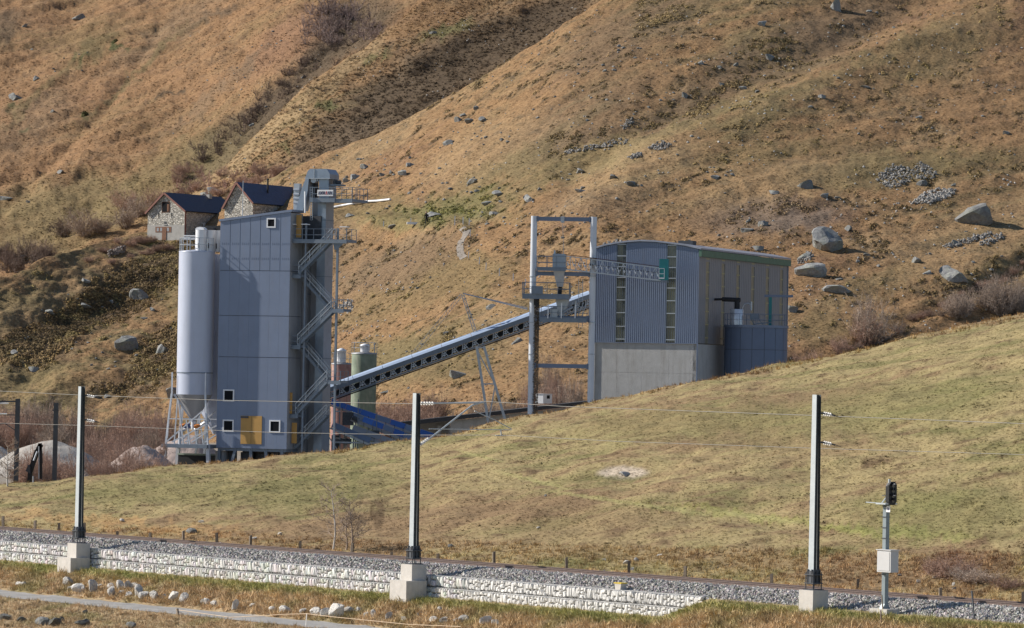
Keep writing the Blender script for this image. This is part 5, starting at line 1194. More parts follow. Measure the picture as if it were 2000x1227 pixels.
# ---------------------------------------------------------------- stone barns on the shoulder
def stonewall_mat(name, base, var=.35, scale=2.6):
    m = bpy.data.materials.new(name); nt, b = nodes_of(m); L_ = nt.links.new
    tc = N(nt, 'ShaderNodeTexCoord'); mp = N(nt, 'ShaderNodeMapping'); mp.inputs['Scale'].default_value = (1, 1, 1.7); L_(tc.outputs['Object'], mp.inputs[0])
    v = N(nt, 'ShaderNodeTexVoronoi', feature='F1', Scale=scale); L_(mp.outputs[0], v.inputs['Vector'])
    e = N(nt, 'ShaderNodeTexVoronoi', feature='DISTANCE_TO_EDGE', Scale=scale); L_(mp.outputs[0], e.inputs['Vector'])
    sep = N(nt, 'ShaderNodeSeparateColor'); L_(v.outputs['Color'], sep.inputs[0])
    r = N(nt, 'ShaderNodeMapRange'); r.inputs['To Min'].default_value = 1-var; r.inputs['To Max'].default_value = 1+var; L_(sep.outputs[0], r.inputs[0])
    mul = N(nt, 'ShaderNodeVectorMath', operation='SCALE'); mul.inputs[0].default_value = base; L_(r.outputs[0], mul.inputs['Scale'])
    r2 = N(nt, 'ShaderNodeMapRange'); r2.inputs['From Max'].default_value = .09; L_(e.outputs['Distance'], r2.inputs[0])
    mx = N(nt, 'ShaderNodeMix', data_type='RGBA'); L_(r2.outputs[0], mx.inputs[0]); mx.inputs[6].default_value = (base[0]*.45, base[1]*.43, base[2]*.4, 1); L_(mul.outputs[0], mx.inputs[7])
    L_(mx.outputs[2], b.inputs['Base Color']); b.inputs['Roughness'].default_value = .9
    bp = N(nt, 'ShaderNodeBump', Strength=1.0, Distance=.10); L_(r2.outputs[0], bp.inputs['Height']); L_(bp.outputs[0], b.inputs['Normal']); return m
M_STW = stonewall_mat('field_stone_wall', (.56, .53, .47)); M_STW2 = stonewall_mat('brown_stone_wall', (.36, .31, .26))
M_ROOFB = mat('blue_black_slate', (.022, .028, .058), rough=.45, var=.25, scale=3, bump=.03, bscale=8, info=.1); M_ROOFC = mat('blue_slate', (.04, .06, .12), rough=.45, var=.3, scale=2.5, bump=.03, bscale=8)
M_BARGE = mat('red_brown_board', (.24, .11, .085), rough=.7, var=.2); M_PLASTER = mat('old_render', (.40, .385, .36), rough=.9, var=.15, scale=1.5, dirt=.4, dirtcol=(.25, .23, .2))
M_WOODR = mat('rusty_wood_door', (.20, .10, .06), rough=.8, var=.3, scale=5)
def gable_house(name, label, Y, th, pl, pr, pbase, peave_l, peave_r, papex, depth, wallm, roofm, lower=None):
    Hq = Frame(P(pl, pbase, Y), th); g0 = min(zat(Hq.O.x, Y), zat(Hq.O.x+5, Y))-Hq.O.z-1.0
    e = Hq.empty(name, label, 'stone barn', None, (0, 0, g0))
    def q(px, py, ly=0): p = Hq.L(px, py, ly); return Vector((p.x, ly, p.z-g0))
    w = q(pr, pbase).x; zl_, zr_ = q(*peave_l).z, q(*peave_r).z; a = q(*papex)
    MB().prism([(0, 0), (w, 0), (w, zr_), (a.x, a.z), (0, zl_)], 0, depth).build('wall', wallm, e)
    if lower: MB().box(-.01, w+.01, -.04, -.005, 0, q(pl, lower).z).build('rendered_base', M_PLASTER, e)
    t = .16; o = .35
    for s in (0, 1):
        A = Vector((a.x, 0, a.z)); B = Vector((0, 0, zl_)) if s == 0 else Vector((w, 0, zr_)); d = (B-A).normalized(); B2 = B+d*.35; n_ = Vector((-d.z, 0, d.x)); n_ = n_ if n_.z > 0 else -n_
        v = []
        for y in (-o, depth+o): v += [A+Vector((0, y, 0))+n_*.01, B2+Vector((0, y, 0))+n_*.01, B2+Vector((0, y, 0))+n_*t, A+Vector((0, y, 0))+n_*t+Vector((0, 0, .04))]
        MB().add(v, [(0, 1, 2, 3), (7, 6, 5, 4), (0, 4, 5, 1), (1, 5, 6, 2), (2, 6, 7, 3), (3, 7, 4, 0)]).build('roof', roofm, e)
        v = [A+Vector((0, -o-.06, 0))-n_*.10, B2+Vector((0, -o-.06, 0))-n_*.10, B2+Vector((0, -o-.06, 0))+n_*.17, A+Vector((0, -o-.06, 0))+n_*.17]; v += [p+Vector((0, .055, 0)) for p in v]
        MB().add(v, [(0, 1, 2, 3), (7, 6, 5, 4), (0, 4, 5, 1), (1, 5, 6, 2), (2, 6, 7, 3), (3, 7, 4, 0)]).build('barge_board', M_BARGE, e)
    return Hq, e, q, w, depth, zl_, zr_, a
TH = R(30)
Y1 = ground(322, 464, N_YARD).y
Hq, e, q, w, dp, zl_, zr_, ap = gable_house('stone_barn', 'stone barn with dark roof, red brown gable boards and open loft window', Y1, TH, 288, 360, 462, (288, 415), (360, 411), (323, 378), 14.5, M_STW, M_ROOFB, 440)
a, b = q(317, 414), q(331, 395); f = MB().box(a.x-.08, b.x+.08, -.05, -.003, a.z-.08, b.z+.08).build('loft_window', M_WOODR, e); MB().box(a.x, b.x, -.07, -.052, a.z, b.z).build('opening', M_DGLASS, f); MB().box(b.x-.35, b.x-.05, -.09, -.072, a.z+.05, b.z-.3).build('casement', M_WOODR, f)
for px_ in (310, 335.5): a = q(px_, 426); MB().box(a.x-.05, a.x+.05, -.03, -.003, a.z, a.z+.75).build('vent_slit', M_DGLASS, e)
a, b = q(304, 454), q(335, 443); f = MB().box(a.x, b.x, -.075, -.045, a.z, b.z).build('window_band', M_WOODR, e)
for k in range(4):
    x = a.x+.25+(b.x-a.x-.4)*k/4
    if k != 2: MB().box(x, x+.38, -.095, -.077, a.z+.15, b.z-.15).build('pane', mat('pale_pane', (.3, .31, .33), rough=.3), f)
a = q(317, 465); MB().box(a.x, a.x+.75, -.11, -.045, max(a.z-.3, .1), b.z-.25).build('door', M_WOODR, e)
a, b = q(321, 438), q(327, 433); MB().box(a.x, a.x+.3, -.08, -.003, a.z, b.z).build('plaque', M_DARKSTEEL, e); MB().box(a.x-.1, a.x+.55, -.12, -.003, a.z-.14, a.z-.005).build('ledge', M_PLASTER, e)
a = q(417, 379, 11.5); MB().box(ap.x+.2, ap.x+.75, 10.6, 11.3, ap.z-.5, ap.z+.35).build('chimney', M_PLASTER, e)
MB().box(w+.01, w+.05, -.02, .35, 0, zr_-.1).build('corner_board', M_BARGE, e)
Y2 = ground(468, 462, N_YARD).y
Hq2, e2, q2, w2_, dp2, zl2, zr2, ap2 = gable_house('stone_barn', 'stone barn with blue slate roof and black stove pipe right beside the tower', Y2, R(30), 438, 493, 440, (436, 405), (493, 395), (464, 358), 22.0, M_STW, M_ROOFC)
MB().prism([(0, 0)]*0+[(w2_*0+0, 0), (.01, 0), (.01, .01)], 0, .01) if False else None
m = MB(); p = q2(523, 362, 6); m.tube((p.x, 6, ap2.z-1.5), (p.x, 6, q2(523, 350, 6).z), .13, 12); m.tube((p.x, 6, q2(523, 352, 6).z), (p.x, 6, q2(523, 349, 6).z), .18, 12); m.build('stove_pipe', M_DARK, e2)
for px_, py_ in ((450, 396), (463.5, 396), (479, 394), (487, 395)): a = q2(px_, py_); MB().box(a.x-.07, a.x+.07, -.03, -.003, a.z-.1, a.z+.1).build('putlog_hole', M_DGLASS, e2)
yy = 7.8; a = q2(530, 410, 0); f = MB().box(w2_+.005, w2_+.05, yy, yy+1.6, zr2-1.05, zr2-.35).build('shutter', mat('tan_board', (.45, .36, .24)), e2)
# lean-to between the barns
YL = Y1+14; LT = Frame(P(388, 470, YL), R(24)); gl = zat(LT.O.x, YL)-LT.O.z-.6
e3 = LT.empty('lean_to_shed', 'small slate roofed stone lean-to between the two barns', 'shed', None, (0, 0, gl))
MB().box(0, 3.6, 0, 4, 0, 2.6).build('wall', M_STW2, e3)
m = MB(); m.prism([(-.3, 2.45), (3.9, 3.3), (3.9, 3.45), (-.3, 2.6)], -.4, 4.2); m.build('roof', mat('grey_slate', (.20, .20, .21), rough=.7, var=.3, bump=.03), e3); MB().box(1.3, 1.5, -.05, 0-.002, 0, 2.4).build('white_post', M_FRAMEW, e3); MB().box(2.4, 3.5, -.06, -.002, .6, 2.2).build('red_board', M_BARGE, e3)
# small things by the barns
def simple(name, label, cat, px, py, builder, m_, th=0, r0=N_YARD):
    O = ground(px, py, r0); mm = MB(); builder(mm); o = mm.build(name, m_); o.location = O; o.rotation_euler = (0, 0, -th); return tag(o, label, cat)
simple('pipe_stack', 'stack of white tubes lying on the grass right of the left barn', 'pipes', 373, 470, lambda m: [m.tube((-1.2, .3*k % .9, .15+.26*(k//3)), (1.3, .3*k % .9+.1, .15+.26*(k//3)), .13, 10) for k in range(8)], M_FRAMEW, R(10))['kind'] = 'stuff'
simple('garden_bench', 'white bench and table set by the barn wall', 'bench', 376, 446, lambda m: [m.box(-1.3, .1, -.3, .3, .42, .50), m.box(-1.2, -1.1, -.25, .25, 0, .42), m.box(-.1, 0, -.25, .25, 0, .42), m.box(.3, 2.0, -.4, .4, .72, .80), m.box(.4, .5, -.3, .3, 0, .72), m.box(1.8, 1.9, -.3, .3, 0, .72)], M_FRAMEW, R(15))
simple('satellite_dish', 'grey satellite dish at the left corner of the blue roofed barn', 'satellite dish', 441, 416, lambda m: [m.lathe((0, 0, 1.1), [(.05, 0), (.42, .14)], 20), m.tube((0, 0, 0), (0, 0, 1.2), .04)], M_CLADS)
pi = MB(); pp = [ground(a, b, N_YARD)+Vector((0, 0, .25)) for a, b in ((648, 409), (668, 405), (690, 401), (712, 397), (735, 396), (762, 393))]; pi.path(pp, .16, 8); tag(pi.build('white_pipe', M_FRAMEW, None, None, False), 'long white plastic pipe lying across the slope right of the tower head', 'pipe')
simple('white_trough', 'white lying board trough beside the dark dressed person', 'trough', 809, 440, lambda m: [m.box(-1.0, 1.0, -.2, .2, .1, .42)], M_FRAMEW, R(-8))
def drystone(px0, py0, px1, py1, label, seed=5):
    a, b = ground(px0, py0, N_YARD), ground(px1, py1, N_YARD); g = np.random.default_rng(seed); n = 160; t = g.random(n); k = g.random(n)
    pts = np.stack([a.x+(b.x-a.x)*t, a.y+(b.y-a.y)*t+g.normal(0, .3, n), a.z+(b.z-a.z)*t+k*.9], -1)
    col = g.uniform(.2, .42, (n, 1))*np.array([1, .86, .76]); o = scatter('collapsed_wall', pts, g.uniform(.12, .28, n), STONES, colmat('loose_stone', var=.2), col, tilt=.5, parent=None); return tag(o, label, 'stone pile', None, 'stuff')
drystone(212, 502, 244, 492, 'collapsed heap of reddish stones on the slope below the left barn')
# the gravel path, its posts and the person
def ribbon(name, pts, width, m_, r0, lift=.05, n=60):
    P_ = [ground(a, b, r0) for a, b in pts]; V = []
    tt = np.linspace(0, len(P_)-1, n); xs_, ys_ = np.interp(tt, range(len(P_)), [p.x for p in P_]), np.interp(tt, range(len(P_)), [p.y for p in P_])
    dx, dy = np.gradient(xs_), np.gradient(ys_); l = np.hypot(dx, dy)+1e-6
    for i in range(n):
        for j in range(4):
            s = (j/3-.5)*width*(1+.25*pn(i*.3, j*5., 9)); x, y = xs_[i]-dy[i]/l[i]*s, ys_[i]+dx[i]/l[i]*s; V.append((x, y, zat(x, y)+lift))
    a = (np.arange(n-1)[:, None]*4+np.arange(3)[None]).ravel(); return tag(link(name, fastmesh(name, V, np.stack([a, a+1, a+5, a+4], -1), None, True), None, None, m_), kind='structure')
M_PATHG = mat('gravel_path', (.24, .21, .18), rough=.95, var=.3, scale=1.5, bump=.04)
ribbon('footpath', [(902, 445), (911, 452), (908, 462), (901, 470), (898, 482), (899, 495), (906, 505)], .9, M_PATHG, N_YARD)
for i, (px_, yb, yt) in enumerate([(749, 442, 432), (802, 436, 426), (888, 440, 422), (904, 438, 424), (916, 440, 426), (918, 462, 448), (915, 505, 491), (936, 516, 502), (949, 528, 513), (975, 539, 524), (1002, 548, 534), (1026, 558, 545), (180, 545, 536), (106, 577, 567)]):
    lbs = ['left of the white trough', 'behind the white trough', 'first of the trio at the top of the gravel path', 'middle of the trio at the top of the gravel path', 'right of the trio at the top of the gravel path', 'beside the bend of the gravel path', 'at the lower end of the gravel path',
           'second one downhill from the gravel path end', 'third one downhill from the gravel path end', 'fourth one downhill, left of the gantry', 'fifth one downhill, left of the gantry', 'lowest one, touching the gantry post', 'thin dark one on the left slope below the stone heap', 'thin dark one lower on the left slope']
    O = ground(px_, yb, N_YARD); h = (yb-yt)/F*O.y; o = MB().beam((0, 0, -.2), (.02, 0, h), .11 if i < 12 else .07).build('path_post', M_FRAMEW if i < 12 else M_TIMBER); o.location = O; tag(o, ('white' if i < 12 else 'dark')+' marker post '+lbs[i], 'marker post', 'marker posts on the slope')
# person walking by the boulder
O = ground(833, 440, N_YARD)
sk = bpy.data.meshes.new('person'); J = [(0, 0, .92, .15), (0, 0, 1.12, .14), (-.02, 0, 1.38, .17), (-.04, -.01, 1.52, .07), (-.06, -.02, 1.66, .105), (.09, .0, .88, .1), (.14, -.12, .5, .07), (.20, .02, .08, .05), (.22, -.12, .03, .045), (-.09, 0, .88, .1), (-.12, -.1, .48, .07), (-.10, -.12, .06, .05), (-.12, -.26, .03, .045),
     (.20, 0, 1.40, .065), (.27, -.04, 1.12, .05), (.24, -.18, .90, .04), (-.24, 0, 1.40, .065), (-.30, -.05, 1.12, .05), (-.27, -.2, .92, .04)]
E = [(0, 1), (1, 2), (2, 3), (3, 4), (0, 5), (5, 6), (6, 7), (7, 8), (0, 9), (9, 10), (10, 11), (11, 12), (2, 13), (13, 14), (14, 15), (2, 16), (16, 17), (17, 18)]
sk.from_pydata([j[:3] for j in J], E, []); po = link('person', sk, None, O); mod = po.modifiers.new('skin', 'SKIN'); sk.skin_vertices[0].data[0].use_root = True
for i, j in enumerate(J): sk.skin_vertices[0].data[i].radius = (j[3], j[3])
po.modifiers.new('sub', 'SUBSURF').render_levels = 2
dg = bpy.context.evaluated_depsgraph_get(); me = bpy.data.meshes.new_from_object(po.evaluated_get(dg)); po.modifiers.clear(); po.data = me; me.materials.append(mat('black_cloth', (.012, .012, .015), rough=.9, info=0))
po.scale = (1, 1, 1); tag(po, 'person in black clothes walking on the grass near the white trough', 'person')
skn = mat('skin', (.45, .27, .19), rough=.6)
MB().lathe((-.06, -.03, 1.60), [(.02, 0), (.085, .05), (.10, .12), (.085, .20), (.02, .235)], 14).build('head', skn, po); MB().lathe((-.06, .0, 1.70), [(.108, 0), (.10, .08), (.03, .155)], 14).build('hair', M_DARK, po)
# ---------------------------------------------------------------- boulders
def rock_mat(name, base, lichen=(.30, .31, .20)):
    m = bpy.data.materials.new(name); nt, b = nodes_of(m); L_ = nt.links.new
    tc = N(nt, 'ShaderNodeTexCoord'); n = N(nt, 'ShaderNodeTexNoise', Scale=1.3, Detail=8, Roughness=.7); L_(tc.outputs['Object'], n.inputs['Vector'])
    n2 = N(nt, 'ShaderNodeTexNoise', Scale=5, Detail=6, Roughness=.7); L_(tc.outputs['Object'], n2.inputs['Vector'])
    r = N(nt, 'ShaderNodeMapRange'); r.inputs['From Min'].default_value = .45; r.inputs['From Max'].default_value = .62; r.inputs['To Max'].default_value = .6; L_(n.outputs['Fac'], r.inputs[0])
    mx = N(nt, 'ShaderNodeMix', data_type='RGBA'); L_(r.outputs[0], mx.inputs[0]); mx.inputs[6].default_value = (*base, 1); mx.inputs[7].default_value = (*lichen, 1)
    r2 = N(nt, 'ShaderNodeMapRange'); r2.inputs['From Min'].default_value = .3; r2.inputs['From Max'].default_value = .7; r2.inputs['To Min'].default_value = .6; r2.inputs['To Max'].default_value = 1.3; L_(n2.outputs['Fac'], r2.inputs[0])
    mul = N(nt, 'ShaderNodeVectorMath', operation='SCALE'); L_(mx.outputs[2], mul.inputs[0]); L_(r2.outputs[0], mul.inputs['Scale'])
    oi = N(nt, 'ShaderNodeObjectInfo'); r3 = N(nt, 'ShaderNodeMapRange'); r3.inputs['To Min'].default_value = .75; r3.inputs['To Max'].default_value = 1.2; L_(oi.outputs['Random'], r3.inputs[0])
    m2 = N(nt, 'ShaderNodeVectorMath', operation='SCALE'); L_(mul.outputs[0], m2.inputs[0]); L_(r3.outputs[0], m2.inputs['Scale'])
    L_(m2.outputs[0], b.inputs['Base Color']); b.inputs['Roughness'].default_value = .9
    bp = N(nt, 'ShaderNodeBump', Strength=1.0, Distance=.12); L_(n2.outputs['Fac'], bp.inputs['Height']); L_(bp.outputs[0], b.inputs['Normal']); return m
M_ROCK = rock_mat('grey_gneiss', (.235, .235, .235), (.235, .25, .19)); M_ROCKW = rock_mat('white_limestone', (.78, .74, .68), (.45, .42, .36)); M_ROCKD = rock_mat('dark_gneiss', (.17, .165, .16), (.16, .17, .10))
def rock_mesh(seed, sub=3, flat=.75, cuts=12):
    v, f = rock_variant(seed, sub, flat, cuts) if False else (None, None)
    import bmesh
    g = np.random.default_rng(seed); b = bmesh.new(); bmesh.ops.create_icosphere(b, subdivisions=sub, radius=1)
    v = np.array([p.co[:] for p in b.verts]); f = np.array([[q_.index for q_ in p.verts] for p in b.faces]); b.free()
    for _ in range(cuts):
        n = g.normal(size=3); n /= np.linalg.norm(n); d = g.uniform(.34, .72); t = v@n; v -= np.outer(np.maximum(t-d, 0), n)
    v += .05*np.stack([pn(v[:, 0]*2.2+seed, v[:, 1]*2.2+v[:, 2], k) for k in (1, 2, 3)], -1)+.02*np.stack([pn(v[:, 0]*6+seed, v[:, 1]*6+v[:, 2]*5, k) for k in (4, 5, 6)], -1)
    v /= abs(v).max(0); return fastmesh('rock_shape', v, f, None, False)
RM = [rock_mesh(500+i) for i in range(10)]; RS = [rock_mesh(600+i, 2, .8, 7) for i in range(8)]
for me in RM: me.materials.append(M_ROCK)
for me in RS: me.materials.append(M_ROCK)
RSW = []
for i in range(6): me = rock_mesh(700+i, 2, .8, 7); me.materials.append(M_ROCKW); RSW.append(me)
RSD = []
for i in range(4): me = rock_mesh(750+i, 2, .8, 7); me.materials.append(M_ROCKD); RSD.append(me)
def boulder(px, py, w, h, label, me=None, rz=None, r0=None, cat='boulder', group=None, tilt=0, seed=None, sink=.25, name='boulder'):
    """centre pixel and size in photograph pixels"""
    r0 = N_YARD if r0 is None else r0; O = ground(px, py+h*.38, r0); s = O.y/F
    if me is None: me = RM[(seed if seed is not None else int(px+py)) % 10]
    o = link(name, me, None, (O.x, O.y+w*s*.2, O.z+h*s*(.5-sink))); o.scale = (w*s*.55, w*s*.42, h*s*.62)
    o.rotation_euler = (0, tilt, rz if rz is not None else random.uniform(-.4, .4)+math.pi*random.randint(0, 1)); return tag(o, label, cat, group)
big = [(1620, 472, 74, 52, 'largest grey wedge shaped boulder above the right end of the hall', .35), (1905, 422, 70, 42, 'big smooth grey green boulder near the right edge, below the rubble piles', .45), (1582, 528, 60, 30, 'flat dark grey boulder just above the hall roof corner', .15),
 (1636, 563, 60, 26, 'low grey boulder with shrubby top right of the hall, above the bare bush', .1), (1860, 536, 62, 34, 'rounded dark sided boulder low on the right slope', .2), (1549, 603, 26, 18, 'tilted pale block touching the right edge of the hall', -.6), (1576, 360, 38, 20, 'pale rounded boulder left of the rubble piles', .1),
 (1512, 375, 20, 11, 'small pale double rock left of the pale rounded boulder', 0), (1612, 382, 17, 12, 'small grey rock below and right of the pale rounded boulder', 0), (1638, 386, 16, 8, 'small flat rock beside the small grey rock below the rubble', 0), (1634, 8, 22, 34, 'tall pale rock cut by the top edge of the view', .1),
 (1503, 112, 20, 16, 'pale rock with dark side high on the right slope', .1), (1490, 46, 17, 14, 'grey rock near the top edge, left of the tall pale rock', 0), (1337, 186, 18, 14, 'pale angular rock in the brown patch high on the slope', 0), (1606, 189, 15, 10, 'dark square rock on the grassy band right of the brown patch', 0),
 (1690, 169, 22, 8, 'long flat pale rock on the grassy band', .1), (1450, 172, 15, 8, 'small flat rock in the brown patch', 0), (1368, 122, 18, 10, 'grey rock above the brown patch', .2), (1438, 126, 11, 9, 'small pale rock above the brown patch', 0), (1409, 165, 10, 9, 'small upright rock in the brown patch', 0),
 (1032, 388, 26, 17, 'dark edged boulder above the gantry frame', .1), (1460, 449, 26, 12, 'flat grey rock left of the largest wedge boulder', .1), (1492, 437, 20, 13, 'rounded grey rock above the flat grey rock, left of the wedge boulder', 0), (1462, 431, 12, 9, 'small rock uphill of the pair left of the wedge boulder', 0), (1481, 484, 22, 14, 'pale rock close above the hall roof', .1),
 (1655, 446, 18, 12, 'rock uphill right of the largest wedge boulder', 0), (1573, 500, 30, 16, 'cluster block at the foot of the largest wedge boulder', .2), (1965, 259, 20, 9, 'long pale rock near the right edge, middle height', .1), (1795, 228, 17, 7, 'flat pale rock above the rubble piles', 0), (1640, 545, 16, 6, 'greenish flat stone between the two low boulders right of the hall', 0),
 (1396, 346, 22, 10, 'flat pale boulder on the mid slope above the hall left part', .2), (1233, 358, 26, 12, 'dark low boulder above the hall left part', .1), (1198, 345, 22, 10, 'flat pale boulder left of the dark low boulder above the hall', .2), (1135, 334, 24, 10, 'pale flat slab above the gantry', .25), (1134, 373, 20, 8, 'thin slab on the slope right above the gantry', .25),
 (1800, 356, 22, 18, 'pale boulder between the two rubble piles', .1), (1863, 361, 11, 8, 'small pale stone right of the rubble piles', 0), (1865, 474, 15, 13, 'round pale stone at the head of the stone row near the right edge', 0), (1790, 508, 22, 14, 'small grey rock on the slope left of the stone row', .2), (1812, 532, 22, 10, 'flat rock left of the rounded dark sided boulder', .1), (1695, 497, 16, 9, 'pale rock right of the largest wedge boulder', 0),
 (712, 324, 18, 14, 'grey boulder on the slope up and right of the tower head', 0), (692, 346, 20, 13, 'dark topped boulder beside the tower head', 0), (676, 351, 14, 12, 'pale rounded boulder touching the tower head', 0), (786, 338, 18, 13, 'grey angular boulder in the rock field', .1), (764, 336, 11, 10, 'small pale boulder left of the angular one in the rock field', 0), (800, 322, 20, 9, 'dark flat boulder in the rock field', .1), (745, 341, 13, 8, 'small low boulder in the rock field', 0),
 (925, 354, 32, 13, 'dark low boulder right of the rock field', .1), (873, 279, 24, 12, 'dark boulder at the upper left of the high rock cluster', .1), (895, 232, 16, 14, 'left rock of the high rock cluster', 0), (915, 236, 18, 11, 'dark flat rock of the high rock cluster', 0), (944, 233, 18, 12, 'right rock of the high rock cluster', 0), (929, 211, 10, 10, 'upper small rock of the high rock cluster', 0), (905, 224, 14, 9, 'back rock of the high rock cluster', 0),
 (975, 378, 28, 12, 'pale boulder with dark underside above and left of the gantry', .15), (950, 397, 20, 9, 'flat grey slab below the pale boulder, left of the gantry', .1), (846, 418, 34, 13, 'dark humped boulder just behind the walking person', .05), (683, 420, 20, 9, 'grey rock on the green shelf right of the tower', .1), (768, 440, 22, 8, 'reddish flat rock on the green shelf', .3), (968, 417, 30, 7, 'long thin rock ledge right of the path posts', .1),
 (957, 600, 24, 12, 'grey boulder above the inclined conveyor, left of the gantry', .1), (897, 731, 38, 18, 'dark edged boulder under the inclined conveyor', .3), (1010, 665, 28, 12, 'flat pale rock just below the conveyor left of the gantry', .4), (871, 650, 11, 8, 'small rock above the conveyor mid length', 0), (754, 722, 11, 6, 'tiny white rock under the conveyor', 0),
 (753, 766, 20, 7, 'flat white rock above the reddish shrubs behind the silos', 0)]
for i, (px_, py_, w, h, lb, ti) in enumerate(big):
    boulder(px_, py_, w, h, lb, tilt=ti, seed=i*3+int(px_), sink=.22)
left = [(30, 190, 38, 17, 'big pale rounded boulder at the upper left edge', .1), (155, 33, 30, 15, 'grey boulder in the upper left corner area', .15), (70, 152, 13, 12, 'small pale upright rock on the upper left slope', .1), (115, 336, 18, 8, 'flat rock on the far left slope above the bushes', .1), (10, 387, 28, 12, 'pale flat rock at the left edge, level with the barns', .2), (55, 394, 14, 6, 'small flat rock above the left bushes', 0), (104, 217, 16, 8, 'flat rock on the far left slope', .2), (48, 50, 14, 7, 'tiny flat rock near the top left', .3),
 (272, 573, 38, 34, 'pointed grey boulder in the dark heath left of the silo', .1), (243, 672, 44, 34, 'pale cone shaped boulder in the heath beside the silo', .2), (165, 548, 20, 10, 'dark topped boulder at the upper rim of the heath', 0), (165, 597, 26, 13, 'grey boulder in the middle of the heath', .1), (95, 608, 24, 12, 'dark boulder in the left part of the heath', 0), (30, 689, 18, 12, 'dark boulder low at the left edge of the heath', 0), (65, 720, 20, 14, 'pale boulder on the grass below the heath', .1),
 (338, 766, 32, 26, 'rounded pale boulder touching the silo frame', .3), (318, 682, 34, 24, 'dark fractured boulder right of the cone shaped one', 0), (297, 604, 12, 9, 'square grey rock right of the pointed boulder', 0), (284, 621, 22, 6, 'thin pale slab below the pointed boulder', .2), (217, 590, 8, 8, 'small pale rock left of the pointed boulder', 0), (212, 720, 8, 5, 'tiny white stone in the lower heath', 0), (190, 775, 16, 8, 'row rock above the leftmost mast', 0), (209, 773, 14, 9, 'grey rock right above the wires near the leftmost mast', 0),
 (420, 375, 34, 15, 'pale rock outcrop behind the barn roofs', .3), (400, 378, 20, 10, 'low rock outcrop beside the chimney of the left barn', .2), (42, 501, 16, 8, 'pale rock among the bushes on the left ridge', 0), (492, 243, 12, 8, 'pale rock in the upper gully', 0), (593, 150, 10, 8, 'rock in the shrubby gully', 0), (845, 63, 16, 8, 'pale rock on the dark spur near the top', 0), (265, 858, 26, 12, 'rock beside the left gravel heap', 0)]
for i, (px_, py_, w, h, lb, ti) in enumerate(left):
    r0 = N_SPUR if (py_ < 420 and px_ < 400) or (px_ < 600 and py_ < 200 and px_ > 450) else N_YARD
    boulder(px_, py_, w, h, lb, tilt=ti, seed=i*3+1, sink=.22, r0=r0)
# scattered smaller stones, placed by area
areas = [((640, 250), (1000, 440), 62, 'small grey rock in the scattered rock field right of the tower', 4, 9), ((1000, 60), (1400, 330), 46, 'small rock on the high brown slope above the gantry', 4, 9), ((1000, 330), (1500, 470), 34, 'small rock on the slope just above the hall', 4, 8),
 ((1400, 20), (1980, 300), 40, 'small rock on the high right slope', 3.5, 8), ((1560, 440), (1980, 640), 34, 'small rock among the big boulders on the right', 4, 8), ((660, 460), (1030, 740), 44, 'small rock on the slope around the conveyor', 3.5, 7), ((0, 560), (340, 740), 26, 'small rock in the heath left of the silo', 4, 8), ((20, 60), (560, 360), 26, 'small rock on the far left slope', 3.5, 7)]
g = np.random.default_rng(77)
for (a, b, n, lb, s0_, s1_) in areas:
    cl = [(g.uniform(a[0], b[0]), g.uniform(a[1], b[1])) for _ in range(max(3, n//6))]
    for k in range(n):
        if g.random() < .55: c = cl[int(g.integers(0, len(cl)))]; px_, py_ = c[0]+g.normal(0, 22), c[1]+g.normal(0, 9)
        else: px_, py_ = g.uniform(a[0], b[0]), g.uniform(a[1], b[1])
        w = g.uniform(s0_, s1_)*(1.5 if g.random() < .12 else 1); boulder(px_, py_, w, w*g.uniform(.45, .75), lb, me=RS[int(g.integers(0, 8))], group='small rocks, '+lb.split('rock ')[1], cat='rock', name='rock', sink=.2, tilt=g.normal(0, .15))
# rubble piles
gt_ = np.random.default_rng(404); tp = []; ts = []
for k in range(1200):
    px_, py_ = gt_.uniform(380, 2000), gt_.uniform(10, 700)
    if gt_.random() < .6 and k: px_, py_ = tp[-1][3]+gt_.normal(0, 26), tp[-1][4]+gt_.normal(0, 10)
    px_, py_ = float(np.clip(px_, 0, 2000)), float(np.clip(py_, 5, 760)); O = ground(px_, py_, N_YARD); tp.append((O.x, O.y, O.z+.05, px_, py_)); ts.append(gt_.uniform(.08, .22))
scatter('loose_stones', np.array(tp)[:, :3], np.array(ts), STONES, colmat('loose_stone', var=.25, scale=4), gt_.uniform(.25, .5, (1200, 1))*np.array([1, .96, .9]), tilt=.4, seed=9)
M_LOOSE = colmat('loose_stone', var=.25, scale=4)
def rubble(poly, n, label, s0_=.08, s1_=.26, tone=(.14, .36), seed=1):
    g = np.random.default_rng(seed); pts = []; xs_ = [p[0] for p in poly]; ys_ = [p[1] for p in poly]
    while len(pts) < n:
        x, y = g.uniform(min(xs_), max(xs_)), g.uniform(min(ys_), max(ys_)); ins = False; j = len(poly)-1
        for i in range(len(poly)):
            if (poly[i][1] > y) != (poly[j][1] > y) and x < (poly[j][0]-poly[i][0])*(y-poly[i][1])/(poly[j][1]-poly[i][1])+poly[i][0]: ins = not ins
            j = i
        if ins: O = ground(x, y, N_YARD); pts.append((O.x, O.y, O.z+g.uniform(-.02, .25)))
    col = g.uniform(tone[0], tone[1], (n, 1))*np.array([1, .95, .88]); return tag(scatter('stone_rubble', pts, g.uniform(s0_, s1_, n), STONES, M_LOOSE, col, tilt=.6, seed=seed), label, 'rubble', None, 'stuff')
rubble([(1710, 345), (1745, 322), (1780, 330), (1800, 318), (1830, 340), (1820, 352), (1790, 350), (1745, 370), (1715, 360)], 420, 'upper ring of dark rubble stones on the right slope', seed=2)
rubble([(1778, 400), (1800, 380), (1830, 370), (1868, 372), (1860, 384), (1820, 398)], 420, 'lower pile of pale rubble stones on the right slope', tone=(.2, .45), seed=3)
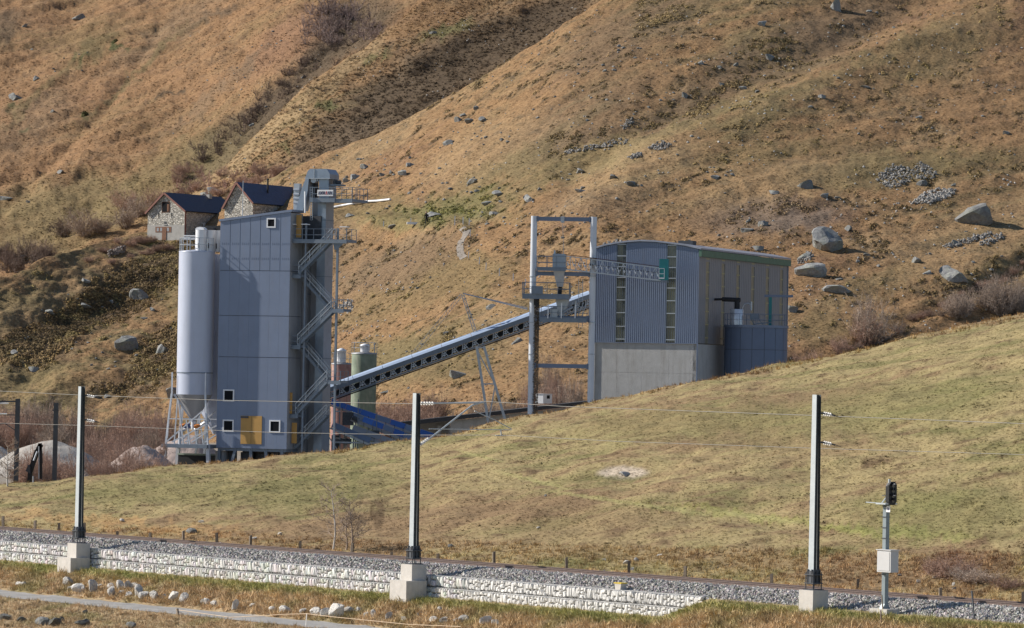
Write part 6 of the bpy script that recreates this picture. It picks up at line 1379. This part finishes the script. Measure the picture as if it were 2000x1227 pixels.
rubble([(1840, 482), (1880, 470), (1930, 455), (1940, 460), (1900, 474), (1850, 488)], 160, 'row of stones from the round pale stone near the right edge', seed=4)
rubble([(1910, 478), (1955, 458), (1962, 464), (1925, 482)], 90, 'second short row of stones near the right edge', seed=5)
rubble([(1100, 295), (1200, 275), (1230, 270), (1225, 282), (1150, 296), (1100, 302)], 120, 'line of dark stones in the bank high above the gantry', seed=6)
rubble([(1265, 292), (1290, 276), (1312, 283), (1295, 296)], 120, 'dark stone pile on the slope above the hall left part', seed=7)
rubble([(1225, 308), (1250, 298), (1255, 306), (1235, 312)], 60, 'small grey stone pile left of the dark pile above the hall', seed=8)
rubble([(1210, 250), (1235, 232), (1240, 240), (1220, 254)], 50, 'little stone pile in the gully high above the hall', seed=12)
rubble([(1555, 515), (1580, 495), (1590, 500), (1570, 518)], 60, 'rubble at the foot of the largest wedge boulder', seed=9)
rubble([(655, 600), (690, 585), (690, 608), (665, 618)], 60, 'pale rubble behind the second stair landing', tone=(.25, .5), seed=10)
rubble([(1175, 478), (1205, 470), (1215, 475), (1185, 482)], 50, 'dark stones peeping over the hall roof left side', seed=11)

# white stones along the lane and rocks at the lower left corner
st_ = [(38, 1142, 14, 8), (47, 1142, 12, 7), (132, 1139, 20, 13), (137, 1150, 9, 6), (151, 1153, 24, 15), (178, 1150, 18, 20), (192, 1147, 13, 9), (215, 1145, 12, 8), (233, 1147, 15, 16), (219, 1159, 16, 16), (238, 1159, 12, 7), (249, 1146, 12, 13), (263, 1145, 20, 10), (250, 1162, 14, 8), (268, 1159, 18, 20), (282, 1166, 20, 13), (299, 1166, 15, 14), (321, 1168, 8, 9), (338, 1168, 16, 19), (358, 1170, 16, 15), (396, 1177, 8, 8),
 (403, 1178, 12, 12), (417, 1181, 13, 9), (460, 1187, 13, 18), (492, 1184, 10, 8), (533, 1192, 16, 9), (556, 1194, 22, 12), (593, 1196, 14, 9), (616, 1199, 20, 15), (636, 1201, 18, 15), (656, 1198, 24, 28), (683, 1195, 20, 12), (700, 1194, 12, 9), (716, 1202, 10, 8), (728, 1201, 9, 12), (760, 1206, 14, 12), (790, 1210, 12, 9), (845, 1212, 16, 10), (868, 1213, 18, 9), (890, 1214, 10, 7), (905, 1212, 18, 12), (950, 1216, 22, 14), (968, 1218, 14, 12), (860, 1192, 10, 8), (820, 1200, 9, 6)]
place_words = ['at the far left end of the row', 'left of the first mast shadow', 'below the leftmost mast block', 'small, under the leftmost mast block', 'large, down right of the leftmost mast block', 'upright pair right of the leftmost mast']
for i, (px_, py_, w, h) in enumerate(st_):
    near = 'left half of the lane edge' if px_ < 420 else ('middle of the lane edge' if px_ < 740 else 'grass right of the middle mast foot')
    size = 'largest' if w > 22 else 'large' if w > 17 else 'medium' if w > 12 else 'small'; shp = 'upright' if h > w*.95 else ('flat' if h < w*.6 else 'rounded')
    lb = f'{size} {shp} white stone, {near}'
    boulder(px_, py_, w*1.15, h*1.15, lb, me=RSW[i % 6], r0=20, cat='stone', name='white_stone', group='white stones: '+lb, sink=-.05, tilt=random.uniform(-.25, .25))
for i, (px_, py_, w, h, lb) in enumerate([(80, 1222, 34, 18, 'large grey fractured rock at the bottom left corner'), (105, 1218, 26, 18, 'dark fractured rock second from the bottom left corner'), (120, 1210, 13, 10, 'round pale rock above the bottom left rocks'), (160, 1218, 30, 15, 'wedge shaped pale and dark rock at the bottom left'), (40, 1224, 20, 10, 'low dark rock cut by the bottom edge at left'), (12, 1222, 26, 12, 'low dark rock at the very bottom left corner'), (255, 1222, 22, 12, 'grey rock at the bottom edge below the lane'), (166, 1196, 10, 10, 'small upright dark stone below the lane')]):
    boulder(px_, py_, w, h, lb, me=RSD[i % 4] if 'dark' in lb else RS[i % 8], r0=20, sink=.1)
for i, (px_, py_, w, h, lb) in enumerate([(372, 1038, 24, 11, 'low dark sided boulder on the meadow right of the first mast'), (239, 1017, 12, 7, 'small pale rock on the meadow above the first mast'), (394, 1019, 14, 5, 'thin pale slab on the meadow'), (498, 1052, 12, 6, 'white rock by the fence left of the bare birch'), (547, 1043, 9, 6, 'small white rock on the meadow left of the bare birch'), (1219, 927, 24, 10, 'white rock lying in the sandy scar'), (1222, 1098, 12, 9, 'grey rock of the white stones below the sandy scar'), (1243, 1094, 10, 9, 'pale rock of the white stones below the sandy scar'), (1235, 1112, 12, 6, 'white rock lowest below the sandy scar'),
   (1290, 1085, 13, 5, 'flat white rock right below the sandy scar'), (1180, 1094, 8, 5, 'tiny white rock left below the sandy scar'), (1827, 1128, 10, 7, 'white rock left under the tall dry bush'), (1795, 1135, 9, 7, 'white rock further left of the tall dry bush'), (1862, 1141, 7, 7, 'small white rock below the tall dry bush'), (1864, 1149, 8, 5, 'lowest white rock below the tall dry bush'), (1756, 1124, 10, 5, 'flat grey rock right of the signal cabinet'), (1052, 1031, 8, 4, 'tiny white rock on the mid meadow'), (880, 1066, 12, 8, 'small grey rock right of the middle mast'), (1066, 968, 7, 5, 'small rock beside the faint meadow track')]):
    boulder(px_, py_, w, h, lb, me=RSW[i % 6] if 'white' in lb or 'pale' in lb else RS[i % 8], r0=N_FORE-4, cat='rock', sink=.12)

# gravel heaps in the yard
M_HEAP = mat('gravel_heap', (.36, .335, .30), rough=1, var=.15, scale=2, bump=.06, bscale=8); M_HEAPP = mat('pinkish_gravel_heap', (.36, .29, .26), rough=1, var=.2, scale=2, bump=.06, bscale=8)
def heap(px0, px1, pytop, Y, label, m_, seed=1, peak=.55):
    a, b = P(px0, 900, Y), P(px1, 900, Y); z0_ = zat((a.x+b.x)/2, Y)-.3; zt_ = P((px0+px1)/2, pytop, Y).z; r = (b.x-a.x)/2; n = 48; V = []
    for i in range(n):
        for j in range(n):
            x, y = (i/(n-1)*2-1)*1.05, (j/(n-1)*2-1)*1.05; d = math.hypot(x-(peak-.5)*.6*(1-math.hypot(x, y)), y); h = max(0, 1-d**1.25)**1.15*(1-.12*max(0, 1-d*4)); V.append((x*r, y*r*1.2, h*(zt_-z0_)*(1+.1*float(pn(x*3+seed, y*3, 8)))-.05+.12*float(pn(x*9, y*9+seed, 9))*(h > 0)))
    a_ = (np.arange(n-1)[:, None]*n+np.arange(n-1)[None]).ravel(); o = link('gravel_heap', fastmesh('gravel_heap', V, np.stack([a_, a_+n, a_+n+1, a_+1], -1), None, True), None, ((a.x+b.x)/2, Y, z0_), m_); return tag(o, label, 'gravel heap')
heap(-160, 90, 860, 400, 'pale gravel heap at the left edge behind the dark mast', M_HEAP, 1); heap(-60, 260, 852, 385, 'big pale gravel heap behind the black excavator arm', M_HEAP, 2, .45); heap(180, 370, 862, 388, 'rounded pinkish gravel heap left of the silo frame', M_HEAPP, 3); heap(235, 460, 842, 432, 'pale gravel heap partly behind the silo frame', M_HEAPP, 4, .9)

# dark wooden masts and excavator arm beyond the crest
for (px_, yt, yb, lb, arms) in ((31, 779, 944, 'dark wooden mast with cross arms at the left edge', 1), (106, 787, 936, 'dark wooden mast between the gravel heap and the first tall mast', 0)):
    Y = 262.; O = P(px_, yb+6, Y); t = P(px_+4, yt, Y); e = bpy.data.objects.new('dark_mast', None); COL.objects.link(e); e.location = O; tag(e, lb, 'dark mast')
    mm = MB(); mm.beam((0, 0, -.5), (t.x-O.x, 0, t.z-O.z), .27); mm.build('post', M_DARKSTEEL, e); h = t.z-O.z
    if arms:
        mm = MB(); mm.beam((0, 0, h-.15), (-1.3, -.3, h-.2), .09); mm.beam((0, 0, h-1.0), (-1.3, -.3, h-1.0), .06); mm.beam((0, 0, h-2.0), (-.8, 0, h-1.5), .05); mm.beam((-.7, 0, h-1.5), (-1.4, 0, h-1.65), .05); mm.beam((-1.3, -.3, h-.2), (-1.3, -.3, h-1.0), .03); mm.build('cross_arm', M_DARKSTEEL, e)
        mm = MB(); mm.tube((-1.3, -.3, h-.3), (-.5, -.3, h-.3), .05); mm.tube((-1.2, -.3, h-.95), (-.6, -.3, h-.95), .05); mm.build('insulator', M_CERAMIC, e)
    else: mm = MB(); mm.beam((-.2, -.16, h-.45), (.2, -.16, h-.45), .06); mm.build('clamp', M_DARKSTEEL, e)
EX = Frame(P(62, 946, 264), 0); ex = EX.empty('excavator_arm', 'folded black excavator arm standing up behind the meadow crest', 'excavator arm')
def X_(px, py, ly=0): p = EX.L(px, py, ly); return Vector((p.x, ly, p.z))
m = MB(); m.beam(X_(57, 945), X_(60, 918), .28, .3); m.beam(X_(60, 920), X_(73, 880), .32, .3); m.build('boom', M_BLACK, ex)
m = MB(); m.beam(X_(78, 866), X_(80, 905), .22, .3); m.beam(X_(72, 884), X_(80, 868), .3); m.beam(X_(80, 900), X_(80, 936), .16); m.build('stick', M_BLACK, ex)
m = MB(); m.tube(X_(76, 872, -.2), X_(76, 935, -.2), .035); m.tube(X_(66, 900, -.2), X_(73, 882, -.2), .06); m.tube(X_(65, 945, -.2), X_(65, 930, -.2), .05); m.build('hydraulic_ram', M_GALV, ex)
m = MB(); m.prism([(X_(51, 920).x, X_(51, 920).z), (X_(60, 925).x, X_(60, 925).z), (X_(60, 912).x, X_(60, 912).z), (X_(56, 908).x, X_(56, 908).z)], -.3, .3); m.build('cab_guard', M_DARKSTEEL, ex)

# ---------------------------------------------------------------- bare bushes and trees
def bush_mesh(seed, stems=34, twigs=13, sub=6, wd=.013):
    g = np.random.default_rng(seed); V = []; Fc = []
    def sliver(p, q_, w):
        d = q_-p; a = np.cross(d, g.normal(size=3)); a /= np.linalg.norm(a)+1e-9; b = np.cross(d, a); b /= np.linalg.norm(b)+1e-9; i = len(V)
        V.extend([p+a*w, p-a*w*.5+b*w*.87, p-a*w*.5-b*w*.87, q_]); Fc.extend([(i, i+1, i+3), (i+1, i+2, i+3), (i+2, i, i+3)])
    lob = [(g.uniform(0, 2*np.pi), g.uniform(.75, 1.15)) for _ in range(4)]
    for s in range(stems):
        a0 = g.uniform(0, 2*np.pi); el = np.arccos(g.uniform(.05, 1)); k = g.uniform(.75, 1.05)*min(l for _, l in lob) + .18*max(0, np.cos(a0-lob[s % 4][0])); r = g.uniform(0, .25)
        p = np.array([r*np.cos(a0), r*np.sin(a0), 0]); q_ = np.array([np.sin(el)*np.cos(a0), np.sin(el)*np.sin(a0), .35+.75*np.cos(el)])*k; q_[2] = max(q_[2], .25); sliver(p, q_, wd)
        for t in range(twigs):
            f = g.uniform(.15, 1); b = p+(q_-p)*f; dd = (q_-p)*.14+g.normal(0, .15, 3)+np.array([0, 0, .05]); c = b+dd; sliver(b, c, wd*.6)
            for u_ in range(sub): b2 = b+(c-b)*g.uniform(.2, 1); sliver(b2, b2+g.normal(0, .075, 3)+dd*.2, wd*.42)
    V = np.array(V); V[:, 2] = np.maximum(V[:, 2], -.05); return fastmesh('bush_twigs', V, np.array(Fc))
M_TWR = mat('red_brown_twig', (.36, .235, .175), rough=.9, var=.3, scale=.8, info=.2); M_TWG = mat('grey_brown_twig', (.33, .255, .20), rough=.9, var=.3, scale=.8, info=.2); M_TWD = mat('dark_twig', (.22, .16, .125), rough=.9, var=.3, scale=.8, info=.25); M_TWW = mat('pale_birch_bark', (.5, .47, .44), rough=.8)
BR = [bush_mesh(40+i) for i in range(4)]; BG = [bush_mesh(50+i) for i in range(4)]; BD = [bush_mesh(60+i, 26, 11, 5, .018) for i in range(3)]
for a, mm_ in ((BR, M_TWR), (BG, M_TWG), (BD, M_TWD)):
    for me in a: me.materials.append(mm_)
def bush(px, py, w, h, pool, label, r0, Y=None, group=None, cat='bush'):
    O = ground(px, py, r0) if Y is None else Vector((P(px, py, Y).x, Y, 0))
    if Y is not None: O.z = zat(O.x, Y)
    s = O.y/F; o = link('bare_bush', pool[random.randrange(len(pool))], None, (O.x, O.y, O.z-.05)); o.scale = (w*s*.58, w*s*.5, h*s*.80); o.rotation_euler = (0, 0, random.uniform(0, 6.28)); return tag(o, label, cat, group)
g = np.random.default_rng(91)
MARKS = {'left of the silo': [(50, 'near the left dark mast'), (140, 'by the gravel heap'), (230, 'right of the first tall mast'), (400, 'close to the silo frame')],
         'right edge': [(1900, 'inner part'), (2100, 'outer part')], 'left edge': [(40, 'cut by the edge'), (85, 'middle of the group'), (200, 'upper end of the group')],
         'bunker wall': [(790, 'next to the green silo'), (850, 'around the middle mast top'), (1000, 'toward the trestle')], 'gantry opening': [(1085, 'left part'), (1120, 'middle part'), (1200, 'next to the right post')],
         'bunker roof': [(960, 'near the trestle leg'), (1100, 'near the left gantry post')], 'meadow crest': [(1590, 'against the hall corner'), (1700, 'toward the big bare bush')], 'left barn': [(250, 'left of the door'), (400, 'under the door')]}
def thicket(x0, x1, y0, y1, n, wr, hr, pool, label, r0, Y=None, row=''):
    for k in range(n):
        px_, py_ = g.uniform(x0, x1), g.uniform(y0, y1); h_ = g.uniform(*hr); f_ = (h_-hr[0])/(hr[1]-hr[0]); lb = label
        for key, ms in MARKS.items():
            if label.endswith(key): lb = next((t for m_, t in ms if px_ < m_), ms[-1][1]); lb = f"{'taller' if f_ > .66 else 'low' if f_ < .33 else 'middling'} {row}{label.replace('low ', '').replace('tall ', '').replace('in the thicket ', '')}, {lb}"; break
        bush(px_, py_, g.uniform(*wr), h_, pool, lb, r0, g.uniform(*Y) if Y else None, 'bushes: '+label)
for (a, b, n, hr_, yy_) in ((-60, 350, 34, (70, 105), (465, 520)), (110, 330, 16, (50, 90), (392, 420)), (-30, 335, 26, (24, 42), (292, 320)), (60, 345, 22, (50, 85), (350, 374))):
    thicket(a, b, 0, 1, n, (46, 84), hr_, BR, 'reddish bare bush in the thicket left of the silo', 0, yy_, {465: 'rear ', 392: 'mid ', 292: 'front ', 350: 'nearer '}[yy_[0]])
thicket(20, 340, 0, 1, 12, (50, 80), (70, 110), BG, 'grey brown bare bush in the thicket left of the silo', 0, (455, 530))
thicket(735, 900, 0, 1, 26, (40, 70), (45, 80), BR, 'reddish bare bush between the silos and the bunker wall', 0, (462, 492))
thicket(900, 1030, 0, 1, 14, (40, 70), (35, 60), BG, 'low bare bush behind the bunker roof', 0, (460, 480))
thicket(1045, 1150, 0, 1, 18, (36, 60), (60, 110), BR, 'tall bare bush behind the gantry opening', 0, (458, 478)); thicket(1060, 1150, 0, 1, 9, (30, 50), (70, 120), BG, 'grey bare bush behind the gantry opening', 0, (455, 478))
thicket(1545, 1660, 0, 1, 15, (36, 60), (26, 48), BR, 'low reddish bush right of the hall at the meadow crest', 0, (455, 485))
for (px_, py_, w, h, pool, lb) in ((1708, 672, 96, 98, BG, 'big round purple brown bare bush above the meadow crest'), (1690, 675, 66, 80, BR, 'reddish half of the big bare bush above the meadow crest'), (1640, 690, 50, 40, BR, 'smaller bare bush left of the big one above the crest')): bush(px_, py_, w, h, pool, lb, N_YARD)
thicket(1830, 2010, 590, 622, 16, (40, 80), (36, 62), BG, 'bare bush on the spur at the right edge', N_YARD)
thicket(1740, 2010, 0, 1, 0, (1, 2), (1, 2), BG, '', 0)
for k in range(34): t = k/33; bush(1640+t*370+g.normal(0, 5), 700-t*178+g.normal(0, 4), g.uniform(20, 36), g.uniform(12, 24), BD if k % 2 else BR, ('dark' if k % 2 else 'reddish')+' bush in the hedge line climbing to the right edge, '+('lowest part above the crest' if t < .25 else 'lower middle part' if t < .5 else 'upper middle part' if t < .75 else 'top part by the edge'), N_YARD, group='hedge line bushes')
for (px_, py_, w, h, pool, lb) in ((125, 462, 70, 50, BD, 'dark round bush on the left slope below the fall line'), (168, 462, 80, 56, BG, 'purple grey round bush left of the barns, the widest'), (195, 455, 60, 44, BG, 'smaller round bush next to the widest one'), (245, 445, 60, 60, BG, 'tall bush close left of the left barn'), (268, 425, 56, 60, BG, 'bush touching the left barn roof'), (240, 410, 60, 50, BR, 'reddish bush above the left barn'), (300, 405, 60, 50, BR, 'reddish bush behind the left barn ridge')): bush(px_, py_, w, h, pool, lb, N_SPUR)
thicket(0, 110, 500, 535, 16, (34, 60), (26, 48), BD, 'dark bush on the ridge at the left edge', N_SPUR); thicket(330, 560, 340, 385, 12, (26, 50), (18, 36), BR, "reddish bush in the hollow behind the barns", N_SLAB+14)
def light_bush(seed):
    me = bush_mesh(seed, 9, 7, 3, .03); v = np.empty(len(me.vertices)*3); me.vertices.foreach_get('co', v); f = np.empty(len(me.polygons)*3, int); me.polygons.foreach_get('vertices', f); return v.reshape(-1, 3), f.reshape(-1, 3)
LB = [light_bush(i) for i in range(80, 84)]; M_SCRUB = colmat('scrub_twigs', var=.2, scale=.5, bump=0)
def scrub(name, spots, label, r0, tone, seed):
    g2 = np.random.default_rng(seed); pts = []; sc = []
    for (px_, py_, w, h) in spots: O = ground(px_, py_, r0); s_ = O.y/F; pts.append(tuple(O)); sc.append((w*s_*.55, w*s_*.5, h*s_*.8))
    col = np.array(tone)*g2.uniform(.75, 1.25, (len(pts), 1)); return tag(scatter(name, pts, np.array(sc), LB, M_SCRUB, col, seed=seed), label, 'scrub', None, 'stuff')
sp_ = []
for k in range(90): t = g.random(); sp_.append((380+t*290+g.normal(0, 14), 325-t*255+g.normal(0, 12), g.uniform(20, 46), g.uniform(12, 28)))
scrub('gully_scrub', sp_, 'dark bare scrub filling the upper gully behind the middle spur', N_SPUR, (.15, .11, .09), 1)
scrub('gully_head_scrub', [(g.uniform(590, 740), g.uniform(20, 90), g.uniform(26, 60), g.uniform(18, 38)) for _ in range(60)], 'grey purple scrub at the head of the upper gully', N_SPUR, (.26, .20, .18), 2)
scrub('spur_scrub', [(g.uniform(560, 960), g.uniform(90, 330), g.uniform(14, 34), g.uniform(7, 16)) for _ in range(130)], 'low dark scrub on the shaded flank of the middle spur', N_SLAB+14, (.16, .12, .085), 3)
scrub('hollow_scrub', [(g.uniform(330, 560), g.uniform(335, 385), g.uniform(20, 44), g.uniform(14, 30)) for _ in range(60)], 'reddish scrub in the hollow behind the barns', N_SLAB+14, (.34, .22, .18), 4)
thicket(200, 340, 470, 500, 12, (20, 40), (12, 20), BR, 'low reddish bush below the left barn', N_YARD); thicket(150, 260, 488, 520, 7, (16, 30), (10, 16), BR, 'low reddish bush around the stone heap', N_YARD)
bush(1858, 1128, 120, 60, BR, 'tall dry bush above the track near the right edge', N_FORE-4); bush(1905, 1138, 130, 44, BG, 'broad dry bush at the right edge above the track', N_FORE-4); bush(1820, 1118, 60, 36, BR, 'left wing of the dry bush above the track', N_FORE-4); bush(1970, 1150, 90, 36, BR, 'low dry bush at the right edge behind the track', N_FORE-4)
# bare birches behind the track
def tree(px, py, H_px, label, seed, lean=0):
    g = np.random.default_rng(seed); O = ground(px, py, N_FORE-6); s = O.y/F; H = H_px*s; e = bpy.data.objects.new('bare_tree', None); COL.objects.link(e); e.location = O; tag(e, label, 'bare tree')
    tr_ = MB(); br = MB(); p = Vector((0, 0, -.1)); d = Vector((lean, 0, 1)).normalized(); n = 9; pts = [p]
    for i in range(n): d = (d+Vector((g.normal(0, .07), g.normal(0, .07), .03))).normalized(); p = p+d*H/n; pts.append(p)
    for i in range(n): tr_.tube(pts[i], pts[i+1], .055*(1-i/n*.75), 7, .055*(1-(i+1)/n*.75), caps=False)
    tr_.build('trunk', M_TWW if seed % 2 else M_TWG, e, None, False)
    def rec(p, d, l, r, k):
        q_ = p+d*l; br.tube(p, q_, r, 3, r*.6, caps=False)
        if k == 0: return
        for _ in range(int(g.integers(3, 5))): f = g.uniform(.3, 1); dd = (d+Vector(g.normal(0, .5, 3))+Vector((0, 0, .15))).normalized(); rec(p+d*l*f, dd, l*g.uniform(.4, .65), r*.6, k-1)
    for i in range(2, n+1):
        for _ in range(3): a = g.uniform(0, 6.28); dd = Vector((math.cos(a), math.sin(a), g.uniform(.3, .9))).normalized(); rec(pts[i], dd, H*.30*(1.15-i/n*.5), .016, 3)
    br.build('crown', M_TWG, e, None, False)
tree(651, 1074, 120, 'pale stemmed bare birch behind the track, left one', 3, -.05); tree(686, 1077, 95, 'darker stemmed bare sapling forking right beside the birch', 4, .06); tree(676, 1074, 70, 'thin short sapling between birch trunks', 8, .3)
tree(15, 950, 80, 'thin pale bare sapling at the left edge by the dark mast', 5)

# ---------------------------------------------------------------- grass tufts, heath clumps (nobody could count them)
def blade_tuft(seed, n=7, spread=.45, lean=.5):
    g = np.random.default_rng(seed); V = []; Fc = []
    for i in range(n):
        a = g.uniform(0, 6.28); r = g.uniform(0, spread); x, y = r*np.cos(a), r*np.sin(a); h = g.uniform(.55, 1); w = .07; b = g.uniform(0, 6.28); k = len(V)
        V += [(x-w*np.cos(b), y-w*np.sin(b), -.1), (x+w*np.cos(b), y+w*np.sin(b), -.1), (x+g.normal(0, lean*.5)+x*lean, y+g.normal(0, lean*.5)+y*lean, h)]; Fc += [(k, k+1, k+2)]
    return np.array(V), np.array(Fc)
def clump(seed, n=14):
    g = np.random.default_rng(seed); V = []; Fc = []
    for i in range(n):
        d = g.normal(size=3); d[2] = abs(d[2]); d /= np.linalg.norm(d); c = d*g.uniform(.5, 1)*np.array([1, 1, .8]); a = np.cross(d, g.normal(size=3)); a /= np.linalg.norm(a); b = np.cross(a, d+g.normal(0, .4, 3)); k = len(V); s = g.uniform(.25, .5)
        V += [c-a*s, c+a*s*.8, c+b*s*1.1]; Fc += [(k, k+1, k+2)]
    return np.array(V), np.array(Fc)
TUFT = [blade_tuft(i) for i in range(8)]; TUFTL = [blade_tuft(20+i, 12, .6, .9) for i in range(8)]; CLUMP = [clump(i) for i in range(8)]
M_TUFT = colmat('dry_grass', var=.2, scale=1.5, bump=0); M_HEATHC = colmat('heath_leaves', var=.25, scale=1.5, bump=0)
def gridpick(mask, n, seed):
    """random ground points inside a mask over the sheet, even in the picture"""
    g = np.random.default_rng(seed); A = mask[:-1, 7:-7].astype(float)*np.abs(np.diff(PY[:, 7:-7], axis=0)); p = A.ravel()/A.sum()
    idx = g.choice(A.size, n, p=p); r, c = np.unravel_index(idx, A.shape); c = c+7; t, s = g.random(n), g.random(n)
    def ip(G_): return (G_[r, c]*(1-t)+G_[r+1, c]*t)*(1-s)+(G_[r, c+1]*(1-t)+G_[r+1, c+1]*t)*s
    return np.stack([ip(XG), ip(YG), ip(ZG)], -1), CG[r, c]
base = (PX > -60) & (PX < 2060) & (PY < 1260) & (PY > -60)
g = np.random.default_rng(5)
def cover(name, mask, n, size, variants, m_, seed, darker=(.6, 1.35), tilt=.25, hz=1.0, tint=(1, 1, 1)):
    p, c = gridpick(mask & base, n, seed); gg = np.random.default_rng(seed+1); s = gg.uniform(*size, n); sc = np.stack([s, s, s*hz*gg.uniform(.6, 1.2, n)], -1)
    return scatter(name, p, sc, variants, m_, c*gg.uniform(*darker, (n, 1))*np.array(tint), tilt=tilt, seed=seed)
qv = (qG < -.5) & (qG > -3.9); qv2 = (qG < -6.9)
cover('verge_grass', (ri < N_FORE-3) & (qv | qv2), 15000, (.12, .25), TUFTL, M_TUFT, 11, (.95, 1.5), tint=(1.3, 1.3, 1.35)); cover('tall_verge_grass', (ri < N_FORE-3) & (qG < -1.0) & (qG > -3.9), 3000, (.24, .38), TUFTL, M_TUFT, 12, (1, 1.6), tint=(1.3, 1.25, 1.2))
cover('track_side_grass', (qG > 5.9) & (ri < N_FORE+14), 4000, (.12, .26), TUFTL, M_TUFT, 13, (.8, 1.4), tint=(1.45, 1.35, 1.25))
cover('meadow_tufts', (ri > N_FORE) & (ri < N_MEADOW+1), 36000, (.05, .12), TUFTL, M_TUFT, 14, (.75, 1.3), hz=.8)
_md = (ri > N_FORE+8) & (ri < N_MEADOW-4) & (fbm(XG*.25, YG*.25, 3, 411)+.6*m1 > .22)
cover('meadow_hummock_plants', _md, 1500, (.06, .13), CLUMP, M_HEATHC, 31, (.6, 1.2), hz=.7)
cover('crest_grass', (ri > N_MEADOW-10) & (ri < N_MEADOW+2), 5000, (.12, .30), TUFT, M_TUFT, 15, (.8, 1.5), tint=(1.2, 1.0, .8))
dark = CG.max(-1) < .155
cover('heath_clumps', slab & dark, 26000, (.14, .36), CLUMP, M_HEATHC, 21, (.8, 2.4), hz=.9, tint=(1.2, 1.2, 1.0))
cover('slope_tussocks', slab & ~dark, 34000, (.09, .22), CLUMP, M_HEATHC, 22, (.72, 1.3), hz=.6)
cover('spur_heath', spur, 12000, (.2, .42), CLUMP, M_HEATHC, 23, (.5, 1.5), hz=.8)
cover('far_tussocks', farl, 26000, (.14, .34), CLUMP, M_HEATHC, 24, (.68, 1.3), hz=.6)
cover('juniper_patches', farl & (CG[..., 1] > CG[..., 0]*.98), 1500, (.3, .6), CLUMP, M_HEATHC, 25, (.5, 1.1))
